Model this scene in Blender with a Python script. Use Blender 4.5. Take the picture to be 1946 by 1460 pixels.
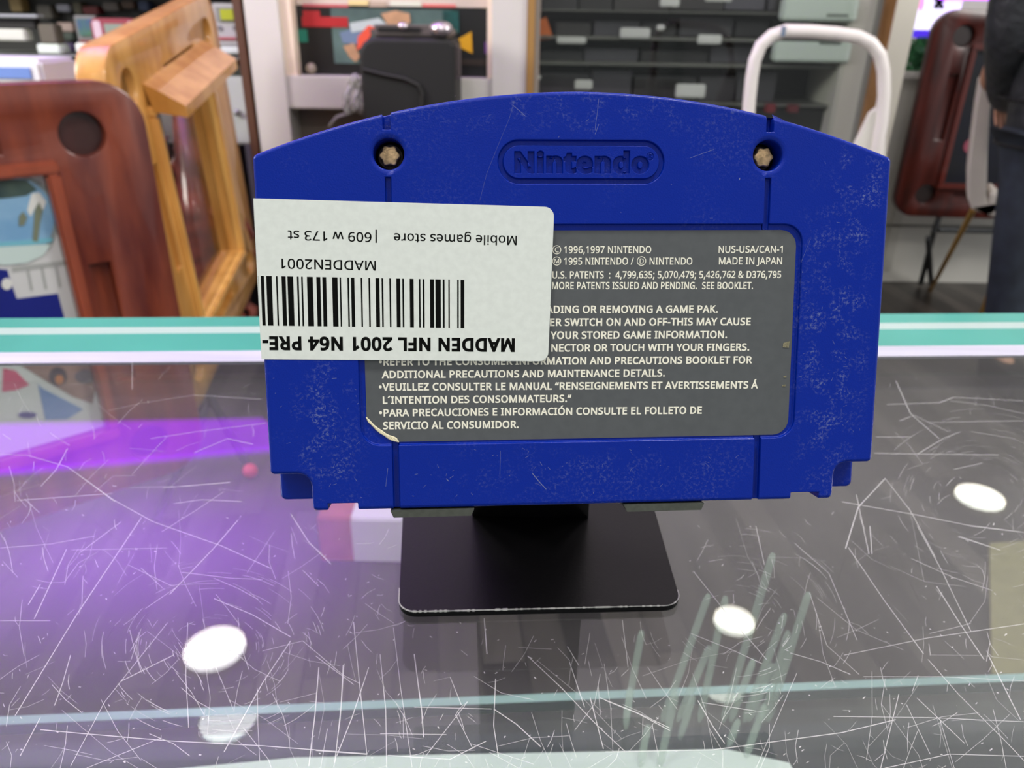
import bpy, bmesh, math, random
from mathutils import Vector, Matrix
from math import sin, cos, pi, radians, sqrt
C = bpy.context.scene
for o in list(bpy.data.objects): bpy.data.objects.remove(o)
# ------------------------------------------------------------ camera
F, CX, CY = 1462.0, 973.0, 730.0
up = Vector((49.0, 3050.0, 1462.0)).normalized()          # world up seen in camera space
fw = Vector((0, 0, -1)); fw = (fw - up * fw.dot(up)).normalized()
rt = fw.cross(up)
W = Matrix((rt, fw, up))                                    # camera space -> world
CAM = Vector((0, 0, 1.130))
MC = Matrix.Translation(CAM) @ W.to_4x4()
cd = bpy.data.cameras.new('camera'); cam = bpy.data.objects.new('camera', cd); C.collection.objects.link(cam)
cam.matrix_world = MC
cd.sensor_width = 36.0; cd.lens = F / 1946 * 36.0; cd.clip_start = 0.005; cd.clip_end = 60
cd.dof.use_dof = True; cd.dof.focus_distance = 0.1425; cd.dof.aperture_fstop = 30.0
C.camera = cam
# ------------------------------------------------------------ world, exposure, lights
w = bpy.data.worlds.new('world'); C.world = w; w.use_nodes = True
w.node_tree.nodes['Background'].inputs[0].default_value = (0.95, 0.98, 1.0, 1)
w.node_tree.nodes['Background'].inputs[1].default_value = 0.5
C.view_settings.view_transform = 'Standard'; C.view_settings.look = 'None'
C.view_settings.gamma = 1; C.view_settings.use_curve_mapping = False
C.view_settings.exposure = 0.0
C.cycles.transparent_max_bounces = 24; C.cycles.max_bounces = 8
CEIL = 2.6
def area(name, loc, size, power, col=(1, 1, 1), rot=(0, 0, 0), shape='DISK', sy=None):
    l = bpy.data.lights.new(name, 'AREA'); l.energy = power; l.size = size; l.color = col; l.shape = shape
    if sy: l.size_y = sy
    o = bpy.data.objects.new(name, l); o.location = loc; o.rotation_euler = rot; C.collection.objects.link(o)
    return o
k_ = area('key_light', (0.2, -.7, 2.5), 2.6, 7, (1, .97, .93), (0, 0, 0), 'RECTANGLE', 1.0); k_.rotation_euler = (Vector((0.2, 2.7, .7)) - k_.location).to_track_quat('-Z', 'Y').to_euler()  # added light from behind the camera onto cartridge and back wall
for px_l in (-.45, .5): area('overhead_fill', (px_l, .12, 2.55), .22, 13, (1, .97, .92))  # added lamps above the cartridge for edge highlights and relief shadows
for sx in (-1, 1):
    k_ = area('side_fill', (sx * 2.7, 1.2, 2.2), 1.0, 66 if sx < 0 else 40, (1, .98, .94), (0, 0, 0), 'RECTANGLE', .7); k_.rotation_euler = (Vector((sx * .7, 3.0, .8)) - k_.location).to_track_quat('-Z', 'Y').to_euler()  # added lamps outside the mirrored view, brightening the back wall
area('ceiling_fill_front', (0, 1.9, 1.75), 4.2, 37, (1, .95, 1), (pi, 0, 0), 'RECTANGLE', 2.2)  # added upward light so the mirrored ceiling reads brighter
area('ceiling_fill_rear', (0, -1.2, 1.9), 4.2, 5, (1, .97, .97), (pi, 0, 0), 'RECTANGLE', 1.6)  # added upward light on the ceiling behind the camera
area('purple_wash', (-1.25, 2.15, 2.2), 1.2, 25, (.36, .015, 1), (pi, 0, 0), 'RECTANGLE', .6)  # added upward light spreading the purple panel's glow over the ceiling
# ------------------------------------------------------------ geometry of the photo
def ray(px, py): return (W @ Vector(((px - CX) / F, -(py - CY) / F, -1.0)))
def P(px, py, Y):
    d = ray(px, py); return CAM + d * (Y / d.y)
def G(px, py, z=0.0):
    d = ray(px, py); return CAM + d * ((z - CAM.z) / d.z)
def M(px, py, z):                                           # what the glass top mirrors, at height z
    h = G(px, py, 1.0); d = ray(px, py); d.z = -d.z
    return h + d * ((z - 1.0) / d.z)
# ------------------------------------------------------------ materials
def rgb(r, g, b):
    f = lambda c: ((c / 255 + 0.055) / 1.055) ** 2.4 if c > 10 else c / 255 / 12.92
    return (f(r), f(g), f(b), 1)
MATS = {}
def mat(name, col, rough=0.5, metal=0.0, spec=0.5, emit=0, noise=0, nscale=30, bump=0, bscale=200, bdist=0.001, alpha=1, stretch=None, col2=None, coat=0):
    if name in MATS: return MATS[name]
    m = bpy.data.materials.new(name); m.use_nodes = True; MATS[name] = m
    nt = m.node_tree; b = nt.nodes['Principled BSDF']
    b.inputs['Base Color'].default_value = col; b.inputs['Roughness'].default_value = rough
    b.inputs['Metallic'].default_value = metal; b.inputs['Specular IOR Level'].default_value = spec
    b.inputs['Coat Weight'].default_value = coat
    b.inputs['Alpha'].default_value = alpha
    if emit:
        b.inputs['Emission Color'].default_value = col; b.inputs['Emission Strength'].default_value = emit
    tc = nt.nodes.new('ShaderNodeTexCoord'); mp = nt.nodes.new('ShaderNodeMapping')
    nt.links.new(tc.outputs['Object'], mp.inputs[0])
    if stretch: mp.inputs['Scale'].default_value = stretch
    if noise or col2:
        n = nt.nodes.new('ShaderNodeTexNoise'); n.inputs['Scale'].default_value = nscale; n.inputs['Detail'].default_value = 6
        nt.links.new(mp.outputs[0], n.inputs[0])
        r = nt.nodes.new('ShaderNodeValToRGB'); nt.links.new(n.outputs[0], r.inputs[0])
        c2 = col2 or tuple(c * (1 - noise) for c in col[:3]) + (1,)
        r.color_ramp.elements[0].position = 0.35; r.color_ramp.elements[1].position = 0.65
        r.color_ramp.elements[0].color = c2; r.color_ramp.elements[1].color = col
        nt.links.new(r.outputs[0], b.inputs['Base Color'])
    if bump:
        n = nt.nodes.new('ShaderNodeTexNoise'); n.inputs['Scale'].default_value = bscale; n.inputs['Detail'].default_value = 3
        nt.links.new(mp.outputs[0], n.inputs[0])
        bp = nt.nodes.new('ShaderNodeBump'); bp.inputs['Strength'].default_value = bump; bp.inputs['Distance'].default_value = bdist
        nt.links.new(n.outputs[0], bp.inputs['Height']); nt.links.new(bp.outputs[0], b.inputs['Normal'])
    return m
def wood(name, c1, c2, rough=0.3, stretch=(6, 6, 1.2), coat=0.4):
    return mat(name, c1, rough, col2=c2, nscale=3.0, stretch=stretch, coat=coat)
def glass(name, tint=(1, 1, 1, 1), ior=1.5, rough=0.0):
    if name in MATS: return MATS[name]
    m = bpy.data.materials.new(name); m.use_nodes = True; nt = m.node_tree; MATS[name] = m
    nt.nodes.remove(nt.nodes['Principled BSDF']); out = nt.nodes['Material Output']
    t = nt.nodes.new('ShaderNodeBsdfTransparent'); t.inputs[0].default_value = tint
    g = nt.nodes.new('ShaderNodeBsdfGlossy'); g.inputs['Roughness'].default_value = rough
    f = nt.nodes.new('ShaderNodeFresnel'); ge = nt.nodes.new('ShaderNodeNewGeometry'); mr = nt.nodes.new('ShaderNodeMapRange')
    mr.inputs[3].default_value = ior; mr.inputs[4].default_value = 1 / ior; nt.links.new(ge.outputs['Backfacing'], mr.inputs[0]); nt.links.new(mr.outputs[0], f.inputs[0])
    x = nt.nodes.new('ShaderNodeMixShader')
    nt.links.new(f.outputs[0], x.inputs[0]); nt.links.new(t.outputs[0], x.inputs[1]); nt.links.new(g.outputs[0], x.inputs[2])
    nt.links.new(x.outputs[0], out.inputs[0]); return m
def frost(name, col, a):
    """milky translucent plastic: diffuse mixed with transparency"""
    if name in MATS: return MATS[name]
    m = bpy.data.materials.new(name); m.use_nodes = True; nt = m.node_tree; MATS[name] = m
    nt.nodes.remove(nt.nodes['Principled BSDF']); out = nt.nodes['Material Output']
    t = nt.nodes.new('ShaderNodeBsdfTransparent'); g = nt.nodes.new('ShaderNodeBsdfPrincipled')
    g.inputs['Base Color'].default_value = col; g.inputs['Roughness'].default_value = 0.25
    x = nt.nodes.new('ShaderNodeMixShader'); x.inputs[0].default_value = a
    nt.links.new(t.outputs[0], x.inputs[1]); nt.links.new(g.outputs[0], x.inputs[2]); nt.links.new(x.outputs[0], out.inputs[0]); return m
# ------------------------------------------------------------ object helpers
def link(name, me, m=None, parent=None):
    o = bpy.data.objects.new(name, me); C.collection.objects.link(o)
    if m: me.materials.clear(); me.materials.append(m)
    if parent: o.parent = parent
    return o
def tag(o, label, cat, group=None, kind=None):
    if label: o['label'] = label
    if cat: o['category'] = cat
    if group: o['group'] = group
    if kind: o['kind'] = kind
    return o
def empty(name, loc, label, cat, group=None, rz=0):
    o = bpy.data.objects.new(name, None); C.collection.objects.link(o); o.location = loc; o.rotation_euler[2] = rz
    o.empty_display_size = 0.05
    return tag(o, label, cat, group)
def struct(o): o['kind'] = 'structure'; return o
def pt(o, label): o['label'] = label; return o
class MB:
    def __init__(s): s.bm = bmesh.new()
    def box(s, x0, x1, y0, y1, z0, z1, bev=0, seg=2):
        r = bmesh.ops.create_cube(s.bm, size=1)
        bmesh.ops.scale(s.bm, vec=(abs(x1 - x0), abs(y1 - y0), abs(z1 - z0)), verts=r['verts'])
        bmesh.ops.translate(s.bm, vec=((x0 + x1) / 2, (y0 + y1) / 2, (z0 + z1) / 2), verts=r['verts'])
        if bev:
            e = list({e for v in r['verts'] for e in v.link_edges})
            bmesh.ops.bevel(s.bm, geom=e, offset=bev, segments=seg, affect='EDGES')
        return s
    def prism(s, pts, z0, z1, ax='z'):
        """extrude a 2D outline; ax = axis of extrusion"""
        f = {'z': lambda a, b, c: (a, b, c), 'y': lambda a, b, c: (a, c, b), 'x': lambda a, b, c: (c, a, b)}[ax]
        lo = [s.bm.verts.new(f(a, b, z0)) for a, b in pts]; hi = [s.bm.verts.new(f(a, b, z1)) for a, b in pts]
        n = len(pts); s.bm.faces.new(lo[::-1]); s.bm.faces.new(hi)
        for i in range(n): s.bm.faces.new((lo[i], lo[(i + 1) % n], hi[(i + 1) % n], hi[i]))
        return s
    def tube(s, path, r, n=10, closed=False):
        path = [Vector(p) for p in path]; rr = r if isinstance(r, (list, tuple)) else [r] * len(path); rings = []
        ref = None
        for i, p in enumerate(path):
            a = path[max(i - 1, 0)]; b = path[min(i + 1, len(path) - 1)]; t = (b - a).normalized()
            if ref is None: ref = Vector((0, 0, 1)) if abs(t.z) < .9 else Vector((1, 0, 0))
            u = (ref - t * ref.dot(t)).normalized(); v = t.cross(u); ref = u
            rings.append([s.bm.verts.new(p + (u * cos(2 * pi * k / n) + v * sin(2 * pi * k / n)) * rr[i]) for k in range(n)])
        for i in range(len(rings) - 1):
            for k in range(n): s.bm.faces.new((rings[i][k], rings[i][(k + 1) % n], rings[i + 1][(k + 1) % n], rings[i + 1][k]))
        s.bm.faces.new(rings[0][::-1]); s.bm.faces.new(rings[-1]); return s
    def quad(s, *p):
        s.bm.faces.new([s.bm.verts.new(q) for q in p]); return s
    def hexa(s, front, back):
        """solid from 4 front and 4 back points in the same order"""
        a = [s.bm.verts.new(q) for q in front]; b = [s.bm.verts.new(q) for q in back]
        s.bm.faces.new(a); s.bm.faces.new(b[::-1])
        for i in range(4): s.bm.faces.new((a[i], b[i], b[(i + 1) % 4], a[(i + 1) % 4]))
        return s
    def lathe(s, prof, n=24, c=(0, 0, 0), ax='z', cap=True):
        f = {'z': lambda a, b, h: (c[0] + a, c[1] + b, c[2] + h), 'y': lambda a, b, h: (c[0] + a, c[1] + h, c[2] + b)}[ax]
        rings = [[s.bm.verts.new(f(r * cos(2 * pi * k / n), r * sin(2 * pi * k / n), h)) for k in range(n)] for r, h in prof]
        for i in range(len(rings) - 1):
            for k in range(n): s.bm.faces.new((rings[i][k], rings[i][(k + 1) % n], rings[i + 1][(k + 1) % n], rings[i + 1][k]))
        if cap: s.bm.faces.new(rings[0][::-1]); s.bm.faces.new(rings[-1])
        return s
    def ball(s, c, r, sc=(1, 1, 1), u=20, v=12):
        q = bmesh.ops.create_uvsphere(s.bm, u_segments=u, v_segments=v, radius=r)
        bmesh.ops.scale(s.bm, vec=sc, verts=q['verts']); bmesh.ops.translate(s.bm, vec=c, verts=q['verts']); return s
    def mesh(s, name, smooth=False, scale=None):
        if scale: bmesh.ops.scale(s.bm, vec=(scale,) * 3, verts=s.bm.verts)
        bmesh.ops.recalc_face_normals(s.bm, faces=s.bm.faces)
        me = bpy.data.meshes.new(name); s.bm.to_mesh(me); s.bm.free()
        if smooth:
            for p in me.polygons: p.use_smooth = True
        return me
    def obj(s, name, m, parent=None, smooth=False):
        return link(name, s.mesh(name, smooth), m, parent)
def rrect(x0, x1, y0, y1, r, n=6):
    if not isinstance(r, (tuple, list)): r = (r,) * 4       # br tr tl bl
    out = []
    for (cx, cy, a0, q) in ((x1, y0, -90, r[0]), (x1, y1, 0, r[1]), (x0, y1, 90, r[2]), (x0, y0, 180, r[3])):
        sx = -1 if cx == x1 else 1; sy = -1 if cy == y1 else 1
        if q == 0: out.append((cx, cy)); continue
        for k in range(n + 1):
            a = radians(a0 + 90 * k / n); out.append((cx + sx * q + q * cos(a), cy + sy * q + q * sin(a)))
    return out
def round_poly(pts, radii, n=5):
    """fillet the corners of a closed polygon"""
    out = []; L = len(pts)
    for i in range(L):
        p = Vector(pts[i]); a = Vector(pts[i - 1]); b = Vector(pts[(i + 1) % L]); r = radii[i]
        if r <= 0: out.append(tuple(p)); continue
        u = (a - p).normalized(); v = (b - p).normalized(); ang = u.angle(v); d = r / math.tan(ang / 2)
        s, e = p + u * d, p + v * d
        c = p + (u + v).normalized() * (r / sin(ang / 2))
        a0 = math.atan2(*(s - c).yx); a1 = math.atan2(*(e - c).yx); da = (a1 - a0 + pi) % (2 * pi) - pi
        out += [(c.x + r * cos(a0 + da * k / n), c.y + r * sin(a0 + da * k / n)) for k in range(n + 1)]
    return out
def evaluated(o, name):
    dg = bpy.context.evaluated_depsgraph_get(); dg.update()
    return bpy.data.meshes.new_from_object(o.evaluated_get(dg))
def boolean(base, cutters, op='DIFFERENCE', selfx=False):
    o = link('tmp', base); cs = []
    for c in cutters:
        co = link('tmpc', c); cs.append(co)
        md = o.modifiers.new('b', 'BOOLEAN'); md.operation = op; md.solver = 'EXACT'; md.object = co; md.use_self = selfx
    me = evaluated(o, 'r')
    for q in cs + [o]: bpy.data.objects.remove(q)
    return me
def beveled(me, width, seg=2, ang=35, scale=None):
    o = link('tmp', me); b = o.modifiers.new('bv', 'BEVEL'); b.width = width; b.segments = seg; b.limit_method = 'ANGLE'; b.angle_limit = radians(ang)
    b.use_clamp_overlap = False; b.harden_normals = False
    r = evaluated(o, 'r'); bpy.data.objects.remove(o)
    if scale: r.transform(Matrix.Scale(scale, 4))
    return r
def weighted(me):
    for p in me.polygons: p.use_smooth = True
    smooth_by_angle(me, 50)
    o = link('tmp', me); md = o.modifiers.new('w', 'WEIGHTED_NORMAL'); md.keep_sharp = True; md.weight = 100; r = evaluated(o, 'r'); bpy.data.objects.remove(o); return r
def smooth_by_angle(me, deg=35):
    bm = bmesh.new(); bm.from_mesh(me)
    for f in bm.faces: f.smooth = True
    for e in bm.edges:
        if len(e.link_faces) == 2 and e.calc_face_angle(0) > radians(deg): e.smooth = False
    bm.to_mesh(me); bm.free(); return me
GLYPHS = {
' ': '209||',
'&': '587|244,581,271,580,296,575,318,567,337,555,353,541,366,524,375,505,381,483,383,458,379,426,368,397,350,372,326,349,299,328,268,308,423,159,436,176,447,195,457,216,465,238,472,262,479,286,550,286,541,253,530,221,518,191,504,163,487,137,468,114,585,0,490,0,420,67,403,53,385,40,366,28,347,18,325,9,303,2,278,-4,252,-7,223,-8,188,-6,156,0,127,10,102,24,81,42,65,63,52,89,45,117,43,149,44,175,49,199,57,220,69,239,83,256,100,273,120,288,142,303,166,318,155,331,144,344,133,358,123,372,114,387,107,403,101,420,97,438,96,456,98,481,104,504,114,524,127,541,144,555,165,567,188,575,215,580,209,273,190,262,174,251,159,239,147,227,136,215,128,201,121,186,118,170,116,152,120,124,129,101,146,81,168,66,194,57,225,55,258,56,287,62,314,71,337,83,357,97,375,111,241,524,220,522,202,516,186,506,175,493,168,476,165,457,167,438,172,421,180,404,192,387,207,369,225,350,253,368,276,385,292,401,304,419,310,437,313,458,311,476,304,492,294,505,279,515,262,522|76.1.0;75.1.76;75.2.1;74.2.75;74.3.2;73.3.74;73.4.3;73.5.4;72.5.73;72.6.5;71.6.72;71.99.6;99.122.6;122.7.6;70.100.71;100.99.71;70.101.100;121.7.122;70.102.101;120.7.121;70.103.102;119.7.120;119.8.7;69.103.70;69.104.103;118.8.119;118.9.8;68.104.69;68.105.104;117.9.118;116.9.117;116.10.9;68.106.105;67.106.68;67.107.106;66.107.67;115.10.116;115.11.10;66.108.107;65.108.66;114.11.115;65.109.108;64.109.65;113.11.114;113.12.11;63.109.64;63.110.109;112.12.113;112.13.12;62.110.63;62.111.110;111.13.112;61.111.62;61.13.111;61.14.13;60.14.61;59.14.60;59.15.14;58.15.59;58.77.15;77.16.15;57.77.58;56.77.57;21.23.22;21.24.23;56.78.77;98.16.77;55.78.56;55.79.78;20.24.21;54.79.55;20.25.24;54.80.79;54.81.80;53.81.54;19.25.20;53.82.81;19.26.25;52.82.53;18.26.19;52.83.82;52.84.83;51.84.52;17.26.18;17.27.26;51.85.84;16.27.17;50.85.51;50.86.85;16.28.27;98.28.16;50.87.86;49.87.50;98.29.28;49.88.87;48.88.49;98.30.29;97.30.98;48.89.88;96.32.97;32.30.97;47.89.48;95.32.96;47.90.89;94.32.95;94.33.32;31.30.32;47.91.90;46.91.47;93.33.94;46.92.91;92.33.93;46.33.92;46.34.33;45.34.46;45.35.34;45.36.35;44.36.45;44.37.36;43.37.44;43.38.37;43.39.38;42.39.43;42.40.39;41.40.42',
',': '215|154,84,149,65,143,45,136,23,128,1,120,-20,111,-42,102,-63,94,-84,85,-103,33,-103,38,-83,43,-61,49,-38,53,-15,58,8,63,31,67,53,70,74,73,93,148,93|18.20.19;18.0.20;18.1.0;17.1.18;17.2.1;16.2.17;16.3.2;15.3.16;15.4.3;14.4.15;14.5.4;13.5.14;13.6.5;12.6.13;12.7.6;11.7.12;11.8.7;10.8.11;10.9.8',
'-': '258|32,184,32,246,226,246,226,184|0.2.1;0.3.2',
'.': '215|58,43,59,61,64,75,72,85,82,92,94,96,107,97,120,96,132,92,142,85,151,75,156,61,157,43,156,26,151,12,142,2,132,-6,120,-10,107,-11,94,-10,82,-6,72,2,64,12,59,26|5.7.6;4.7.5;4.8.7;3.8.4;3.9.8;2.9.3;2.10.9;1.10.2;1.11.10;0.11.1;0.12.11;23.12.0;23.13.12;22.13.23;22.14.13;21.14.22;21.15.14;20.15.21;20.16.15;20.17.16;19.17.20;19.18.17',
'/': '298|290,573,77,0,8,0,221,573|2.0.3;2.1.0',
'0': '459|419,287,418,242,415,201,409,163,401,128,390,97,376,70,359,47,339,27,316,12,290,1,261,-6,229,-8,188,-4,153,8,122,27,97,54,76,88,60,129,48,176,42,229,39,287,41,346,48,399,58,446,73,486,93,520,119,547,149,566,186,578,229,581,269,578,304,566,335,547,361,520,382,486,399,446,410,399,417,346,110,287,111,238,115,194,121,156,131,125,143,98,159,78,178,64,202,55,229,52,256,55,279,64,298,78,314,98,326,124,336,156,343,194,347,238,348,287,347,336,343,380,336,417,326,449,314,475,298,495,279,510,256,518,229,521,202,518,178,510,159,495,143,475,131,449,121,417,115,380,111,336|29.31.30;28.31.29;28.32.31;27.32.28;27.33.32;26.33.27;26.66.33;66.34.33;26.67.66;65.34.66;25.67.26;65.35.34;64.35.65;25.68.67;25.69.68;63.35.64;25.70.69;62.35.63;62.36.35;24.70.25;24.71.70;61.36.62;24.72.71;60.36.61;23.72.24;60.37.36;23.73.72;59.37.60;22.73.23;59.38.37;22.74.73;58.38.59;21.74.22;58.0.38;21.39.74;57.0.58;20.39.21;20.40.39;56.0.57;56.1.0;56.2.1;20.41.40;55.2.56;19.41.20;55.3.2;19.42.41;54.3.55;18.42.19;54.4.3;18.43.42;53.4.54;17.43.18;53.5.4;17.44.43;52.5.53;17.45.44;51.5.52;51.6.5;16.45.17;16.46.45;50.6.51;50.7.6;16.47.46;49.7.50;16.48.47;48.7.49;15.48.16;15.7.48;15.8.7;15.9.8;14.9.15;14.10.9;13.10.14;13.11.10;12.11.13',
'1': '459|285,0,216,0,216,400,216,415,216,428,216,439,216,450,217,460,217,470,218,479,218,489,219,499,211,491,203,483,196,477,188,471,179,463,169,455,108,405,71,452,226,573,285,573|19.21.20;19.11.21;11.0.21;19.12.11;10.0.11;19.13.12;9.0.10;19.14.13;8.0.9;19.15.14;19.16.15;7.0.8;19.17.16;6.0.7;19.18.17;5.0.6;4.0.5;3.0.4;2.0.3;1.0.2',
'2': '459|417,0,38,0,38,59,188,210,216,238,240,264,261,287,280,309,295,331,306,353,315,376,320,399,322,424,318,453,309,477,294,496,273,510,249,518,221,520,194,519,169,514,147,506,126,495,104,482,83,466,45,513,60,526,77,537,94,548,113,557,132,565,153,572,174,577,197,580,221,581,255,579,285,572,313,562,336,548,356,531,372,510,384,485,391,458,394,428,392,399,386,371,375,344,361,318,344,292,324,267,301,241,275,214,247,185,128,67,128,64,417,64|33.35.34;32.35.33;32.36.35;31.36.32;31.37.36;30.37.31;29.37.30;29.38.37;28.38.29;28.39.38;27.39.28;26.39.27;26.18.39;18.40.39;25.18.26;25.19.18;17.40.18;25.20.19;16.40.17;25.21.20;24.23.25;23.22.25;22.21.25;16.41.40;15.41.16;14.41.15;14.42.41;13.42.14;13.43.42;12.43.13;12.44.43;11.44.12;10.44.11;10.45.44;9.45.10;9.46.45;8.46.9;8.47.46;7.47.8;7.48.47;6.48.7;6.49.48;5.49.6;5.50.49;4.50.5;4.51.50;3.51.4;3.52.51;2.52.3;2.53.52;2.54.53;2.55.54;2.0.55;1.0.2',
'3': '459|395,439,394,414,389,392,381,372,370,355,356,339,340,326,321,316,300,307,277,302,277,298,319,290,353,276,379,255,398,229,409,198,413,163,410,131,403,101,390,74,371,50,348,30,318,14,283,2,241,-6,193,-8,164,-7,136,-5,110,-1,85,5,60,13,36,23,36,89,61,78,87,69,114,61,141,56,168,52,194,51,241,55,278,65,305,81,324,104,335,132,339,164,337,187,331,206,320,223,306,236,288,247,265,255,240,261,211,264,179,265,123,265,123,326,180,326,209,327,236,332,259,339,278,350,294,362,307,377,316,394,321,413,323,434,320,460,311,481,295,498,274,511,249,519,219,521,199,521,181,519,164,515,147,511,132,505,117,498,103,491,89,482,75,473,39,521,61,537,87,550,115,563,147,573,181,579,218,581,273,576,317,563,352,540,376,511,390,477|86.88.87;85.88.86;85.89.88;84.89.85;83.89.84;83.90.89;82.90.83;82.91.90;81.71.82;71.91.82;80.79.81;79.78.81;78.77.81;77.76.81;76.75.81;75.74.81;74.73.81;73.72.81;72.71.81;70.91.71;69.91.70;69.92.91;68.92.69;67.92.68;66.92.67;66.0.92;65.0.66;65.1.0;64.1.65;64.2.1;63.2.64;62.2.63;62.3.2;61.3.62;61.4.3;60.4.61;60.5.4;59.5.60;59.6.5;58.6.59;57.6.58;56.6.57;56.7.6;54.56.55;54.7.56;54.8.7;54.9.8;54.10.9;54.11.10;54.12.11;54.53.12;53.52.12;52.13.12;51.13.52;50.13.51;49.13.50;49.14.13;48.14.49;47.14.48;47.15.14;46.15.47;45.15.46;45.16.15;44.16.45;43.16.44;43.17.16;42.17.43;42.18.17;41.18.42;41.19.18;31.33.32;40.19.41;31.34.33;40.20.19;31.35.34;39.20.40;31.36.35;31.37.36;38.20.39;31.38.37;31.20.38;31.21.20;31.22.21;30.22.31;30.23.22;29.23.30;28.23.29;28.24.23;27.24.28;26.24.27;26.25.24',
'4': '459|443,130,359,130,359,0,291,0,291,130,17,130,17,190,286,576,359,576,359,193,443,193,291,374,291,387,291,400,291,412,292,423,292,434,293,444,293,454,294,464,294,474,294,483,295,492,295,500,292,500,287,490,282,479,276,468,270,456,263,446,257,438,86,193,291,193|6.24.7;24.8.7;24.23.8;23.9.8;6.25.24;22.9.23;21.9.22;6.26.25;20.9.21;6.27.26;19.9.20;6.28.27;18.9.19;6.29.28;17.9.18;6.30.29;16.9.17;6.31.30;15.9.16;14.9.15;13.9.14;12.9.13;11.9.12;32.9.11;6.32.31;6.9.32;6.10.9;6.0.10;5.0.6;4.0.5;3.1.4;1.0.4;3.2.1',
'5': '459|221,351,258,349,292,342,322,331,349,316,371,297,389,274,402,247,410,217,413,183,410,145,402,111,387,81,368,54,343,32,314,15,280,2,242,-5,199,-8,170,-7,142,-4,116,0,91,6,70,14,51,23,51,90,71,79,95,70,121,62,148,57,174,53,200,52,227,54,252,58,274,65,293,76,310,89,323,106,333,126,339,149,341,176,337,210,325,239,306,262,279,279,243,289,197,292,182,291,164,290,146,288,128,285,112,283,99,280,64,302,86,573,373,573,373,508,146,508,132,342,142,344,155,346,169,348,185,350,202,351|53.57.54;57.55.54;57.56.55;53.58.57;63.1.0;62.1.63;61.1.62;61.2.1;60.2.61;59.2.60;58.2.59;53.2.58;53.3.2;53.4.3;53.5.4;52.51.53;51.50.53;50.49.53;49.48.53;48.47.53;47.46.53;46.5.53;46.45.5;45.6.5;44.6.45;43.6.44;43.7.6;42.7.43;42.8.7;41.8.42;41.9.8;40.9.41;40.10.9;39.10.40;38.10.39;38.11.10;37.11.38;37.12.11;36.12.37;24.26.25;35.12.36;35.13.12;24.27.26;34.13.35;24.28.27;33.13.34;24.29.28;32.13.33;24.30.29;32.14.13;31.14.32;24.31.30;24.14.31;24.15.14;23.15.24;23.16.15;22.16.23;21.16.22;21.17.16;20.17.21;19.17.20;19.18.17',
'6': '459|44,245,45,278,47,310,51,342,57,374,64,404,75,433,87,461,103,486,121,510,143,530,168,548,196,562,228,572,265,578,306,581,318,580,330,580,344,579,356,578,368,576,377,573,377,513,367,516,356,519,344,520,332,522,320,523,308,523,273,521,242,515,216,504,193,491,173,474,158,454,145,431,134,407,127,380,121,352,117,322,115,291,119,291,128,303,138,315,150,326,163,335,178,343,194,350,213,355,233,357,255,358,287,356,316,349,342,338,365,322,384,303,400,279,412,251,419,220,421,184,419,147,411,112,399,82,382,55,361,33,336,15,307,2,275,-5,239,-8,212,-6,187,-1,163,7,140,19,119,35,101,54,84,76,70,103,59,133,51,166,46,204,238,51,270,55,297,66,320,84,337,109,348,143,351,184,348,218,339,247,324,271,302,289,274,300,241,303,217,301,195,296,175,287,157,276,143,263,131,248,122,232,117,215,115,198,116,181,119,163,123,146,129,129,137,114,146,99,158,85,170,74,185,64,201,57,219,53|14.16.15;14.17.16;14.18.17;14.19.18;13.19.14;13.20.19;13.21.20;13.22.21;12.23.13;23.22.13;11.25.12;25.24.12;24.23.12;10.27.11;27.26.11;26.25.11;9.29.10;29.28.10;28.27.10;9.30.29;9.31.30;8.31.9;8.32.31;8.33.32;7.33.8;7.34.33;6.34.7;6.35.34;5.35.6;5.36.35;5.37.36;4.37.5;4.38.37;3.38.4;49.51.50;48.51.49;48.52.51;47.52.48;3.39.38;46.52.47;46.53.52;45.53.46;2.39.3;45.54.53;44.54.45;43.54.44;43.55.54;2.40.39;42.92.43;92.55.43;1.40.2;41.93.42;93.92.42;91.55.92;91.56.55;41.94.93;90.56.91;41.95.94;1.41.40;1.95.41;89.56.90;1.96.95;89.57.56;0.96.1;0.97.96;88.57.89;0.98.97;88.58.57;0.99.98;87.58.88;79.99.0;79.100.99;87.59.58;86.59.87;79.101.100;78.101.79;78.102.101;85.59.86;85.60.59;78.103.102;77.103.78;77.104.103;85.61.60;77.105.104;84.61.85;76.105.77;76.106.105;76.107.106;84.62.61;83.62.84;75.107.76;75.108.107;75.109.108;82.62.83;82.63.62;74.109.75;74.110.109;81.63.82;74.111.110;74.112.111;81.64.63;80.64.81;73.112.74;73.80.112;73.64.80;72.64.73;72.65.64;71.65.72;71.66.65;70.66.71;70.67.66;69.67.70;69.68.67',
'7': '459|109,0,344,508,35,508,35,573,419,573,419,518,187,0|2.4.3;2.5.4;2.1.5;1.6.5;0.6.1',
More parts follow.
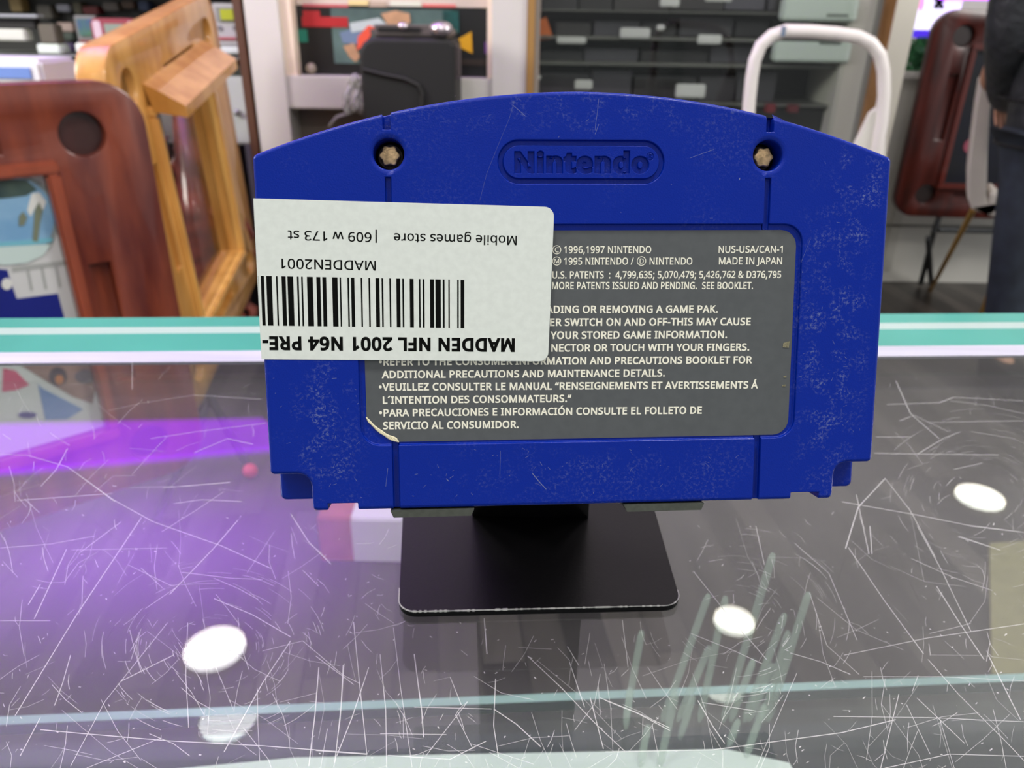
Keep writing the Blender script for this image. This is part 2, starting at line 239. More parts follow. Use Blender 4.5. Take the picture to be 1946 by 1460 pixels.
'9': '459|417,328,416,295,414,263,410,231,405,199,397,168,387,139,374,112,358,86,340,63,318,42,293,25,265,11,232,0,195,-6,154,-8,143,-8,130,-7,117,-6,103,-4,92,-2,82,0,82,60,92,57,103,55,115,53,128,51,140,50,152,50,188,52,218,58,245,68,268,82,287,99,303,118,316,141,327,165,334,192,340,221,344,250,346,281,341,281,332,269,322,258,310,247,297,238,282,230,266,223,247,218,227,215,204,214,173,216,144,223,118,235,95,250,76,270,61,294,49,321,42,352,40,387,43,426,50,460,63,491,80,517,101,540,127,557,156,570,188,578,223,581,250,579,275,574,299,565,322,553,342,537,361,518,377,495,391,469,402,439,410,406,415,369,223,521,192,518,165,507,142,488,124,463,113,429,110,388,113,354,122,325,137,301,158,284,186,273,220,269,244,271,266,276,286,285,304,296,318,310,330,325,339,341,344,358,346,374,345,392,342,409,338,426,332,443,324,459,315,474,304,487,291,499,277,508,260,516,242,520|67.69.68;67.70.69;66.70.67;66.71.70;65.71.66;65.72.71;64.72.65;64.73.72;63.73.64;63.80.73;80.74.73;63.81.80;112.74.80;111.74.112;111.75.74;63.82.81;62.82.63;110.75.111;109.75.110;62.83.82;108.75.109;108.76.75;61.83.62;61.84.83;107.76.108;106.76.107;106.77.76;61.85.84;60.85.61;105.77.106;104.77.105;104.78.77;60.86.85;103.78.104;59.86.60;102.78.103;102.79.78;101.79.102;59.87.86;58.87.59;100.79.101;100.0.79;99.0.100;58.88.87;57.88.58;98.0.99;98.1.0;57.89.88;97.1.98;56.89.57;96.1.97;56.90.89;95.1.96;95.40.1;40.2.1;55.90.56;94.41.95;41.40.95;55.91.90;94.42.41;39.2.40;93.42.94;55.92.91;92.42.93;54.92.55;54.42.92;54.43.42;39.3.2;54.44.43;53.44.54;38.3.39;53.45.44;53.46.45;52.46.53;38.4.3;52.47.46;51.47.52;51.48.47;37.4.38;51.49.48;50.49.51;37.5.4;36.5.37;36.6.5;35.6.36;34.6.35;34.7.6;33.7.34;33.8.7;32.8.33;32.9.8;31.9.32;30.9.31;30.10.9;21.23.22;29.10.30;21.24.23;21.25.24;21.26.25;28.10.29;21.27.26;21.28.27;21.10.28;21.11.10;21.12.11;21.13.12;21.14.13;20.14.21;19.14.20;18.14.19;18.15.14;17.15.18;16.15.17',
':': '215|58,387,59,405,64,419,72,429,82,436,94,440,107,441,120,440,132,436,142,429,151,419,156,405,157,387,156,369,151,355,142,345,132,338,120,333,107,332,94,333,82,338,72,345,64,355,59,369,58,43,59,61,64,75,72,85,82,92,94,96,107,97,120,96,132,92,142,85,151,75,156,61,157,43,156,26,151,12,142,2,132,-6,120,-10,107,-11,94,-10,82,-6,72,2,64,12,59,26|29.31.30;28.31.29;28.32.31;27.32.28;27.33.32;26.33.27;26.34.33;25.34.26;25.35.34;24.35.25;24.36.35;47.36.24;47.37.36;46.37.47;46.38.37;45.38.46;45.39.38;44.39.45;44.40.39;44.41.40;43.41.44;43.42.41;5.7.6;4.7.5;4.8.7;3.8.4;3.9.8;2.9.3;2.10.9;1.10.2;1.11.10;0.11.1;0.12.11;23.12.0;23.13.12;22.13.23;22.14.13;21.14.22;21.15.14;20.15.21;20.16.15;19.16.20;19.17.16;18.17.19',
';': '215|56,387,58,405,63,419,71,429,81,436,92,440,105,441,118,440,130,436,141,429,149,419,154,405,156,387,154,369,149,355,141,345,130,338,118,333,105,332,92,333,81,338,71,345,63,355,58,369,147,84,141,65,135,45,128,23,121,1,112,-20,104,-42,95,-63,86,-84,78,-103,25,-103,29,-88,33,-72,36,-55,40,-38,44,-21,48,-4,52,14,55,31,58,47,61,63,63,79,66,93,141,93|45.47.46;45.24.47;45.25.24;44.25.45;44.26.25;43.26.44;42.26.43;42.27.26;41.27.42;41.28.27;40.28.41;40.29.28;39.29.40;39.30.29;38.30.39;37.30.38;37.31.30;36.31.37;36.32.31;35.32.36;35.33.32;34.33.35;5.7.6;4.7.5;4.8.7;3.8.4;3.9.8;2.9.3;2.10.9;1.10.2;1.11.10;0.11.1;0.12.11;23.12.0;23.13.12;22.13.23;22.14.13;21.14.22;21.15.14;20.15.21;20.16.15;19.16.20;19.17.16;18.17.19',
'A': '512|437,0,368,177,141,177,73,0,0,0,224,575,289,575,512,0,282,415,280,420,278,428,274,438,271,449,267,461,263,473,260,484,257,493,255,500,252,490,249,479,247,468,244,457,241,447,238,438,235,429,232,421,230,415,165,241,346,241|4.6.5;4.17.6;17.7.6;4.18.17;16.7.17;15.7.16;4.19.18;14.7.15;4.20.19;13.7.14;4.21.20;12.7.13;4.22.21;11.7.12;4.23.22;4.24.23;10.7.11;4.25.24;9.7.10;4.26.25;8.7.9;4.27.26;28.7.8;4.2.27;2.28.27;2.1.28;1.7.28;4.3.2;0.7.1',
'B': '521|241,573,307,569,361,558,404,541,434,515,453,478,459,431,457,409,453,389,446,371,437,354,424,340,409,328,392,317,372,309,350,304,350,300,373,295,395,288,415,279,433,267,448,253,461,236,470,215,476,191,478,163,475,130,467,100,454,74,436,52,413,33,385,19,354,8,318,2,279,0,78,0,78,573,256,329,300,331,334,339,357,352,372,371,381,394,384,423,380,451,369,474,351,490,324,502,289,509,245,511,150,511,150,329,150,269,150,61,265,61,311,64,346,74,371,91,388,112,398,138,401,168,399,188,395,205,388,221,377,235,362,247,344,256,321,263,293,267,260,269|35.50.36;50.0.36;50.1.0;50.2.1;50.3.2;50.4.3;50.49.4;49.48.4;48.5.4;35.51.50;47.5.48;46.5.47;45.5.46;45.6.5;44.6.45;43.6.44;43.7.6;42.7.43;42.8.7;41.8.42;41.9.8;41.10.9;40.10.41;40.11.10;39.11.40;39.12.11;38.12.39;37.12.38;35.52.51;52.37.51;52.12.37;52.13.12;52.14.13;52.15.14;52.16.15;52.17.16;52.18.17;52.19.18;52.69.19;69.20.19;35.53.52;68.20.69;68.21.20;67.21.68;66.21.67;65.21.66;65.22.21;64.22.65;64.23.22;63.23.64;62.23.63;62.24.23;61.24.62;61.25.24;60.25.61;59.25.60;59.26.25;58.26.59;58.27.26;57.27.58;57.28.27;56.28.57;56.29.28;55.29.56;54.29.55;35.54.53;35.29.54;35.30.29;35.31.30;35.32.31;35.33.32;35.34.33',
'C': '507|323,517,294,516,266,510,241,502,217,490,196,474,178,456,162,434,149,410,139,383,131,353,127,321,125,286,128,241,135,200,147,164,164,132,186,105,213,83,244,68,281,58,322,55,347,56,371,58,394,62,416,66,438,72,460,78,460,15,438,8,416,2,393,-2,369,-6,342,-7,312,-8,257,-4,208,8,166,28,130,56,101,90,78,131,62,178,52,230,49,287,51,329,57,369,67,406,81,440,99,471,120,499,145,523,174,543,206,559,242,571,281,578,324,581,353,580,381,577,409,572,435,565,460,557,482,547,453,486,435,494,415,501,394,508,372,513,348,516|54.56.55;54.57.56;53.57.54;53.58.57;53.59.58;52.59.53;52.60.59;51.60.52;51.61.60;51.66.61;66.65.61;65.64.61;64.63.61;63.62.61;50.0.51;0.67.51;67.66.51;49.1.50;1.0.50;49.2.1;49.3.2;49.4.3;48.4.49;48.5.4;48.6.5;47.6.48;47.7.6;46.7.47;46.8.7;46.9.8;45.9.46;45.10.9;44.10.45;44.11.10;43.11.44;43.12.11;42.12.43;42.13.12;42.14.13;41.14.42;41.15.14;40.15.41;40.16.15;40.17.16;39.17.40;39.18.17;38.18.39;38.19.18;26.28.27;25.28.26;38.20.19;24.28.25;23.28.24;38.21.20;22.28.23;21.28.22;37.21.38;37.28.21;36.28.37;36.29.28;35.29.36;35.30.29;35.31.30;35.32.31;34.32.35;34.33.32',
'D': '585|536,292,533,231,521,177,501,131,474,91,439,58,399,33,351,15,297,4,237,0,78,0,78,573,254,573,309,569,359,558,404,540,443,516,476,484,502,446,521,401,533,350,460,289,457,337,449,379,435,415,416,444,391,469,361,487,327,500,287,508,244,511,150,511,150,62,228,62,299,68,357,87,402,119,434,164,454,220|10.31.11;31.12.11;31.13.12;31.14.13;31.15.14;31.16.15;31.30.16;30.29.16;29.17.16;10.32.31;28.17.29;27.17.28;26.17.27;26.18.17;25.18.26;25.19.18;24.19.25;23.19.24;23.20.19;22.20.23;22.0.20;21.0.22;21.1.0;38.1.21;38.2.1;37.2.38;37.3.2;36.3.37;36.4.3;35.4.36;35.5.4;34.5.35;33.5.34;10.33.32;10.5.33;10.6.5;10.7.6;10.8.7;10.9.8',
'E': '446|398,0,78,0,78,573,398,573,398,509,150,509,150,330,383,330,383,268,150,268,150,63,398,63|1.5.2;5.3.2;5.4.3;1.6.5;1.9.6;9.7.6;9.8.7;1.10.9;1.11.10;1.0.11',
'F': '416|150,0,78,0,78,573,398,573,398,509,150,509,150,306,383,306,383,243,150,243|1.5.2;5.3.2;5.4.3;1.6.5;1.9.6;9.7.6;9.8.7;1.0.9',
'G': '584|326,302,524,302,524,22,493,12,462,5,431,-1,398,-5,362,-7,323,-8,267,-4,217,8,173,28,136,55,105,89,81,130,63,176,52,229,49,286,53,343,65,395,84,442,111,482,145,517,186,544,233,564,286,577,346,581,377,580,407,577,437,572,465,565,491,557,516,547,489,484,468,493,445,501,421,508,395,513,369,516,342,517,298,514,259,505,225,489,195,468,170,441,150,409,136,373,127,332,124,286,127,243,134,202,146,166,164,133,187,106,216,84,251,68,292,58,340,55,364,55,385,56,404,59,421,61,437,65,452,68,452,238,326,238|25.27.26;25.28.27;25.29.28;24.29.25;24.30.29;24.31.30;23.31.24;23.32.31;23.37.32;37.36.32;36.35.32;35.34.32;34.33.32;22.39.23;39.38.23;38.37.23;22.40.39;21.40.22;21.41.40;21.42.41;21.43.42;20.43.21;20.44.43;19.44.20;19.45.44;19.46.45;18.46.19;18.47.46;17.47.18;17.48.47;65.1.0;65.64.1;64.2.1;16.48.17;16.49.48;16.50.49;63.2.64;15.50.16;15.51.50;14.51.15;14.52.51;14.53.52;13.53.14;13.54.53;12.54.13;12.55.54;62.2.63;12.56.55;61.2.62;60.2.61;59.2.60;12.57.56;58.2.59;57.2.58;11.57.12;11.2.57;10.2.11;10.3.2;10.4.3;9.4.10;9.5.4;9.6.5;8.6.9;8.7.6',
'H': '594|516,0,443,0,443,267,150,267,150,0,78,0,78,573,150,573,150,330,443,330,443,573,516,573|5.7.6;5.8.7;9.11.10;9.0.11;5.3.8;3.9.8;3.2.9;2.0.9;5.4.3;1.0.2',
'I': '272|239,0,32,0,32,42,99,57,99,515,32,531,32,573,239,573,239,531,172,515,172,57,239,42|5.7.6;5.8.7;4.8.5;4.9.8;3.9.4;3.10.9;2.10.3;2.11.10;1.11.2;1.0.11',
'J': '219|-3,-152,-16,-152,-27,-151,-37,-150,-46,-147,-55,-145,-63,-142,-63,-81,-54,-83,-45,-85,-35,-87,-25,-88,-15,-89,-5,-89,8,-88,21,-85,33,-81,45,-74,54,-65,63,-53,69,-38,73,-19,74,3,74,573,146,573,146,9,144,-26,138,-56,128,-82,114,-104,96,-122,75,-135,52,-145,25,-150|22.24.23;22.25.24;22.26.25;21.26.22;20.26.21;20.27.26;19.27.20;18.27.19;18.28.27;17.28.18;16.28.17;6.8.7;15.28.16;15.29.28;6.9.8;6.10.9;14.29.15;6.11.10;6.12.11;13.29.14;6.13.12;6.29.13;6.30.29;6.31.30;6.32.31;5.32.6;5.33.32;4.33.5;3.33.4;2.33.3;2.0.33;1.0.2',
'K': '496|496,0,411,0,209,273,150,222,150,0,78,0,78,573,150,573,150,290,166,308,182,327,199,345,215,363,232,381,249,399,403,573,488,573,261,323|5.7.6;5.8.7;14.16.15;14.17.16;13.17.14;12.17.13;11.17.12;10.17.11;9.17.10;9.2.17;2.0.17;8.2.9;5.3.8;3.2.8;1.0.2;5.4.3',
'L': '420|78,0,78,573,150,573,150,64,400,64,400,0|0.2.1;0.3.2;0.4.3;0.5.4',
'M': '727|330,0,142,502,139,502,140,490,141,477,142,461,142,444,143,426,144,407,144,387,144,367,144,347,144,0,78,0,78,573,184,573,361,103,364,103,544,573,650,573,650,0,578,0,578,352,578,371,579,389,579,408,580,426,580,443,581,460,582,475,583,489,584,501,581,501,390,0|13.2.14;2.15.14;2.1.15;1.16.15;17.32.18;32.19.18;32.31.19;31.20.19;13.3.2;0.16.1;17.33.32;30.20.31;13.4.3;29.20.30;13.5.4;28.20.29;13.6.5;27.20.28;13.7.6;26.20.27;13.8.7;25.20.26;24.20.25;13.9.8;23.20.24;13.10.9;22.20.23;13.11.10;21.20.22;13.12.11;0.17.16;0.33.17',
'N': '609|532,0,447,0,141,476,138,476,139,462,140,448,141,432,142,415,142,397,143,378,144,359,144,340,144,320,144,0,78,0,78,573,161,573,467,99,470,99,469,109,469,121,468,137,467,155,466,173,466,193,465,213,464,232,464,249,464,573,532,573|14.3.15;3.16.15;3.2.16;2.17.16;27.29.28;27.0.29;14.4.3;1.17.2;14.5.4;14.6.5;14.7.6;14.8.7;14.9.8;14.10.9;14.11.10;14.12.11;14.13.12;26.0.27;25.0.26;24.0.25;23.0.24;22.0.23;21.0.22;20.0.21;19.0.20;18.0.19;1.18.17;1.0.18',
'O': '626|577,287,576,244,570,204,561,166,547,132,531,101,510,73,486,49,459,29,428,13,393,1,355,-6,314,-8,271,-6,232,1,196,13,165,29,138,49,114,73,94,101,78,132,65,167,56,204,51,245,49,288,52,344,62,396,78,442,100,482,130,517,166,545,208,565,258,577,314,581,369,577,417,565,459,545,495,517,524,483,547,442,564,396,574,344,125,287,127,241,134,200,145,163,161,131,182,104,207,83,238,67,273,58,314,55,354,58,390,67,420,83,445,104,465,131,481,163,492,200,499,241,501,287,496,354,481,411,456,457,421,491,373,511,314,518,274,515,238,506,207,490,182,469,161,443,145,411,134,374,127,333|32.34.33;32.35.34;31.35.32;31.36.35;30.36.31;30.37.36;29.66.30;66.37.30;29.67.66;65.37.66;65.38.37;28.67.29;28.68.67;64.38.65;28.69.68;63.38.64;28.70.69;63.39.38;27.70.28;27.71.70;62.39.63;27.72.71;62.40.39;26.72.27;26.73.72;61.40.62;61.41.40;25.73.26;25.74.73;60.41.61;24.74.25;60.0.41;24.42.74;23.42.24;23.43.42;59.0.60;59.1.0;22.43.23;59.2.1;22.44.43;58.2.59;21.44.22;58.3.2;57.3.58;21.45.44;20.45.21;57.4.3;20.46.45;56.4.57;19.46.20;56.5.4;19.47.46;55.5.56;19.48.47;54.5.55;18.48.19;54.6.5;18.49.48;53.6.54;17.49.18;53.7.6;17.50.49;52.7.53;17.51.50;51.7.52;17.7.51;16.7.17;16.8.7;15.8.16;15.9.8;14.9.15;14.10.9;13.10.14;13.11.10;12.11.13',
'P': '485|229,573,297,568,352,553,393,528,421,495,439,454,444,404,443,381,439,358,433,336,423,316,411,296,395,278,375,262,351,249,324,238,292,230,256,225,216,223,150,223,150,0,78,0,78,573,223,511,150,511,150,285,208,285,242,286,272,290,298,296,320,306,338,318,352,334,362,352,368,375,370,401,366,435,354,462,334,484,306,499,269,508|21.24.22;24.0.22;24.1.0;24.2.1;24.3.2;24.23.3;23.40.3;40.4.3;21.25.24;39.4.40;38.4.39;38.5.4;37.5.38;36.5.37;36.6.5;35.6.36;35.7.6;34.7.35;34.8.7;33.8.34;33.9.8;32.9.33;32.10.9;31.10.32;30.10.31;30.11.10;29.11.30;28.11.29;28.12.11;27.12.28;26.12.27;21.19.25;19.26.25;19.12.26;19.13.12;19.14.13;19.15.14;19.16.15;19.17.16;19.18.17;21.20.19',
'Q': '626|577,287,575,242,569,200,559,160,544,124,525,92,503,64,476,40,445,21,411,6,548,-136,444,-136,334,-7,330,-7,327,-7,324,-8,320,-8,317,-8,314,-8,271,-6,232,1,196,13,165,29,138,49,114,73,94,101,78,132,65,167,56,204,51,245,49,288,52,344,62,396,78,442,100,482,130,517,166,545,208,565,258,577,314,581,369,577,417,565,459,545,495,517,524,483,547,442,564,396,574,344,125,287,127,241,134,200,145,163,161,131,182,104,207,83,238,67,273,58,314,55,354,58,390,67,420,83,445,104,465,131,481,163,492,200,499,241,501,287,496,354,481,411,456,457,421,491,373,511,314,518,274,515,238,506,207,490,182,469,161,443,145,411,134,374,127,333|38.40.39;38.41.40;37.41.38;37.42.41;36.42.37;36.43.42;35.72.36;72.43.36;35.73.72;71.43.72;71.44.43;34.73.35;34.74.73;70.44.71;34.75.74;69.44.70;34.76.75;69.45.44;33.76.34;33.77.76;68.45.69;33.78.77;68.46.45;32.78.33;32.79.78;67.46.68;67.47.46;31.79.32;31.80.79;66.47.67;30.80.31;66.0.47;30.48.80;29.48.30;29.49.48;65.0.66;65.1.0;28.49.29;65.2.1;28.50.49;64.2.65;27.50.28;63.2.64;27.51.50;63.3.2;26.51.27;26.52.51;62.3.63;62.4.3;25.52.26;25.53.52;61.4.62;61.5.4;25.54.53;60.5.61;24.54.25;60.6.5;24.55.54;59.6.60;23.55.24;23.56.55;58.6.59;58.7.6;23.57.56;57.7.58;23.7.57;22.7.23;22.8.7;21.8.22;21.9.8;20.9.21;20.12.9;12.10.9;19.12.20;18.14.19;14.13.19;13.12.19;11.10.12;18.15.14;18.16.15;18.17.16',
'R': '499|236,573,281,571,320,565,353,555,381,540,404,522,422,500,434,474,442,444,444,410,442,381,437,356,427,334,415,315,401,298,385,285,367,274,349,264,330,257,487,0,403,0,264,237,150,237,150,0,78,0,78,573,232,510,150,510,150,298,236,298,278,301,312,310,338,325,355,347,366,374,370,407,368,430,363,450,355,467,343,480,328,491,310,500,287,505,261,509|24.27.25;27.0.25;27.1.0;27.2.1;27.3.2;27.4.3;27.5.4;27.26.5;26.43.5;43.6.5;24.28.27;42.6.43;41.6.42;41.7.6;40.7.41;39.7.40;38.7.39;38.8.7;37.8.38;36.8.37;36.9.8;35.9.36;35.10.9;34.10.35;34.11.10;33.11.34;33.12.11;32.12.33;32.13.12;31.13.32;31.14.13;30.14.31;29.14.30;29.15.14;24.22.28;22.29.28;22.15.29;22.16.15;22.17.16;22.18.17;22.21.18;21.19.18;24.23.22;20.19.21',
'S': '440|403,153,400,121,392,92,378,66,359,44,335,26,307,11,274,1,238,-6,198,-8,177,-8,157,-7,137,-5,118,-2,100,1,83,4,68,9,54,14,41,19,41,88,62,80,86,72,113,65,142,59,171,56,201,55,228,56,252,60,273,66,290,74,305,85,316,98,324,113,329,129,330,147,329,164,325,180,318,194,308,207,295,218,277,230,255,241,228,253,196,265,172,274,151,284,131,294,114,305,98,317,85,330,74,344,65,359,57,375,52,393,49,413,48,435,51,464,58,490,71,513,89,533,110,550,136,563,165,573,197,579,231,581,262,580,290,577,318,572,343,565,367,558,389,549,366,487,346,495,325,502,302,508,278,513,254,516,229,517,207,516,187,513,169,507,155,499,142,489,133,478,126,464,122,450,121,434,122,416,126,400,133,386,143,373,156,362,172,351,193,341,217,330,246,318,278,306,307,293,332,279,353,264,371,247,385,228,395,206,401,181|63.65.64;63.66.65;62.66.63;62.67.66;61.67.62;61.68.67;61.69.68;60.69.61;60.70.69;59.70.60;59.76.70;76.75.70;75.74.70;74.73.70;73.72.70;72.71.70;58.77.59;77.76.59;58.78.77;58.79.78;57.79.58;57.80.79;57.81.80;57.82.81;56.82.57;56.83.82;56.84.83;56.85.84;55.85.56;55.86.85;54.86.55;54.87.86;54.88.87;53.88.54;53.89.88;52.89.53;52.90.89;51.90.52;51.91.90;51.92.91;50.92.51;50.93.92;49.93.50;49.94.93;49.95.94;48.95.49;48.96.95;47.96.48;47.97.96;46.97.47;45.97.46;45.98.97;44.98.45;44.99.98;43.99.44;42.99.43;42.100.99;41.100.42;41.101.100;40.101.41;39.101.40;39.102.101;38.102.39;37.102.38;37.103.102;36.103.37;36.0.103;35.0.36;34.0.35;34.1.0;33.1.34;32.1.33;32.2.1;31.2.32;30.2.31;30.3.2;18.20.19;29.3.30;18.21.20;28.3.29;18.22.21;28.4.3;27.4.28;18.23.22;26.4.27;18.24.23;25.4.26;18.25.24;18.4.25;18.5.4;18.6.5;17.6.18;16.6.17;16.7.6;15.7.16;14.7.15;13.7.14;13.8.7;12.8.13;11.8.12;11.9.8;10.9.11',
'T': '446|259,0,187,0,187,509,8,509,8,573,437,573,437,509,259,509|3.5.4;3.6.5;2.6.3;1.7.2;7.6.2;1.0.7',
'U': '586|513,202,511,164,503,128,489,95,470,65,446,40,416,20,380,4,338,-5,290,-8,225,-2,171,18,128,50,97,93,78,144,72,204,72,573,144,573,144,201,148,158,161,122,182,93,211,72,248,59,294,55,327,57,355,63,379,73,399,88,415,105,427,126,435,149,440,174,442,202,442,573,513,573|15.17.16;15.18.17;33.35.34;33.0.35;14.18.15;32.0.33;32.1.0;14.19.18;31.1.32;31.2.1;14.20.19;30.2.31;13.20.14;30.3.2;29.3.30;13.21.20;28.3.29;28.4.3;12.21.13;12.22.21;27.4.28;26.4.27;12.23.22;26.5.4;25.5.26;12.24.23;24.5.25;12.5.24;11.5.12;11.6.5;11.7.6;10.7.11;10.8.7;9.8.10',
'V': '481|481,573,277,0,204,0,0,573,75,573,204,205,210,190,215,175,220,160,224,146,228,132,231,119,235,106,238,93,241,80,243,93,246,106,250,119,253,133,257,147,262,161,267,176,271,191,277,207,405,573|2.4.3;2.5.4;23.0.24;23.1.0;22.1.23;2.6.5;21.1.22;2.7.6;20.1.21;2.8.7;19.1.20;2.9.8;18.1.19;2.10.9;17.1.18;2.11.10;16.1.17;2.12.11;15.1.16;2.13.12;14.1.15;2.14.13;2.1.14',
'W': '746|735,573,583,0,510,0,399,375,395,387,392,398,389,410,386,421,383,433,380,443,378,454,375,463,373,471,372,478,370,484,370,488,369,484,368,478,367,471,365,463,363,454,361,443,358,433,355,421,352,409,349,397,346,385,342,373,234,0,161,0,10,573,85,573,174,223,177,211,180,199,183,186,185,175,188,163,190,151,193,140,195,129,196,118,198,107,200,97,201,87,203,97,205,108,206,119,209,131,211,142,213,154,216,166,219,179,222,191,225,203,229,215,232,227,333,573,407,573,512,225,516,212,520,200,523,187,526,175,529,163,532,151,534,139,536,128,538,117,540,106,542,96,544,87,545,100,548,114,550,129,553,144,556,159,560,175,564,191,568,207,572,224,660,573|29.31.30;29.32.31;56.58.57;56.15.58;15.59.58;80.0.81;80.1.0;56.16.15;14.59.15;13.59.14;56.17.16;12.59.13;56.18.17;56.19.18;11.59.12;56.20.19;10.59.11;56.21.20;9.59.10;56.22.21;8.59.9;7.59.8;56.23.22;6.59.7;56.24.23;5.59.6;56.25.24;4.59.5;56.26.25;3.59.4;56.27.26;2.59.3;56.28.27;55.28.56;2.60.59;79.1.80;29.33.32;54.28.55;2.61.60;29.34.33;78.1.79;53.28.54;2.62.61;29.35.34;77.1.78;52.28.53;2.63.62;29.36.35;51.28.52;2.64.63;76.1.77;29.37.36;50.28.51;29.38.37;2.65.64;75.1.76;49.28.50;29.39.38;2.66.65;74.1.75;48.28.49;29.40.39;2.67.66;47.28.48;29.41.40;73.1.74;2.68.67;46.28.47;29.42.41;2.69.68;72.1.73;45.28.46;29.43.42;2.70.69;71.1.72;44.28.45;29.44.43;2.71.70;29.28.44;2.1.71',
'X': '470|467,0,385,0,233,249,79,0,3,0,193,298,15,573,95,573,236,348,377,573,453,573,276,300|5.7.6;5.8.7;8.10.9;8.11.10;5.11.8;5.0.11;4.2.5;2.0.5;4.3.2;1.0.2',
'Y': '454|227,291,376,573,454,573,263,222,263,0,191,0,191,219,0,573,79,573|6.8.7;6.0.8;0.2.1;0.3.2;6.3.0;6.4.3;5.4.6',
'Z': '459|427,0,30,0,30,55,332,508,40,508,40,573,419,573,419,518,118,64,427,64|4.6.5;4.7.6;4.3.7;3.8.7;2.8.3;2.9.8;2.0.9;1.0.2',
'a': '450|231,437,279,433,318,422,347,403,368,375,381,338,385,293,385,0,334,0,320,61,317,61,304,46,292,33,279,22,265,13,250,5,234,-1,216,-5,195,-7,172,-8,148,-7,124,-2,103,6,84,16,68,30,55,48,45,68,39,92,37,119,43,159,59,192,87,219,127,238,179,251,243,257,316,259,316,285,313,317,306,342,293,359,275,371,253,378,227,380,205,379,183,376,163,370,143,363,124,355,106,347,84,400,104,410,126,419,151,426,177,432,204,436,252,208,204,203,167,195,141,182,124,165,113,144,110,119,112,97,120,79,132,66,148,56,167,51,188,49,223,52,253,62,279,79,299,103,311,134,315,172,315,210|54.1.0;53.1.54;53.2.1;52.2.53;51.2.52;51.3.2;50.3.51;49.3.50;49.4.3;48.47.49;47.46.49;46.45.49;45.44.49;44.43.49;43.42.49;42.4.49;41.4.42;40.4.41;40.5.4;39.5.40;38.5.39;37.5.38;37.6.5;36.6.37;36.7.6;35.7.36;34.74.35;74.7.35;33.74.34;32.74.33;31.74.32;30.55.31;55.74.31;73.7.74;30.56.55;30.57.56;30.58.57;29.58.30;29.59.58;72.7.73;29.60.59;28.60.29;28.61.60;71.7.72;27.61.28;27.62.61;70.9.71;9.7.71;27.63.62;26.63.27;26.64.63;69.9.70;25.64.26;25.65.64;68.10.69;10.9.69;68.11.10;8.7.9;25.66.65;67.11.68;25.67.66;25.11.67;24.11.25;24.12.11;24.13.12;23.13.24;23.14.13;22.14.23;22.15.14;21.15.22;21.16.15;21.17.16;20.17.21;20.18.17;19.18.20',
'b': '493|139,461,139,443,138,426,138,410,137,396,136,383,135,373,139,373,153,390,169,405,189,419,213,429,240,435,272,437,322,431,365,412,401,381,428,338,444,283,449,215,447,168,439,127,427,91,410,61,390,36,365,17,337,3,306,-5,272,-8,240,-6,213,0,189,10,169,24,153,38,139,55,133,55,119,0,68,0,68,609,139,609,260,379,231,377,207,371,188,361,172,348,159,330,150,308,144,282,140,252,139,217,139,214,142,165,150,125,165,93,187,69,219,55,261,51,297,55,325,69,348,93,363,126,373,166,376,216,373,265,363,306,348,338,325,360,296,374|37.39.38;37.0.39;37.1.0;37.2.1;12.14.13;11.14.12;11.15.14;10.15.11;37.3.2;9.15.10;9.16.15;37.4.3;8.16.9;37.5.4;7.40.8;40.16.8;37.6.5;40.67.16;67.17.16;7.41.40;7.42.41;66.17.67;37.7.6;37.46.7;46.45.7;45.44.7;44.43.7;43.42.7;65.17.66;65.18.17;64.18.65;37.47.46;63.18.64;63.19.18;37.48.47;62.19.63;37.49.48;37.50.49;61.19.62;61.20.19;37.51.50;61.21.20;60.21.61;37.52.51;60.22.21;59.22.60;37.53.52;58.22.59;37.35.53;35.54.53;58.23.22;57.23.58;35.55.54;57.24.23;56.24.57;35.34.55;34.56.55;37.36.35;33.56.34;33.24.56;32.24.33;32.25.24;31.25.32;31.26.25;30.26.31;30.27.26;29.27.30;29.28.27',
'd': '493|221,-8,171,-2,128,17,92,48,65,91,49,146,44,214,49,282,66,338,93,381,128,413,171,432,221,438,243,437,262,434,280,429,296,423,310,416,323,407,335,397,345,386,354,374,359,374,359,383,358,393,356,405,355,418,355,429,354,438,354,609,425,609,425,0,368,0,358,58,354,58,345,46,335,35,323,24,310,15,296,7,279,1,262,-4,242,-7,232,51,273,55,305,67,328,88,343,117,352,154,355,200,355,213,352,263,343,304,329,336,306,360,274,375,231,379,196,374,168,359,146,334,130,300,120,260,117,213,120,165,130,125,146,93,168,69,197,55|28.30.29;28.31.30;11.13.12;27.31.28;11.14.13;11.15.14;10.15.11;10.16.15;26.31.27;10.17.16;25.31.26;10.18.17;9.18.10;9.19.18;24.31.25;9.20.19;23.31.24;9.56.20;56.21.20;22.31.23;8.57.9;57.56.9;55.21.56;54.21.55;54.22.21;54.53.22;53.52.22;52.31.22;8.58.57;8.59.58;7.59.8;7.60.59;51.31.52;7.61.60;6.61.7;50.31.51;6.62.61;5.62.6;49.31.50;5.63.62;48.31.49;5.64.63;47.31.48;4.64.5;4.65.64;46.31.47;4.66.65;3.66.4;45.33.46;33.31.46;3.67.66;44.34.45;34.33.45;44.35.34;32.31.33;3.43.67;43.35.44;3.35.43;2.35.3;2.36.35;2.37.36;2.38.37;1.38.2;1.39.38;1.40.39;1.41.40;0.41.1;0.42.41',
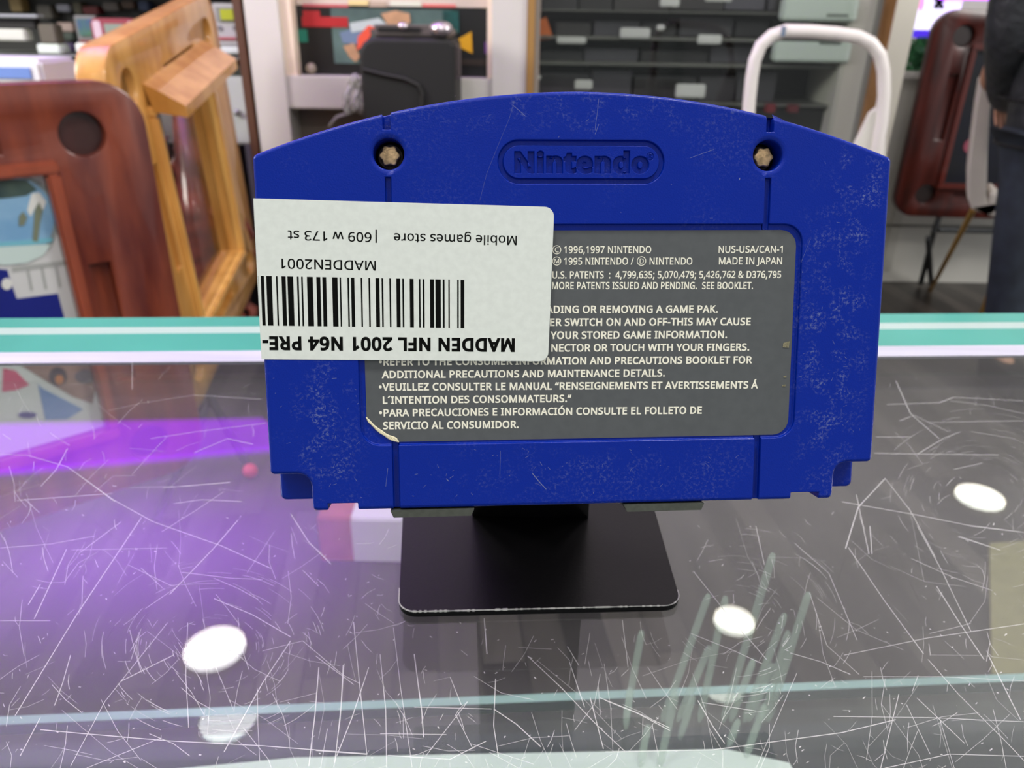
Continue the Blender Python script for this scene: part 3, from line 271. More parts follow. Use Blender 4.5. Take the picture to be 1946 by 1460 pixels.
'e': '452|234,438,269,435,301,427,329,414,354,396,374,373,390,346,402,315,409,281,411,244,411,201,117,201,122,157,134,119,154,90,181,69,215,56,254,52,280,53,305,56,327,60,348,66,370,73,392,82,392,20,370,11,349,4,327,-1,304,-5,279,-7,251,-8,212,-5,176,3,143,17,114,36,90,61,70,91,56,126,47,167,44,212,47,257,55,297,68,333,86,364,108,390,134,411,164,426,198,435,233,380,202,377,175,366,154,348,137,323,125,293,119,257,338,257,336,281,333,302,326,322,318,338,306,353,292,364,276,373,256,378|47.1.0;47.2.1;46.2.47;46.3.2;45.3.46;45.4.3;44.4.45;44.5.4;43.48.44;48.5.44;43.49.48;63.5.48;62.5.63;43.50.49;61.5.62;61.6.5;43.51.50;60.6.61;42.51.43;59.6.60;42.52.51;59.7.6;58.7.59;41.52.42;41.53.52;57.7.58;57.8.7;56.8.57;40.53.41;40.54.53;56.9.8;55.9.56;40.55.54;40.9.55;39.9.40;39.10.9;38.11.39;11.10.39;38.12.11;37.12.38;37.13.12;36.13.37;36.14.13;35.14.36;35.15.14;22.24.23;21.24.22;35.16.15;20.24.21;34.16.35;19.24.20;34.17.16;18.24.19;17.24.18;34.24.17;33.24.34;33.25.24;32.25.33;32.26.25;32.27.26;31.27.32;31.28.27;31.29.28;30.29.31',
'g': '493|221,438,248,436,273,431,297,422,319,409,338,393,355,373,359,373,369,430,425,430,425,-7,423,-46,416,-80,404,-109,388,-135,367,-155,341,-172,310,-183,274,-190,233,-192,202,-192,174,-189,147,-186,122,-180,99,-174,78,-165,78,-100,99,-110,123,-118,149,-125,177,-130,206,-133,237,-134,271,-130,300,-119,324,-101,341,-77,352,-48,355,-13,355,4,355,11,356,21,356,32,357,43,357,51,358,57,354,57,338,37,320,21,299,8,275,-1,250,-6,221,-8,170,-2,126,18,91,51,65,95,49,149,44,214,49,278,65,332,91,377,126,411,169,431,230,379,207,376,187,370,169,359,153,344,140,326,130,303,123,277,119,247,117,213,120,165,130,124,146,92,169,68,197,54,232,50,253,51,271,53,288,58,303,65,315,74,326,85,336,98,343,113,349,131,353,151,355,173,356,197,356,214,355,251,350,282,343,309,332,331,319,348,302,362,281,371,257,377|63.1.0;63.2.1;62.2.63;62.3.2;7.9.8;7.10.9;62.4.3;61.4.62;61.5.4;61.64.5;64.6.5;61.65.64;100.6.64;60.65.61;99.6.100;60.66.65;99.7.6;99.98.7;98.97.7;97.96.7;96.95.7;95.94.7;94.10.7;60.67.66;60.68.67;60.69.68;59.69.60;59.70.69;59.71.70;93.10.94;58.71.59;58.72.71;92.10.93;58.73.72;57.73.58;91.10.92;57.74.73;90.10.91;89.10.90;57.75.74;88.10.89;56.75.57;87.10.88;56.76.75;86.10.87;85.45.86;45.10.86;55.76.56;55.77.76;84.45.85;83.45.84;55.78.77;82.45.83;81.46.82;46.45.82;81.47.46;44.10.45;55.79.78;80.47.81;43.10.44;79.47.80;54.79.55;54.47.79;42.10.43;54.48.47;41.10.42;54.49.48;40.10.41;53.49.54;39.10.40;53.50.49;38.10.39;53.51.50;52.51.53;38.11.10;37.11.38;37.12.11;36.12.37;35.12.36;35.13.12;25.27.26;34.13.35;34.14.13;25.28.27;25.29.28;33.14.34;25.30.29;25.31.30;32.14.33;25.32.31;25.14.32;25.15.14;25.16.15;24.16.25;24.17.16;23.17.24;22.17.23;22.18.17;21.18.22;20.18.21;20.19.18',
'i': '207|104,591,115,590,124,586,133,580,140,572,144,560,145,546,144,532,140,521,133,512,124,506,115,502,104,501,93,502,83,506,75,512,68,521,64,532,63,546,64,560,68,572,75,580,83,586,93,590,139,430,139,0,68,0,68,430|26.24.27;26.25.24;23.1.0;22.1.23;22.2.1;21.2.22;21.3.2;20.3.21;20.4.3;19.4.20;19.5.4;18.5.19;18.6.5;17.6.18;17.7.6;16.7.17;16.8.7;15.8.16;15.9.8;14.9.15;14.10.9;13.10.14;13.11.10;12.11.13',
'l': '207|139,0,68,0,68,609,139,609|1.3.2;1.0.3',
'm': '750|540,438,584,434,621,421,649,401,669,371,681,330,685,280,685,0,615,0,615,277,613,308,606,333,594,353,577,367,555,376,528,379,490,374,460,362,438,342,423,315,414,280,411,237,411,0,342,0,342,277,341,298,337,317,332,333,325,347,315,359,303,367,289,374,272,377,253,379,227,377,204,370,185,360,170,347,158,329,150,308,144,283,140,255,139,223,139,0,68,0,68,430,125,430,136,371,140,371,149,385,160,398,173,409,186,418,201,425,217,431,233,435,249,437,266,438,298,436,325,430,349,420,369,406,386,388,398,366,402,366,418,388,438,406,461,420,486,430,512,436|56.58.57;69.1.0;55.58.56;55.59.58;68.1.69;54.59.55;68.2.1;53.59.54;53.60.59;67.2.68;44.46.45;44.47.46;52.60.53;67.3.2;52.61.60;66.3.67;51.61.52;50.61.51;50.62.61;65.3.66;65.4.3;49.62.50;64.15.65;15.4.65;49.32.62;32.63.62;48.33.49;33.32.49;48.34.33;64.16.15;14.4.15;31.63.32;48.35.34;13.4.14;64.17.16;30.63.31;44.48.47;44.39.48;39.38.48;38.37.48;37.36.48;36.35.48;13.5.4;29.63.30;12.5.13;29.64.63;29.17.64;29.18.17;28.18.29;11.5.12;27.18.28;27.19.18;26.19.27;10.5.11;10.6.5;25.19.26;25.20.19;44.40.39;9.6.10;24.20.25;44.41.40;9.7.6;24.21.20;23.21.24;8.7.9;44.42.41;23.22.21;44.43.42',
'n': '496|275,438,322,434,361,421,391,401,413,371,426,330,431,280,431,0,361,0,361,275,358,307,351,333,338,353,319,367,295,376,265,379,222,374,189,361,166,338,151,308,142,269,139,223,139,0,68,0,68,430,125,430,136,371,140,371,150,385,162,398,175,409,190,418,206,425,222,431,239,435,257,437|35.1.0;34.1.35;33.1.34;33.2.1;32.2.33;23.25.24;23.26.25;31.2.32;31.3.2;30.3.31;29.3.30;29.4.3;28.4.29;27.15.28;15.4.28;27.16.15;14.4.15;13.4.14;27.17.16;23.27.26;23.19.27;19.18.27;18.17.27;13.5.4;12.5.13;11.5.12;10.5.11;10.6.5;23.20.19;9.6.10;9.7.6;8.7.9;23.21.20;23.22.21',
'o': '485|442,216,440,181,436,150,428,121,417,95,404,71,388,51,369,33,348,18,324,7,299,-1,271,-6,241,-8,214,-6,188,-1,163,7,140,18,119,33,100,51,84,71,70,95,59,121,51,150,46,181,44,216,47,261,55,301,68,336,87,367,110,392,137,412,169,426,204,435,244,438,281,435,316,426,347,412,374,392,398,367,417,336,431,301,439,261,117,216,119,184,123,154,130,128,141,105,155,86,172,71,192,59,216,53,243,51,270,53,294,59,314,71,331,86,345,105,356,128,363,154,367,184,369,216,367,248,363,277,355,303,345,325,331,344,314,359,294,370,270,376,242,379,202,374,171,359,147,335,130,303,120,263|32.34.33;31.34.32;31.35.34;30.35.31;30.36.35;29.36.30;29.37.36;29.38.37;28.69.29;69.38.29;28.70.69;68.38.69;67.38.68;28.71.70;66.38.67;66.39.38;27.71.28;27.72.71;65.39.66;64.39.65;26.72.27;64.40.39;26.73.72;63.40.64;62.40.63;26.74.73;25.74.26;62.41.40;61.41.62;25.42.74;24.42.25;61.0.41;60.0.61;23.42.24;23.43.42;59.0.60;59.1.0;23.44.43;58.1.59;22.44.23;58.2.1;22.45.44;57.2.58;21.45.22;57.3.2;21.46.45;56.3.57;20.46.21;56.4.3;20.47.46;55.4.56;19.47.20;55.5.4;19.48.47;54.5.55;18.48.19;54.6.5;18.49.48;53.6.54;18.50.49;52.6.53;18.51.50;51.6.52;17.51.18;17.6.51;17.7.6;16.7.17;16.8.7;16.9.8;15.9.16;14.9.15;14.10.9;14.11.10;13.11.14;13.12.11',
'r': '331|269,438,277,438,286,437,295,437,304,436,312,435,319,433,310,368,303,370,296,371,287,372,279,373,271,374,264,374,248,373,232,369,217,363,202,355,189,346,176,334,166,321,156,305,149,289,143,270,140,251,139,229,139,0,68,0,68,430,126,430,134,351,137,351,147,367,158,381,170,395,183,407,198,418,214,426,231,433,249,437|39.1.0;39.2.1;39.3.2;39.4.3;38.4.39;38.5.4;38.6.5;38.7.6;37.7.38;27.29.28;27.30.29;36.7.37;35.7.36;34.8.35;8.7.35;33.11.34;11.10.34;10.9.34;9.8.34;32.13.33;13.12.33;12.11.33;32.14.13;32.15.14;32.16.15;31.16.32;31.17.16;31.18.17;27.31.30;27.23.31;23.22.31;22.21.31;21.20.31;20.19.31;19.18.31;27.24.23;27.25.24;27.26.25',
's': '384|348,119,346,92,339,69,327,49,311,32,292,18,268,6,241,-2,210,-6,176,-8,148,-7,122,-5,99,-1,78,5,59,11,42,19,42,83,60,75,81,67,104,60,128,54,153,50,178,49,211,51,236,57,256,66,269,79,277,94,280,112,279,123,276,132,271,141,264,150,253,158,239,167,222,176,200,185,174,196,148,206,124,217,103,228,84,239,69,252,57,266,48,283,43,302,41,324,46,358,61,386,85,408,118,425,157,435,202,438,228,437,252,434,275,430,298,424,319,417,339,409,315,353,297,360,278,366,258,372,238,377,218,379,197,380,171,379,149,374,131,366,118,356,111,343,108,328,109,317,113,307,119,298,127,290,139,282,154,274,172,266,193,256,219,246,245,236,268,226,289,215,306,203,321,191,333,176,341,159,346,140|51.53.52;51.54.53;50.54.51;50.55.54;50.56.55;49.56.50;49.57.56;49.58.57;49.63.58;63.62.58;62.61.58;61.60.58;60.59.58;48.65.49;65.64.49;64.63.49;47.66.48;66.65.48;47.67.66;47.68.67;47.69.68;46.69.47;46.70.69;46.71.70;46.72.71;45.72.46;45.73.72;45.74.73;44.74.45;44.75.74;44.76.75;43.76.44;43.77.76;43.78.77;42.78.43;42.79.78;42.80.79;41.80.42;41.81.80;40.81.41;40.82.81;39.82.40;39.83.82;38.83.39;38.84.83;37.84.38;37.85.84;36.85.37;36.86.85;35.86.36;35.87.86;34.87.35;33.87.34;33.88.87;32.88.33;31.88.32;30.88.31;30.0.88;29.0.30;28.0.29;28.1.0;27.1.28;26.1.27;26.2.1;15.17.16;25.2.26;15.18.17;25.3.2;15.19.18;24.3.25;15.20.19;23.3.24;15.21.20;22.3.23;15.22.21;15.3.22;15.4.3;15.5.4;14.5.15;14.6.5;13.6.14;13.7.6;12.7.13;11.7.12;11.8.7;10.8.11;10.9.8',
't': '289|212,50,222,50,233,51,245,53,255,54,264,56,272,59,272,5,263,1,253,-2,240,-4,226,-6,213,-8,200,-8,178,-7,157,-3,138,4,120,13,104,27,91,44,82,66,76,93,74,125,74,375,13,375,13,409,75,437,103,528,144,528,144,430,269,430,269,375,144,375,144,127,146,103,153,83,163,69,177,58,193,52|26.28.27;26.29.28;25.29.26;25.30.29;25.31.30;24.31.25;23.31.24;22.32.23;32.31.23;22.33.32;22.34.33;21.34.22;21.35.34;20.35.21;20.36.35;20.37.36;19.37.20;5.7.6;19.38.37;4.7.5;3.7.4;2.7.3;19.0.38;1.7.2;0.7.1;19.7.0;18.7.19;17.7.18;16.7.17;16.8.7;15.8.16;15.9.8;15.10.9;14.10.15;14.11.10;14.12.11;13.12.14',
'w': '630|346,243,342,254,339,265,336,276,333,287,330,297,328,308,325,317,323,326,321,335,319,343,317,351,316,357,313,357,312,351,310,343,308,335,306,326,304,317,302,307,299,297,297,286,294,275,291,264,287,253,284,242,207,1,127,1,9,431,82,431,141,201,145,186,149,170,153,154,157,139,160,124,163,109,166,96,168,84,169,73,172,73,174,80,176,88,178,97,180,107,182,117,185,128,187,138,190,149,193,160,196,170,199,180,201,188,277,431,354,431,428,188,432,176,436,163,440,149,444,135,447,122,451,109,454,96,456,84,457,74,460,74,462,84,464,95,466,108,469,122,473,137,477,153,481,169,485,185,489,201,549,431,621,431,502,1,419,1|27.29.28;27.30.29;52.54.53;52.13.54;13.12.54;12.55.54;74.76.75;74.77.76;52.14.13;11.55.12;52.15.14;10.55.11;52.16.15;9.55.10;52.17.16;8.55.9;7.55.8;52.18.17;6.55.7;52.19.18;5.55.6;52.20.19;4.55.5;52.21.20;3.55.4;52.22.21;2.55.3;52.23.22;1.55.2;52.24.23;0.55.1;52.25.24;78.55.0;52.26.25;27.31.30;73.77.74;51.26.52;78.56.55;27.32.31;72.77.73;50.26.51;78.57.56;27.33.32;49.26.50;71.77.72;78.58.57;48.26.49;27.34.33;70.77.71;78.59.58;47.26.48;27.35.34;46.26.47;69.77.70;78.60.59;45.26.46;27.36.35;68.77.69;78.61.60;44.26.45;27.37.36;78.62.61;67.77.68;43.26.44;42.26.43;78.63.62;27.38.37;66.77.67;41.26.42;78.64.63;27.39.38;65.77.66;40.26.41;78.65.64;78.77.65;27.40.39;27.26.40',
'|': '442|192,609,250,609,250,-193,192,-193|3.1.0;3.2.1',
'®': '667|224,111,224,461,326,461,366,458,398,450,423,435,440,415,450,389,453,358,451,334,445,314,434,298,420,285,406,274,391,266,484,111,415,111,334,249,285,249,285,111,325,299,344,301,360,306,374,315,383,327,389,340,391,356,390,373,384,387,375,397,362,404,345,408,324,410,285,410,285,299,334,-8,292,-6,253,2,216,14,181,30,150,51,122,75,98,103,77,134,61,168,49,205,42,245,39,286,42,328,49,367,61,404,77,438,98,470,122,498,150,522,181,543,216,559,253,571,292,578,334,581,373,578,411,571,448,559,482,543,513,522,542,498,567,470,588,438,605,404,618,367,625,328,628,286,626,245,618,205,606,168,590,134,569,103,545,75,517,51,486,30,451,14,415,2,375,-6,334,34,367,37,399,43,430,53,459,67,485,84,509,105,531,129,548,156,563,185,574,217,580,250,582,286,580,320,574,353,564,384,550,413,533,440,512,464,489,486,462,504,433,518,402,529,369,536,334,538,298,536,265,530,233,520,204,506,178,488,154,467,134,443,117,417,103,387,92,356,86,322,84,286,86,252,92,220,103,188,117,159,134,132,154,108,178,87,204,69,233,54,265,43,298,37|58.60.59;57.60.58;57.61.60;56.61.57;56.62.61;55.62.56;55.63.62;54.108.55;108.107.55;107.63.55;107.106.63;106.64.63;54.109.108;105.64.106;54.110.109;104.64.105;53.110.54;104.65.64;53.111.110;103.65.104;53.112.111;102.65.103;52.112.53;102.66.65;52.113.112;101.66.102;51.113.52;101.67.66;51.114.113;100.67.101;0.33.1;33.2.1;33.3.2;33.4.3;33.5.4;51.115.114;99.67.100;50.115.51;99.68.67;33.6.5;50.116.115;33.32.6;32.31.6;31.7.6;98.68.99;0.34.33;30.7.31;49.116.50;98.69.68;29.7.30;28.7.29;28.8.7;49.117.116;27.8.28;97.69.98;26.8.27;48.117.49;97.70.69;26.9.8;25.9.26;48.118.117;96.70.97;24.9.25;24.10.9;47.118.48;96.71.70;23.10.24;47.119.118;95.71.96;22.10.23;22.11.10;21.11.22;20.11.21;0.18.34;18.20.34;18.11.20;18.12.11;46.119.47;46.120.119;94.71.95;94.72.71;18.13.12;18.14.13;18.17.14;17.15.14;46.121.120;93.72.94;0.19.18;16.15.17;93.73.72;45.121.46;45.122.121;92.73.93;92.74.73;44.122.45;44.123.122;91.74.92;43.123.44;91.75.74;43.124.123;90.75.91;42.124.43;90.76.75;42.125.124;89.76.90;42.126.125;88.76.89;88.77.76;41.126.42;41.127.126;87.77.88;40.127.41;87.78.77;40.128.127;86.78.87;40.129.128;85.78.86;39.129.40;85.79.78;39.130.129;84.79.85;39.83.130;83.79.84;39.79.83;38.79.39;38.80.79;37.80.38;37.81.80;36.81.37;36.82.81;35.82.36',
'´': '225|193,606,188,598,181,589,172,579,163,568,153,557,142,546,131,534,120,523,109,513,99,503,88,494,79,486,32,486,32,496,40,506,49,518,58,532,67,546,77,560,86,575,94,589,102,602,108,614,193,614|22.24.23;22.0.24;22.1.0;21.1.22;21.2.1;21.3.2;20.3.21;20.4.3;19.4.20;19.5.4;18.5.19;18.6.5;18.7.6;17.7.18;17.8.7;16.8.17;16.9.8;15.9.16;15.10.9;14.10.15;14.11.10;13.11.14;13.12.11',
'Á': '512|374,749,368,741,361,732,353,722,343,711,333,700,323,688,312,677,301,666,290,656,279,646,269,637,259,629,213,629,213,638,221,649,229,661,239,674,248,688,257,703,266,717,275,732,282,745,289,757,374,757,437,0,368,177,141,177,73,0,0,0,224,575,289,575,512,0,282,415,280,420,278,428,274,438,271,449,267,461,263,473,260,484,257,493,255,500,252,490,249,479,247,468,244,457,241,447,238,438,235,429,232,421,230,415,165,241,346,241|29.31.30;29.42.31;42.32.31;29.43.42;41.32.42;40.32.41;29.44.43;39.32.40;29.45.44;38.32.39;29.46.45;37.32.38;29.47.46;36.32.37;29.48.47;29.49.48;35.32.36;29.50.49;34.32.35;29.51.50;33.32.34;29.52.51;53.32.33;29.27.52;27.53.52;27.26.53;26.32.53;29.28.27;25.32.26;22.24.23;22.0.24;22.1.0;21.1.22;21.2.1;21.3.2;20.3.21;20.4.3;19.4.20;19.5.4;18.5.19;18.6.5;17.6.18;17.7.6;17.8.7;16.8.17;16.9.8;15.9.16;15.10.9;14.10.15;14.11.10;13.11.14;13.12.11',
'Ó': '626|432,749,427,741,420,732,411,722,402,711,392,700,381,688,370,677,359,666,348,656,338,646,327,637,318,629,271,629,271,638,279,649,288,661,297,674,306,688,316,703,325,717,333,732,341,745,347,757,432,757,577,287,576,244,570,204,561,166,547,132,531,101,510,73,486,49,459,29,428,13,393,1,355,-6,314,-8,271,-6,232,1,196,13,165,29,138,49,114,73,94,101,78,132,65,167,56,204,51,245,49,288,52,344,62,396,78,442,100,482,130,517,166,545,208,565,258,577,314,581,369,577,417,565,459,545,495,517,524,483,547,442,564,396,574,344,125,287,127,241,134,200,145,163,161,131,182,104,207,83,238,67,273,58,314,55,354,58,390,67,420,83,445,104,465,131,481,163,492,200,499,241,501,287,496,354,481,411,456,457,421,491,373,511,314,518,274,515,238,506,207,490,182,469,161,443,145,411,134,374,127,333|57.59.58;57.60.59;56.60.57;56.61.60;55.61.56;55.62.61;54.91.55;91.62.55;54.92.91;90.62.91;90.63.62;53.92.54;53.93.92;89.63.90;53.94.93;88.63.89;53.95.94;88.64.63;52.95.53;52.96.95;87.64.88;52.97.96;87.65.64;51.97.52;51.98.97;86.65.87;86.66.65;50.98.51;50.99.98;85.66.86;49.99.50;85.25.66;49.67.99;48.67.49;48.68.67;84.25.85;84.26.25;47.68.48;84.27.26;47.69.68;83.27.84;46.69.47;83.28.27;82.28.83;46.70.69;45.70.46;82.29.28;45.71.70;81.29.82;44.71.45;81.30.29;44.72.71;80.30.81;44.73.72;79.30.80;43.73.44;79.31.30;43.74.73;78.31.79;42.74.43;78.32.31;42.75.74;77.32.78;42.76.75;76.32.77;42.32.76;41.32.42;41.33.32;40.33.41;40.34.33;39.34.40;39.35.34;38.35.39;38.36.35;37.36.38;22.24.23;22.0.24;22.1.0;21.1.22;21.2.1;21.3.2;20.3.21;20.4.3;19.4.20;19.5.4;18.5.19;18.6.5;17.6.18;17.7.6;17.8.7;16.8.17;16.9.8;15.9.16;15.10.9;14.10.15;14.11.10;13.11.14;13.12.11',
'“': '288|130,573,125,552,120,530,115,507,110,483,105,460,100,438,96,416,93,395,90,376,14,376,10,385,15,404,21,424,28,445,36,467,44,489,53,511,61,532,70,553,79,573,278,573,273,552,268,530,263,507,258,483,253,460,249,438,245,416,241,395,238,376,162,376,156,385,162,404,168,424,175,445,183,467,191,489,200,511,209,532,217,553,226,573|40.21.41;40.22.21;39.22.40;39.23.22;38.23.39;38.24.23;37.24.38;37.25.24;36.25.37;36.26.25;35.26.36;35.27.26;34.27.35;34.28.27;33.28.34;33.29.28;32.29.33;32.30.29;31.30.32;19.0.20;19.1.0;18.1.19;18.2.1;17.2.18;17.3.2;16.3.17;16.4.3;15.4.16;15.5.4;14.5.15;14.6.5;13.6.14;13.7.6;12.7.13;12.8.7;11.8.12;11.9.8;10.9.11',
'•': '302|62,293,63,315,67,335,73,351,82,364,93,375,105,383,120,388,135,391,151,392,167,391,182,388,196,383,208,375,219,364,228,351,234,335,238,315,240,293,238,271,234,252,228,235,219,222,208,211,196,203,182,198,167,194,151,193,135,194,120,198,105,203,93,211,82,222,73,235,67,252,63,271|8.10.9;7.10.8;7.11.10;6.11.7;6.12.11;5.12.6;5.13.12;4.13.5;4.14.13;3.14.4;3.15.14;2.15.3;2.16.15;1.16.2;1.17.16;0.17.1;0.18.17;35.18.0;35.19.18;34.19.35;34.20.19;33.20.34;33.21.20;32.21.33;32.22.21;31.22.32;31.23.22;30.23.31;30.24.23;29.24.30;29.25.24;28.25.29;28.26.25;27.26.28',
}
class Line:
    def __init__(s): s.v = []; s.f = []
def text2d(txt, bold=0.0):
    """outline lettering, one em = 1 unit, thickened outward by bold"""
    L = Line(); x = 0.0
    for ch in txt:
        adv, vs, fs = GLYPHS[ch].split('|'); n0 = len(L.v)
        c = [int(k) / 1000 for k in vs.split(',')] if vs else []
        pts = [Vector((c[i], c[i + 1])) for i in range(0, len(c), 2)]; F_ = [[int(k) for k in f.split('.')] for f in fs.split(';')] if fs else []
        if bold:
            nxt = {}
            for f in F_:
                ar = sum(pts[f[i]].x * pts[f[(i + 1) % len(f)]].y - pts[f[(i + 1) % len(f)]].x * pts[f[i]].y for i in range(len(f)))
                if ar < 0: f.reverse()
            E_ = {(f[i], f[(i + 1) % len(f)]) for f in F_ for i in range(len(f))}
            B_ = [e for e in E_ if (e[1], e[0]) not in E_]
            prv = {e[1]: e[0] for e in B_}; nxt = {e[0]: e[1] for e in B_}; q = [p.copy() for p in pts]
            for i in nxt:
                if i not in prv: continue
                u = (pts[i] - pts[prv[i]]).normalized(); w_ = (pts[nxt[i]] - pts[i]).normalized()
                n1 = Vector((u.y, -u.x)); n2 = Vector((w_.y, -w_.x)); m_ = n1 + n2
                if m_.length < .3: m_ = n1
                m_.normalize(); q[i] = pts[i] + m_ * (bold / max(.5, m_.dot(n1)))
            pts = q
        L.v += [(p.x + x, p.y) for p in pts]; L.f += [[n0 + k for k in f] for f in F_]
        x += int(adv) / 1000 + bold * 1.0
    return L
CAPH = .001 * max(int(k) for k in GLYPHS['H'].split('|')[1].split(',')[1::2])
# ============================================================ THE CARTRIDGE
Rr = Vector((0.138393252, 0.0645837, 0.0101293746)); tt = Vector((0.0126912701, -0.0134170735, -0.146402374))
RC = Matrix.Rotation(Rr.length, 3, Rr.normalized())
TC = MC @ (Matrix.Translation(tt) @ RC.to_4x4())            # cartridge frame: x right, y up its face, z out of the face
TCi = TC.inverted()
def face(px, py, z=0.0):
    """pixel -> millimetres on the cartridge face"""
    o = TCi @ CAM; d = (TCi.to_3x3() @ ray(px, py)); s = (z / 1000 - o.z) / d.z; q = (o + d * s) * 1000
    return q.x, q.y
def lettering(lines, z, name, m, parent):
    """lines: (text, xl, yl, xr, yr, cap height px, bold, flipped) read in photo pixels"""
    vs = []; fs = []
    for (s, xl, yl, xr, yr, ch, bold, flip) in lines:
        me = text2d(s, bold); xs = [v[0] for v in me.v]; x0, x1 = min(xs), max(xs)
        a = Vector(face(xl, yl, z)); b = Vector(face(xr, yr, z)); u = (b - a); L = u.length; u.normalize(); n = Vector((-u.y, u.x))
        h = (a - Vector(face(xl, yl - ch, z))).length if not flip else (a - Vector(face(xl, yl + ch, z))).length
        k = len(vs)
        for v in me.v:
            q = a + u * ((v[0] - x0) / (x1 - x0) * L) + n * (v[1] / CAPH * h)
            vs.append((q.x / 1000, q.y / 1000, z / 1000))
        for p in me.f: fs.append([k + i for i in p])
    me = bpy.data.meshes.new(name); me.from_pydata(vs, [], fs); return link(name, me, m, parent)

cart = bpy.data.objects.new('game_cartridge', None); C.collection.objects.link(cart); cart.matrix_world = TC; cart.empty_display_size = 0.02
tag(cart, 'blue plastic game cartridge with grey rear label and white barcode sticker, leaning on black stand', 'game cartridge')
def blue_plastic():
    m = bpy.data.materials.new('blue_plastic'); m.use_nodes = True; nt = m.node_tree; b = nt.nodes['Principled BSDF']
    N = nt.nodes.new; Lk = nt.links.new
    tc = N('ShaderNodeTexCoord')
    b.inputs['Roughness'].default_value = 0.27; b.inputs['Specular IOR Level'].default_value = 0.2
    # scuffing: pale speckle that follows a patchy mask
    fine = N('ShaderNodeTexNoise'); fine.inputs['Scale'].default_value = 1500; fine.inputs['Detail'].default_value = 6; fine.inputs['Roughness'].default_value = .7
    patch = N('ShaderNodeTexNoise'); patch.inputs['Scale'].default_value = 55; patch.inputs['Detail'].default_value = 5
    mid = N('ShaderNodeTexNoise'); mid.inputs['Scale'].default_value = 260; mid.inputs['Detail'].default_value = 4
    for t in (fine, patch, mid): Lk(tc.outputs['Object'], t.inputs[0])
    r1 = N('ShaderNodeValToRGB'); r1.color_ramp.elements[0].position = .5; r1.color_ramp.elements[1].position = .66; Lk(fine.outputs[0], r1.inputs[0])
    r2 = N('ShaderNodeValToRGB'); r2.color_ramp.elements[0].position = .5; r2.color_ramp.elements[1].position = .68; Lk(patch.outputs[0], r2.inputs[0])
    r3 = N('ShaderNodeValToRGB'); r3.color_ramp.elements[0].position = .45; r3.color_ramp.elements[1].position = .7; Lk(mid.outputs[0], r3.inputs[0])
    # worn bands near the left and right grips
    sep = N('ShaderNodeSeparateXYZ'); Lk(tc.outputs['Object'], sep.inputs[0])
    def band(axis, c, wd):
        a = N('ShaderNodeMath'); a.operation = 'SUBTRACT'; a.inputs[1].default_value = c; Lk(sep.outputs[axis], a.inputs[0])
        d = N('ShaderNodeMath'); d.operation = 'ABSOLUTE'; Lk(a.outputs[0], d.inputs[0])
        e = N('ShaderNodeMapRange'); e.inputs[1].default_value = wd; e.inputs[2].default_value = wd * .25; Lk(d.outputs[0], e.inputs[0]); return e
    def mul(a, c, op='MULTIPLY'):
        q = N('ShaderNodeMath'); q.operation = op; q.use_clamp = True
        Lk(a.outputs[0], q.inputs[0])
        if isinstance(c, (int, float)): q.inputs[1].default_value = c
        else: Lk(c.outputs[0], q.inputs[1])
        return q
    b1 = mul(band('X', .0485, .008), band('Y', .020, .034)); b2 = mul(band('X', -.0475, .0065), band('Y', .006, .016))
    b3 = mul(band('X', .052, .006), band('Y', .050, .012)); b4 = mul(band('X', 0, .034), band('Y', -.004, .006)); b5 = mul(band('X', 0, .05), band('Y', .064, .006))
    s = mul(mul(b1, b2, 'ADD'), mul(b3, mul(mul(b4, .35), mul(b5, .4), 'ADD'), 'ADD'), 'ADD')
    worn = mul(mul(s, r3), .9)
    base = mul(r2, .12)
    tot = mul(mul(worn, base, 'ADD'), r1)
    amt = mul(tot, .8)
    cr = N('ShaderNodeMixRGB'); cr.inputs[1].default_value = (.0002, .0185, .29, 1); cr.inputs[2].default_value = (.30, .36, .5, 1)
    Lk(amt.outputs[0], cr.inputs[0]); Lk(cr.outputs[0], b.inputs['Base Color'])
    bn = N('ShaderNodeTexNoise'); bn.inputs['Scale'].default_value = 3600; bn.inputs['Detail'].default_value = 2; Lk(tc.outputs['Object'], bn.inputs[0])
    bp = N('ShaderNodeBump'); bp.inputs['Strength'].default_value = .35; bp.inputs['Distance'].default_value = .00012
    Lk(bn.outputs[0], bp.inputs['Height']); Lk(bp.outputs[0], b.inputs['Normal'])
    return m
BLUE = blue_plastic()
def top_y(x): return 66.4 - .08 * min(1, abs(x) / 12) - (abs(x) / 58.2) ** 2.02 * 11.3
def shell_outline(notch=True):
    pts = []; rad = []
    def a(x, y, r=0): pts.append((x, y)); rad.append(r)
    hw = 58.2
    xs = [hw - i * (2 * hw) / 36 for i in range(37)]
    a(xs[0], top_y(xs[0]), 1.0)
    for x in xs[1:-1]: a(x, top_y(x))
    a(-hw, top_y(hw), 1.0)
    if notch:
        a(-57.9, -2.75, .9); a(-50.5, -2.75, 2.3); a(-50.3, -9.9, .9)
        a(50.3, -9.9, .9); a(50.5, -2.75, 2.3); a(57.9, -2.75, .9)
    else:
        a(-57.9, -9.7, 1.2); a(57.9, -9.7, 1.2)
    return round_poly(pts, rad)
front = beveled(MB().prism(shell_outline(True), -7.0, 0.0).mesh('f'), .8, 4, 60)
cut = []
for s in (-1, 1): cut.append(MB().box(s * 41.85, s * 47.5, -12, -8.5, -9, 3).mesh('c'))
def cbox(x0, x1, y0, y1, d): cut.append(MB().box(x0, x1, y0, y1, -d, 3).mesh('c'))
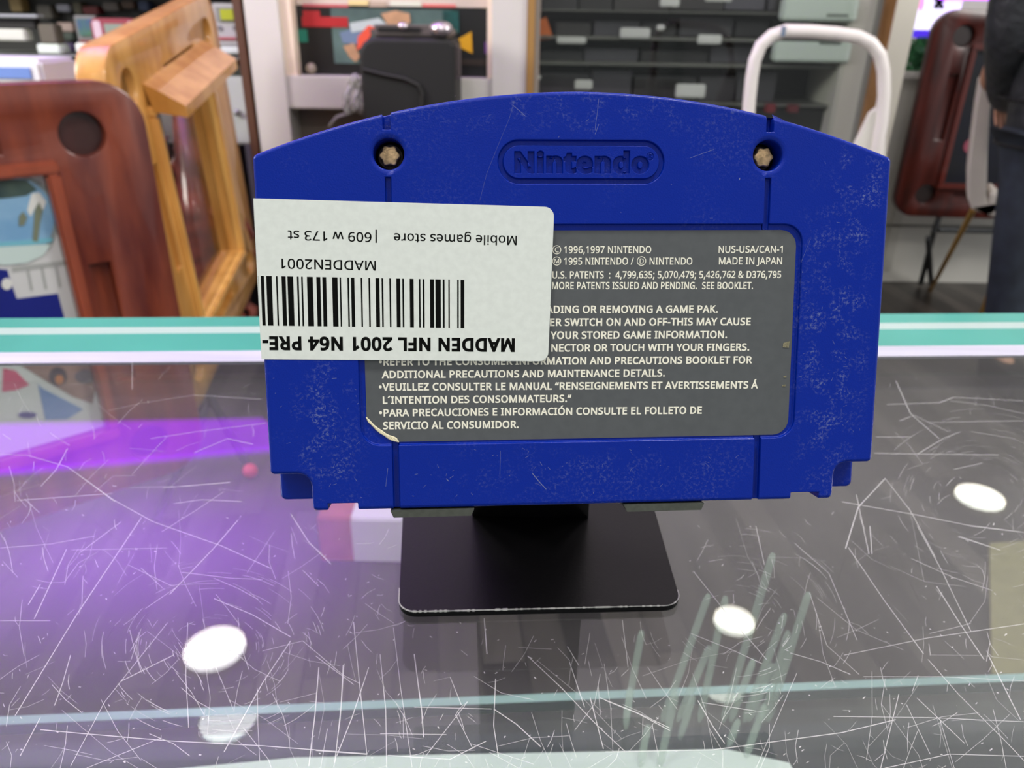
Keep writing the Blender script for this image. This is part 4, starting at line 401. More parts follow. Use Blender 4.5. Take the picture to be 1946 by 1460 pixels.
for s, g0 in ((-1, -34.6), (1, 34.85)):
    cbox(g0 - .7, g0 + .7, 59.5, 70, 2.2); cbox(g0 - .55, g0 + .55, 42, 51.3, .9); cbox(g0 - .6, g0 + .6, -15, 3.5, 1.1)
    cut.append(MB().lathe([(2.75, -5.2), (2.75, -.45), (3.75, .05), (3.75, 3)], 40, (-34.4 if s < 0 else 34.75, 55.4, 0)).mesh('c'))
cut.append(MB().prism(rrect(-40.9, 41.9, 2.5, 43.0, 3.6), -.75, 3).mesh('c'))
o1 = rrect(-14.95, 15.35, 50.2, 57.85, 3.82, 10); cut.append(MB().prism(o1, -.7, 3).mesh('c'))
front = boolean(front, cut)
front = beveled(front, .22, 3, 50)
# engraved word: every letter's outline cut into the oval field
front = weighted(front); front.transform(Matrix.Scale(.001, 4))
link('front_shell', front, BLUE, cart)
import numpy as np
def logo_field():
    """oval plate with the engraved word, a fine relief grid"""
    st = .045; X = np.arange(-14.36, 14.78, st); Y = np.arange(50.8, 57.26, st); gx, gy = np.meshgrid(X, Y)
    def glyph_sd(lines):
        best = np.full(gx.shape, 9.0); ins = np.zeros(gx.shape, bool)
        for (txt, bold, x0p, x1p, ybase, hh) in lines:
            L = text2d(txt, bold); xs = [v[0] for v in L.v]; a0, a1 = min(xs), max(xs); sy = hh / (CAPH + 2 * bold)
            V = [(x0p + (v[0] - a0) / (a1 - a0) * (x1p - x0p), ybase + (v[1] + bold) * sy) for v in L.v]
            E_ = {(f[i], f[(i + 1) % len(f)]) for f in L.f for i in range(len(f))}
            und = {}
            for (i, j) in E_: und[(min(i, j), max(i, j))] = und.get((min(i, j), max(i, j)), 0) + 1
            cnt = {}
            for f in L.f:
                for i in range(len(f)):
                    k = (min(f[i], f[(i + 1) % len(f)]), max(f[i], f[(i + 1) % len(f)])); cnt[k] = cnt.get(k, 0) + 1
            B_ = [k for k, c_ in cnt.items() if c_ == 1]
            for i, j in B_:
                (ax, ay), (bx, by) = V[i], V[j]; dx, dy = bx - ax, by - ay; q = dx * dx + dy * dy
                if q < 1e-9: continue
                t = np.clip(((gx - ax) * dx + (gy - ay) * dy) / q, 0, 1)
                best = np.minimum(best, np.hypot(gx - ax - t * dx, gy - ay - t * dy))
                if dy != 0: ins ^= ((ay > gy) != (by > gy)) & (gx < dx * (gy - ay) / dy + ax)
        return np.where(ins, -best, best)
    ss = lambda a, b, x: (lambda t: t * t * (3 - 2 * t))(np.clip((x - a) / (b - a), 0, 1))
    a = face(978, 329); b = face(1233, 329.3); r1 = face(1229, 304.5); r2 = face(1242.5, 291)
    sdL = glyph_sd([('Nintendo', .055, a[0], b[0], a[1] - .02, 3.8)])
    sdR = glyph_sd([('®', .0, r1[0], r2[0], r1[1], 1.3)])
    cx_, cy_, hx, hy, rr = .2, 54.03, 14.2, 2.9, 2.87
    qx = np.abs(gx - cx_) - (hx - rr); qy = np.abs(gy - cy_) - (hy - rr)
    sdP = np.hypot(np.maximum(qx, 0), np.maximum(qy, 0)) + np.minimum(np.maximum(qx, qy), 0) - rr
    z = -.69 * ss(-.09, .11, sdP) - .62 * (1 - ss(-.06, .06, sdL)) - .16 * (1 - ss(-.06, .06, sdR))
    ny, nx = gx.shape; vs = np.stack([gx.ravel(), gy.ravel(), z.ravel()], 1) * .001
    keep = sdP < .3; fs = []
    for j in range(ny - 1):
        for i in range(nx - 1):
            if keep[j, i] and keep[j + 1, i + 1]: k = j * nx + i; fs.append((k, k + 1, k + nx + 1, k + nx))
    me = bpy.data.meshes.new('logo'); me.from_pydata([tuple(v) for v in vs], [], fs)
    bm = bmesh.new(); bm.from_mesh(me); bmesh.ops.delete(bm, geom=[v for v in bm.verts if not v.link_faces], context='VERTS'); bm.to_mesh(me); bm.free()
    for p in me.polygons: p.use_smooth = True
    return me
pt(link('engraved_logo', logo_field(), BLUE, cart), 'oval field with an engraved word')
back = beveled(MB().prism(shell_outline(False), -18.0, -7.06).mesh('b'), .8, 3, 60)
back = boolean(back, [MB().prism([(s * 41.75, -12), (s * 45.2, -12), (s * 43.2, -8.35), (s * 41.75, -8.35)], -20, -5).mesh('c') for s in (-1, 1)])
back = weighted(back); back.transform(Matrix.Scale(.001, 4))
link('back_shell', back, BLUE, cart)
# screws
BRASS = mat('aged_brass', rgb(235, 200, 150), .35, .55, noise=.5, nscale=900, bump=.6, bscale=1500, bdist=.0002)
for cx in (-34.4, 34.75):
    hd = MB().lathe([(2.68, -5.1), (2.68, -4.6), (2.2, -4.3), (0.01, -4.3)], 32, (cx, 55.4, 0))
    s = link('security_screw', hd.mesh('s', scale=.001), mat('screw_well', rgb(38, 28, 30), .35, .6, noise=.5, nscale=1200), cart)
    pts = []
    for k in range(72):
        a = 2 * pi * k / 72 + (.3 if cx < 0 else .1); r = 1.72 + .17 * cos(6 * a); pts.append((cx + r * cos(a), 55.4 + r * sin(a)))
    nub = beveled(MB().prism(pts, -4.4, -2.4).mesh('n'), .22, 2, 30, .001); smooth_by_angle(nub, 50)
    pt(link('screw_head', nub, BRASS, s), 'gold coloured six-lobed screw head')
# grey rear label
def label_poly():
    q = rrect(-39.8, 40.9, 3.0, 41.95, (3.0, 3.0, 3.0, 0))
    q = q[:-1]                                               # bottom-left corner is torn away
    return q + [(-39.8, 7.4), (-38.9, 6.7), (-38.1, 5.6), (-37.0, 4.9), (-36.2, 4.0), (-35.0, 3.35), (-34.2, 3.0)]
GREY = mat('grey_label_paper', rgb(84, 88, 90), .5, noise=.1, nscale=500, bump=.1, bscale=800, bdist=.0001)
lab = link('rear_label', MB().prism(label_poly(), -.74, -.62).mesh('l', scale=.001), GREY, cart)
LZ = -.60
def L8(x, y): return (1000 + .30134 * x, 420 + .30134 * y)
def L9(x, y): return (480 + .30832 * x, 640 + .30832 * y)
lines = []
def ln(s, a, b, ch, bold): lines.append((s, a[0], a[1], b[0], b[1], ch, bold, False))
ln('1996,1997 NINTENDO', L8(238, 203), L8(788, 202), 13, .012)
ln('1995 NINTENDO /', L8(238, 276), L8(678, 275), 13, .012)
ln('NINTENDO', L8(778, 275), L8(1047, 275), 13, .012)
ln('NUS-USA/CAN-1', L8(1213, 201), L8(1617, 200), 13, .012)
ln('MADE IN JAPAN', L8(1215, 274), L8(1613, 273), 13, .012)
ln('U.S. PATENTS  :  4,799,635; 5,070,479; 5,426,762 & D376,795', L8(165, 362), L8(1607, 359), 13, .019)
ln('MORE PATENTS ISSUED AND PENDING.  SEE BOOKLET.', L8(163, 430), L8(1430, 429), 13, .019)
ln('ADING OR REMOVING A GAME PAK.', L8(125, 580), L8(1208, 577), 13.2, .026)
ln('ER SWITCH ON AND OFF-THIS MAY CAUSE', L8(150, 661), L8(1415, 656), 13.2, .026)
ln('YOUR STORED GAME INFORMATION.', L8(152, 743), L8(1266, 738), 13.2, .026)
ln('NECTOR OR TOUCH WITH YOUR FINGERS.', L8(158, 823), L8(1406, 817), 13.2, .026)
ln('•REFER TO THE CONSUMER INFORMATION AND PRECAUTIONS BOOKLET FOR', L9(780, 177), L8(1424, 897), 13.2, .026)
ln('ADDITIONAL PRECAUTIONS AND MAINTENANCE DETAILS.', L9(796, 255), L8(874, 980), 13.2, .026)
ln('•VEUILLEZ CONSULTER LE MANUAL “RENSEIGNEMENTS ET AVERTISSEMENTS Á', L9(779, 332), L8(1461, 1055), 13.2, .026)
ln('L´INTENTION DES CONSOMMATEURS.“', L9(803, 413), L8(285, 1141), 13.2, .026)
ln('•PARA PRECAUCIONES E INFORMACIÓN CONSULTE EL FOLLETO DE', L9(781, 491), L8(1107, 1215), 13.2, .026)
ln('SERVICIO AL CONSUMIDOR.', L9(804, 570), L9(1640, 562), 13.2, .026)
CREAM = mat('cream_print', rgb(246, 244, 226), .5)
lettering(lines, LZ, 'printed_text', CREAM, lab)
def rings(items, z, name, m, parent):
    mb = MB()
    for (px, py, rp, ch) in items:
        c = Vector(face(px, py, z)); r = abs(face(px + rp, py, z)[0] - c.x)
        for k in range(28):
            a, b = 2 * pi * k / 28, 2 * pi * (k + 1) / 28
            mb.quad(*[((c.x + q * cos(t)) / 1000, (c.y + q * sin(t)) / 1000, z / 1000) for q, t in ((r, a), (r, b), (r * .84, b), (r * .84, a))])
    return mb.obj(name, m, parent)
circ = [(*L8(193, 182), 8.4), (*L8(193, 253), 8.4), (*L8(727, 253), 8.8)]
rings([c + (None,) for c in circ], LZ, 'circled_symbol', CREAM, lab)
lettering([('C', circ[0][0] - 3.8, circ[0][1] + 4.6, circ[0][0] + 3.8, circ[0][1] + 4.6, 9.2, .006, False),
           ('M', circ[1][0] - 4.4, circ[1][1] + 4, circ[1][0] + 4.4, circ[1][1] + 4, 8, .006, False),
           ('D', circ[2][0] - 3.5, circ[2][1] + 4.6, circ[2][0] + 4.2, circ[2][1] + 4.6, 9.2, .006, False)], LZ, 'circled_letters', CREAM, lab)
# torn fibres at the lower left corner, chips at the right edge
tb = MB(); random.seed(4)
for k in range(7):
    o = k * .33; path = []
    for i in range(9):
        t = i / 8; path.append(((-39.6 + 5.6 * t + o * .22 - .3) / 1000, (7.3 - 4.1 * t ** .9 - .5 * sin(t * 3) - o * .42 + .5) / 1000 + .00008 * sin(i * 2 + k), (-.62 + .05 * (k % 2)) / 1000))
    path = [p for p in path if p[1] > .0030]
    tb.tube(path, .00013, 6)
pt(tb.obj('torn_paper_fibres', mat('torn_paper', rgb(225, 218, 185), .8), lab), 'torn cream paper corner')
ch = MB()
for (px, py, a, b) in ((1495, 655, .75, .85), (1492, 716, .35, .25), (1490, 733, .4, .25)):
    x, y = face(px, py, LZ); ch.prism([((x - a) / 1000, (y - b * .6) / 1000), ((x + a * .5) / 1000, (y - b * .75) / 1000), ((x + a * .75) / 1000, (y + b * .8) / 1000), ((x - a * .9) / 1000, (y + b * .35) / 1000)], LZ / 1000, (LZ + .06) / 1000)
pt(ch.obj('chipped_edge', mat('chip', rgb(150, 145, 115), .8, noise=.6, nscale=2500), lab), 'pale chip in the label edge')
# white price sticker
SZ = .07
WHITE_P = mat('sticker_paper', rgb(226, 233, 226), .55, noise=.06, nscale=700)
c = [face(479.0, 377, SZ), face(1053.5, 393.5, SZ), face(1041.5, 687, SZ), face(496, 683, SZ)]
c[0] = (-58.24, c[0][1]); c[3] = (-58.24, c[3][1])
pp = round_poly([c[0], c[3], c[2], c[1]], [0, 0, 1.75, 1.75], 8)
sb = MB().prism([(x / 1000, y / 1000) for x, y in pp], .00001, SZ / 1000)
sb.box(-.05832, -.05822, c[3][1] / 1000, c[0][1] / 1000, -.0095, SZ / 1000)   # wraps round the left side
stick = link('price_sticker', sb.mesh('st'), WHITE_P, cart); pt(stick, 'white paper barcode sticker stuck upside down')
def L7(x, y): return (470 + .31346 * x, 360 + .31346 * y)
K = mat('black_print', rgb(7, 9, 7), .8, spec=.1)
sl = []
def sn(s, a, b, ch, bold): sl.append((s, a[0], a[1], b[0], b[1], ch, bold, True))
sn('Mobile games store', L7(1634, 283), L7(889, 267), 17.2, .010)
sn('|609 w 173 st', L7(785, 264), L7(245, 250), 17.5, .010)
sn('MADDEN2001', L7(779, 435), L7(207, 421), 18, .010)
sn('MADDEN NFL 2001 N64 PRE-', L7(1622, 908), L7(90, 895), 23, .040)
lettering(sl, SZ + .015, 'printed_text', K, stick)
bars = [(-2, 2), (25, 55), (75, 125), (163, 177), (213, 250), (266, 318), (352, 368), (390, 405), (442, 495), (527, 563), (581, 616), (669, 718), (737, 750), (807, 822), (839, 870), (927, 941), (997, 1012), (1061, 1096), (1115, 1130), (1185, 1199), (1248, 1283), (1302, 1317), (1369, 1404), (1452, 1466), (1485, 1502), (1552, 1588), (1601, 1650), (1668, 1684), (1718, 1731), (1798, 1812), (1829, 1862)]
bb = MB()
for a, b in bars:
    q = []
    for X, bot in ((a, 0), (b, 0), (b, 1), (a, 1)):
        x = X + (17 * (1 - X / 1850)) * bot; y = (516 + X * .0135) if bot else (68 + X * .0195)
        fx, fy = face(490 + .2107 * x, 510 + .2107 * y, SZ + .015); q.append((max(fx, -58.2) / 1000, fy / 1000, (SZ + .015) / 1000))
    bb.quad(*q)
bb.obj('barcode', K, stick)
# short scratches on the plastic
sc = MB(); random.seed(9)
def scr(pts, wd=.07):
    pr = [Vector(face(*p, .012)) for p in pts]
    for a, b in zip(pr, pr[1:]):
        u = (b - a); L = u.length
        if L < 1e-3: continue
        n = Vector((-u.y, u.x)) / L * wd / 2
        sc.quad(*[(q.x / 1000, q.y / 1000, .000012) for q in (a - n, b - n, b + n, a + n)])
scr([(977, 192), (968, 225), (945, 280), (925, 330), (912, 380)], .022); scr([(975, 200), (1000, 222)], .06)
scr([(1138, 188), (1135, 215), (1132, 235), (1131, 248)], .05); scr([(1138, 236), (1131, 255)], .06)
scr([(1011, 899), (1024, 915), (1038, 930)], .13); scr([(951, 857), (950, 902)], .05); scr([(737, 890), (733, 925)], .05)
scr([(848, 910), (853, 915)], .12); scr([(1405, 342), (1406, 338)], .15); scr([(1312, 300), (1340, 290), (1357, 284)], .05)
scr([(1522, 500), (1540, 455)], .03)
for k in range(150):
    px, py = random.choice([(random.uniform(760, 1430), random.uniform(850, 945)), (random.uniform(520, 690), random.uniform(700, 950)), (random.uniform(1515, 1650), random.uniform(400, 850)), (random.uniform(560, 1640), random.uniform(215, 420))])
    if py < 440 and ((px < 1060 and py > 370) or (940 < px < 1270 and 260 < py < 355) or abs(px - 738) < 45 or abs(px - 1462) < 45 or py < 300 + abs(px - 1085) ** 2 * .00042 - 95): continue
    if 500 < px < 690 and py > 870 and px < 600: continue
    if abs(px - 752) < 12 or abs(px - 1436) < 12 or (px > 1585 and py > 850): continue
    a = random.uniform(0, pi); L = random.uniform(1.5, 9); scr([(px, py), (px + L * cos(a), py + L * sin(a))], random.uniform(.025, .06))
o = sc.obj('surface_scratches', frost('scratch_blue', (.35, .42, .6, 1), .5), cart); o['kind'] = 'stuff'
# ============================================================ THE STAND
BLK = mat('black_powder_coat', rgb(17, 16, 18), .34, spec=.22, bump=.3, bscale=1800, bdist=.0001, noise=.25, nscale=1200)
stand = bpy.data.objects.new('display_stand', None); C.collection.objects.link(stand); stand.location = (0, .14, 1.0)
tag(stand, 'small black metal easel stand with chipped white base edges under the blue cartridge', 'display stand')
ST = .0019
def loc(v): return Vector(v) - Vector((0, .14, 1.0))
fl, fr, br_, bl_ = G(757, 1163, 1 + ST), G(1296, 1150, 1 + ST), G(1249, 985, 1 + ST), G(765, 985, 1 + ST)
kk = 1.22
br2 = fr + (br_ - fr) * kk; bl2 = fl + (bl_ - fl) * kk
base = [loc(v).xy for v in (fl, fr, br2, bl2)]
base = round_poly([tuple(v) for v in base], [.0045, .0045, .003, .003], 8)
link('base_plate', beveled(MB().prism(base, .00002, ST).mesh('bp'), .00025, 2, 40), BLK, stand)
rim = MB(); random.seed(2)                                   # worn bare-metal edge
nb = len(base); prev = None
pts3 = []
for i in range(nb):
    a, b = Vector(base[i]), Vector(base[(i + 1) % nb]); m_ = max(1, int((b - a).length / .0006))
    for k in range(m_): pts3.append(a + (b - a) * k / m_)
for i in range(len(pts3)):
    p, q = pts3[i], pts3[(i + 1) % len(pts3)]
    if p.y > .01: continue
    rr = random.choice([.00009, .00011, .00014, .00017, .00024]) * (1.25 if p.x < 0 else .85)
    rim.tube([(p.x, p.y, ST - .00009), (q.x, q.y, ST - .00009)], rr, 6)
for i in range(len(pts3)):
    p, q = pts3[i], pts3[(i + 1) % len(pts3)]
    if p.y > -.028 or random.random() < .6: continue
    rim.tube([(p.x, p.y, .0003), (q.x, q.y, .0003)], .0001, 6)
pt(rim.obj('chipped_edge', mat('bare_edge', rgb(205, 205, 200), .5), stand), 'white chipped paint edge')
TL_ = Matrix.Translation((0, -.14, -1.0)) @ TC
def cartlocal(mb):
    me = mb.mesh('c'); me.transform(TL_); return me
for x0, x1 in ((-.0358, -.0200), (.0088, .0245)):
    me = MB().prism([(x0 + .0006, -.0114), (x1 - .0006, -.0114), (x1, -.0101), (x0, -.0101)], -.0205, .0004).mesh('c'); me.transform(TL_)
    pt(link('support_lip', me, mat('lip_grey', rgb(82, 86, 78), .45, .3, noise=.2, nscale=900), stand), 'grey support lip')
link('back_plate', beveled(cartlocal(MB().box(-.0358, .0245, -.0114, .040, -.0225, -.0203)), .0003, 2, 40), BLK, stand)
q_ = [TL_ @ Vector(v) for v in ((-.018, .006, -.0226), (.007, .006, -.0226), (.007, .009, -.0226), (-.018, .009, -.0226))]
rear = max(v[1] for v in base) - .006
r_ = [Vector((q_[0].x - .004, rear - .002, ST - .0002)), Vector((q_[1].x + .004, rear - .002, ST - .0002)), Vector((q_[1].x + .004, rear, ST - .0002)), Vector((q_[0].x - .004, rear, ST - .0002))]
MB().hexa(q_, r_).obj('riser', BLK, stand)
# ============================================================ THE COUNTER
counter = empty('display_counter', (0, 0, 0), 'glass topped display counter with teal polished front edge', 'counter')
GT = .008
e0, e1 = G(-300, 605.8, 1.0), G(2300, 593, 1.0)
ed = (e1 - e0).normalized(); en = Vector((-ed.y, ed.x, 0))     # en points away from the camera
mid = G(973, 600, 1.0)
def along(d, n, z): return mid + ed * d + en * n + Vector((0, 0, z - 1.0))
def slab(n0, n1, z0, z1, d0=-1.1, d1=1.1):
    return MB().hexa([along(d0, n0, z0), along(d1, n0, z0), along(d1, n1, z0), along(d0, n1, z0)], [along(d0, n0, z1), along(d1, n0, z1), along(d1, n1, z1), along(d0, n1, z1)])
CG = glass('counter_glass', (.93, .965, .95, 1))
def haze(m, amount):
    """fine wear and fingerprints: a thin diffuse film on the pane"""
    nt = m.node_tree; out = nt.nodes['Material Output']; src = out.inputs[0].links[0].from_socket
    d = nt.nodes.new('ShaderNodeBsdfDiffuse'); d.inputs[0].default_value = (.85, .82, .86, 1); x = nt.nodes.new('ShaderNodeMixShader')
    n = nt.nodes.new('ShaderNodeTexNoise'); n.inputs['Scale'].default_value = 22; n.inputs['Detail'].default_value = 8; n.inputs['Roughness'].default_value = .65
    tc = nt.nodes.new('ShaderNodeTexCoord'); nt.links.new(tc.outputs['Object'], n.inputs[0])
    r = nt.nodes.new('ShaderNodeMapRange'); r.inputs[1].default_value = .3; r.inputs[2].default_value = .75; r.inputs[3].default_value = amount * .55; r.inputs[4].default_value = amount * 1.8
    nt.links.new(n.outputs[0], r.inputs[0]); nt.links.new(r.outputs[0], x.inputs[0]); nt.links.new(src, x.inputs[1]); nt.links.new(d.outputs[0], x.inputs[2]); nt.links.new(x.outputs[0], out.inputs[0])
haze(CG, .015)
def dist(py):  # how far this side of the edge a pixel row lies on the top
    return (G(973, py, 1.0) - mid).dot(en)
n_in = dist(683)
gt = slab(-.62, n_in, 1 - GT, 1.0).obj('glass_top', CG, counter)
TEAL = mat('polished_glass_edge', rgb(76, 160, 148), .12, noise=.3, nscale=4, spec=.5); TEAL2 = mat('pale_glass_edge', rgb(172, 192, 188), .12)
slab(dist(618), 0, 1 - .0012, 1.0).obj('glass_edge', TEAL, counter)
slab(dist(630), dist(618), 1 - .0012, 1.0).obj('edge_seal', TEAL2, counter)
slab(dist(663), dist(630), 1 - .0012, 1.0).obj('glass_edge', TEAL, counter)
ALU = mat('white_channel', rgb(200, 200, 216), .25, noise=.25, nscale=40, stretch=(.15, 3, 1))
slab(n_in, dist(663), 1 - .0012, 1.0).obj('channel_strip', ALU, counter)
slab(-.016, -.010, .72, 1 - GT - .005).obj('front_glass', glass('panel_glass', (.97, .99, .98, 1), 1.25), counter)
# glass shelf 15 cm below, its front edge seen as a pale line
s0, s1 = G(-200, 1370.4, .85), G(2146, 1271.6, .85)
sdir = (s1 - s0).normalized(); sn_ = Vector((-sdir.y, sdir.x, 0))
def sh(d, n, z): return Vector((0, 0, z - .85)) + (s0 + s1) / 2 + sdir * d + sn_ * n
def sslab(n0, n1, z0, z1, d0=-1.0, d1=1.0):
    return MB().hexa([sh(d0, n0, z0), sh(d1, n0, z0), sh(d1, n1, z0), sh(d0, n1, z0)], [sh(d0, n0, z1), sh(d1, n0, z1), sh(d1, n1, z1), sh(d0, n1, z1)])
shelf = sslab(-.40, -.0045, .844, .85).obj('glass_shelf', glass('shelf_glass', (.80, .87, .85, 1)), counter)
sslab(-.0045, 0, .844, .85).obj('shelf_edge', mat('shelf_edge_glass', rgb(150, 178, 176), .25, noise=.25, nscale=12), counter)
BODY = mat('counter_body', rgb(60, 58, 62), .5)
slab(-.62, -.004, .70, .72).obj('deck', BODY, counter)
slab(-.62, -.004, .0, .70).obj('base_cabinet', mat('counter_base', rgb(205, 203, 198), .5), counter)
for d in (-1.1, 1.094): slab(-.60, -.03, .72, 1 - GT - .0005, d, d + .006).obj('side_glass', MATS['panel_glass'], counter)
# scratches in the glass top, plus drawn lamp-glint arcs
sg = MB(); random.seed(21)
def gscr(p, wd):
    pr = [G(x, y, 1.00004) for x, y in p]
    for a, b in zip(pr, pr[1:]):
        u = b - a; L = u.length
        if L < 1e-6: continue
        n = Vector((-u.y, u.x, 0)) / L * wd / 2; sg.quad(a - n, b - n, b + n, a + n)
A5 = lambda x, y: (x * .38356, 900 + y * .38356)
A7 = lambda x, y: (1150 + x * .40905, 1000 + y * .40905)
A6 = lambda x, y: (600 + x * .3597, 1150 + y * .3597)
A4 = lambda x, y: (x * .26721, 580 + y * .26721)
for f, segs in ((A5, [((350, 1450), (520, 1130), (830, 740)), ((75, 1200), (380, 700), (540, 460), (700, 220)), ((380, 0), (560, 130), (760, 240), (1100, 360), (1340, 470)), ((0, 370), (250, 350), (470, 310)), ((720, 670), (880, 560)), ((1060, 620), (1250, 700), (1440, 810)), ((1110, 1380), (1300, 1040), (1440, 830)), ((400, 390), (600, 240)), ((170, 720), (330, 375)), ((640, 70), (900, 65), (1140, 45)), ((350, 380), (830, 370)), ((900, 490), (1150, 520), (1300, 525)), ((1440, 200), (1530, 340), (1640, 450)), ((1500, 480), (1580, 560)), ((200, 1270), (420, 1290), (830, 1325), (1300, 1350), (1820, 1390)), ((430, 1460), (800, 1310)), ((930, 740), (920, 1000), (935, 1260)), ((740, 1290), (860, 1340), (940, 1400)), ((1580, 960), (1560, 1200), (1530, 1450)), ((1700, 950), (1690, 1150), (1660, 1430)), ((600, 1030), (740, 960), (860, 900)), ((100, 1400), (200, 1210)), ((1300, 880), (1500, 830), (1700, 1000), (1780, 1040)), ((270, 1150), (310, 1040), (350, 900)), ((140, 650), (200, 550)), ((1060, 520), (1180, 570), (1280, 625)), ((860, 150), (1000, 130), (1200, 140)), ((800, 290), (960, 190), (1110, 90)), ((0, 730), (250, 730)), ((840, 600), (1060, 370), (1180, 230))]),
                (A7, [((950, 310), (1030, 555), (1180, 690)), ((1130, 100), (1300, 350), (1480, 595)), ((1110, 600), (1500, 520), (1946, 455)), ((1500, 620), (1640, 780), (1860, 1000), (1946, 1090)), ((1450, 0), (1560, 200), (1700, 490)), ((1420, 150), (1620, 240), (1800, 300)), ((1170, 530), (1040, 220), (880, 80)), ((1400, 830), (1510, 1060)), ((1540, 280), (1640, 440), (1760, 620)), ((1060, 885), (1500, 890), (1946, 910)), ((0, 1050), (500, 1040), (1100, 960), (1350, 900)), ((1280, 1125), (1365, 780)), ((430, 810), (500, 930), (555, 1010)), ((0, 810), (150, 870), (300, 950)), ((410, 210), (560, 400), (750, 620)), ((400, 500), (600, 580), (730, 640)), ((1450, 800), (1670, 1010)), ((860, 590), (1000, 630), (1140, 690)), ((1200, 700), (1560, 700), (1946, 720)), ((1690, 0), (1946, 30)), ((1640, 50), (1830, 110)), ((700, 0), (740, 180)), ((1230, 0), (1240, 130)), ((1780, 600), (1880, 800), (1930, 900)), ((450, 820), (700, 860)), ((1300, 1125), (1600, 1060), (1946, 1070))]),
                (A6, [((1120, 270), (1300, 440), (1480, 630), (1640, 780)), ((1340, 300), (1420, 540)), ((940, 550), (1060, 630), (1190, 750)), ((200, 90), (230, 400), (270, 790)), ((410, 120), (450, 450), (510, 860)), ((150, 310), (130, 600), (95, 860)), ((280, 330), (190, 600), (110, 800)), ((520, 260), (560, 560), (570, 700)), ((340, 260), (370, 560), (375, 860)), ((0, 770), (270, 790)), ((380, 795), (700, 815)), ((700, 820), (900, 720)), ((0, 270), (200, 420)), ((520, 540), (930, 550)), ((950, 390), (940, 640), (965, 800)), ((1450, 490), (1520, 760)), ((580, 800), (800, 515)), ((710, 380), (770, 530)), ((1620, 80), (1650, 330)), ((890, 70), (905, 260)), ((340, 680), (690, 685)), ((1500, 490), (1700, 570), (1870, 650)), ((1330, 220), (1390, 320)), ((740, 580), (830, 760))]),
                (A4, [((770, 750), (1050, 690), (1380, 640)), ((1380, 640), (1860, 670)), ((1070, 950), (1400, 900), (1890, 840)), ((0, 1060), (200, 1070), (480, 1150), (820, 1400)), ((480, 1020), (400, 1170), (290, 1290)), ((1160, 1300), (1640, 1260)), ((1380, 1050), (1620, 950), (1800, 990)), ((120, 1390), (800, 1340)), ((940, 400), (940, 600))])):
    for sgm in segs: gscr([f(*q) for q in sgm], random.uniform(.00011, .0002))
R8 = lambda x, y: (1600 + x * .34257, 560 + y * .34257)
for sgm in [((190, 790), (380, 790)), ((250, 610), (540, 600), (620, 570), (820, 580), (1010, 590)), ((600, 590), (780, 610), (1010, 660)), ((180, 880), (420, 885), (870, 890)), ((320, 700), (400, 670), (590, 760)), ((420, 885), (560, 800), (660, 760)), ((620, 970), (780, 935)), ((20, 1410), (90, 1180), (240, 1020)), ((80, 1110), (150, 1440)), ((240, 1020), (380, 1200), (520, 1460)), ((0, 1150), (400, 1220), (700, 1280), (1010, 1320)), ((650, 1340), (880, 1420)), ((480, 710), (1010, 700)), ((300, 480), (380, 660), (540, 800)), ((715, 760), (960, 800))]:
    gscr([R8(*q) for q in sgm], random.uniform(.00015, .00026))
def on_base(px, py): return 745 < px < 1310 and 960 < py < 1180 or (490 < px < 1690 and py < 968)
for k in range(1150):
    py = 690 + 770 * random.random() ** .8; px = random.uniform(0, 1946)
    if on_base(px, py): continue
    if random.random() < .35:                                # arcs ringing the mirrored lamps: their glint on scratches, drawn in
        lx, ly = random.choice([(408, 1232), (1862, 945), (1395, 1180)]); r = random.uniform(60, 210); t = random.uniform(0, 2 * pi); da = random.uniform(.1, .35)
        pts = [(lx + r * 1.15 * cos(t + da * i / 3), ly + r * .85 * sin(t + da * i / 3)) for i in range(4)]
        if any(on_base(*q) or q[1] < 690 for q in pts): continue
        gscr(pts, random.uniform(.00004, .00009)); continue
    a = random.gauss(pi / 2, .9); L = min(random.expovariate(1 / 45), 200) * (.35 + (py - 650) / 800); b = random.gauss(0, .12)
    pts = [(px, py), (px + L * .5 * cos(a), py + L * .5 * sin(a)), (px + L * cos(a + b), py + L * sin(a + b))]
    if any(q[1] < 690 for q in pts): continue
    gscr(pts, random.uniform(.00004, .0001))
for k in range(260):
    px, py = random.uniform(0, 1946), random.uniform(900, 1455)
    if on_base(px, py): continue
    gscr([(px, py), (px + random.uniform(1, 5), py + random.uniform(-4, 4))], random.uniform(.0001, .00025))
o = sg.obj('scratch_glint_marks', frost('scratch_glint_white', (.95, .95, .95, 1), .42), gt); o['kind'] = 'stuff'
ORD = ['leftmost', 'second from the left', 'third from the left', 'fourth from the left', 'fifth from the left', 'sixth from the left', 'seventh from the left', 'eighth from the left', 'ninth from the left', 'tenth from the left', 'eleventh from the left', 'twelfth from the left', 'thirteenth from the left', 'fourteenth from the left', 'second from the right', 'rightmost']
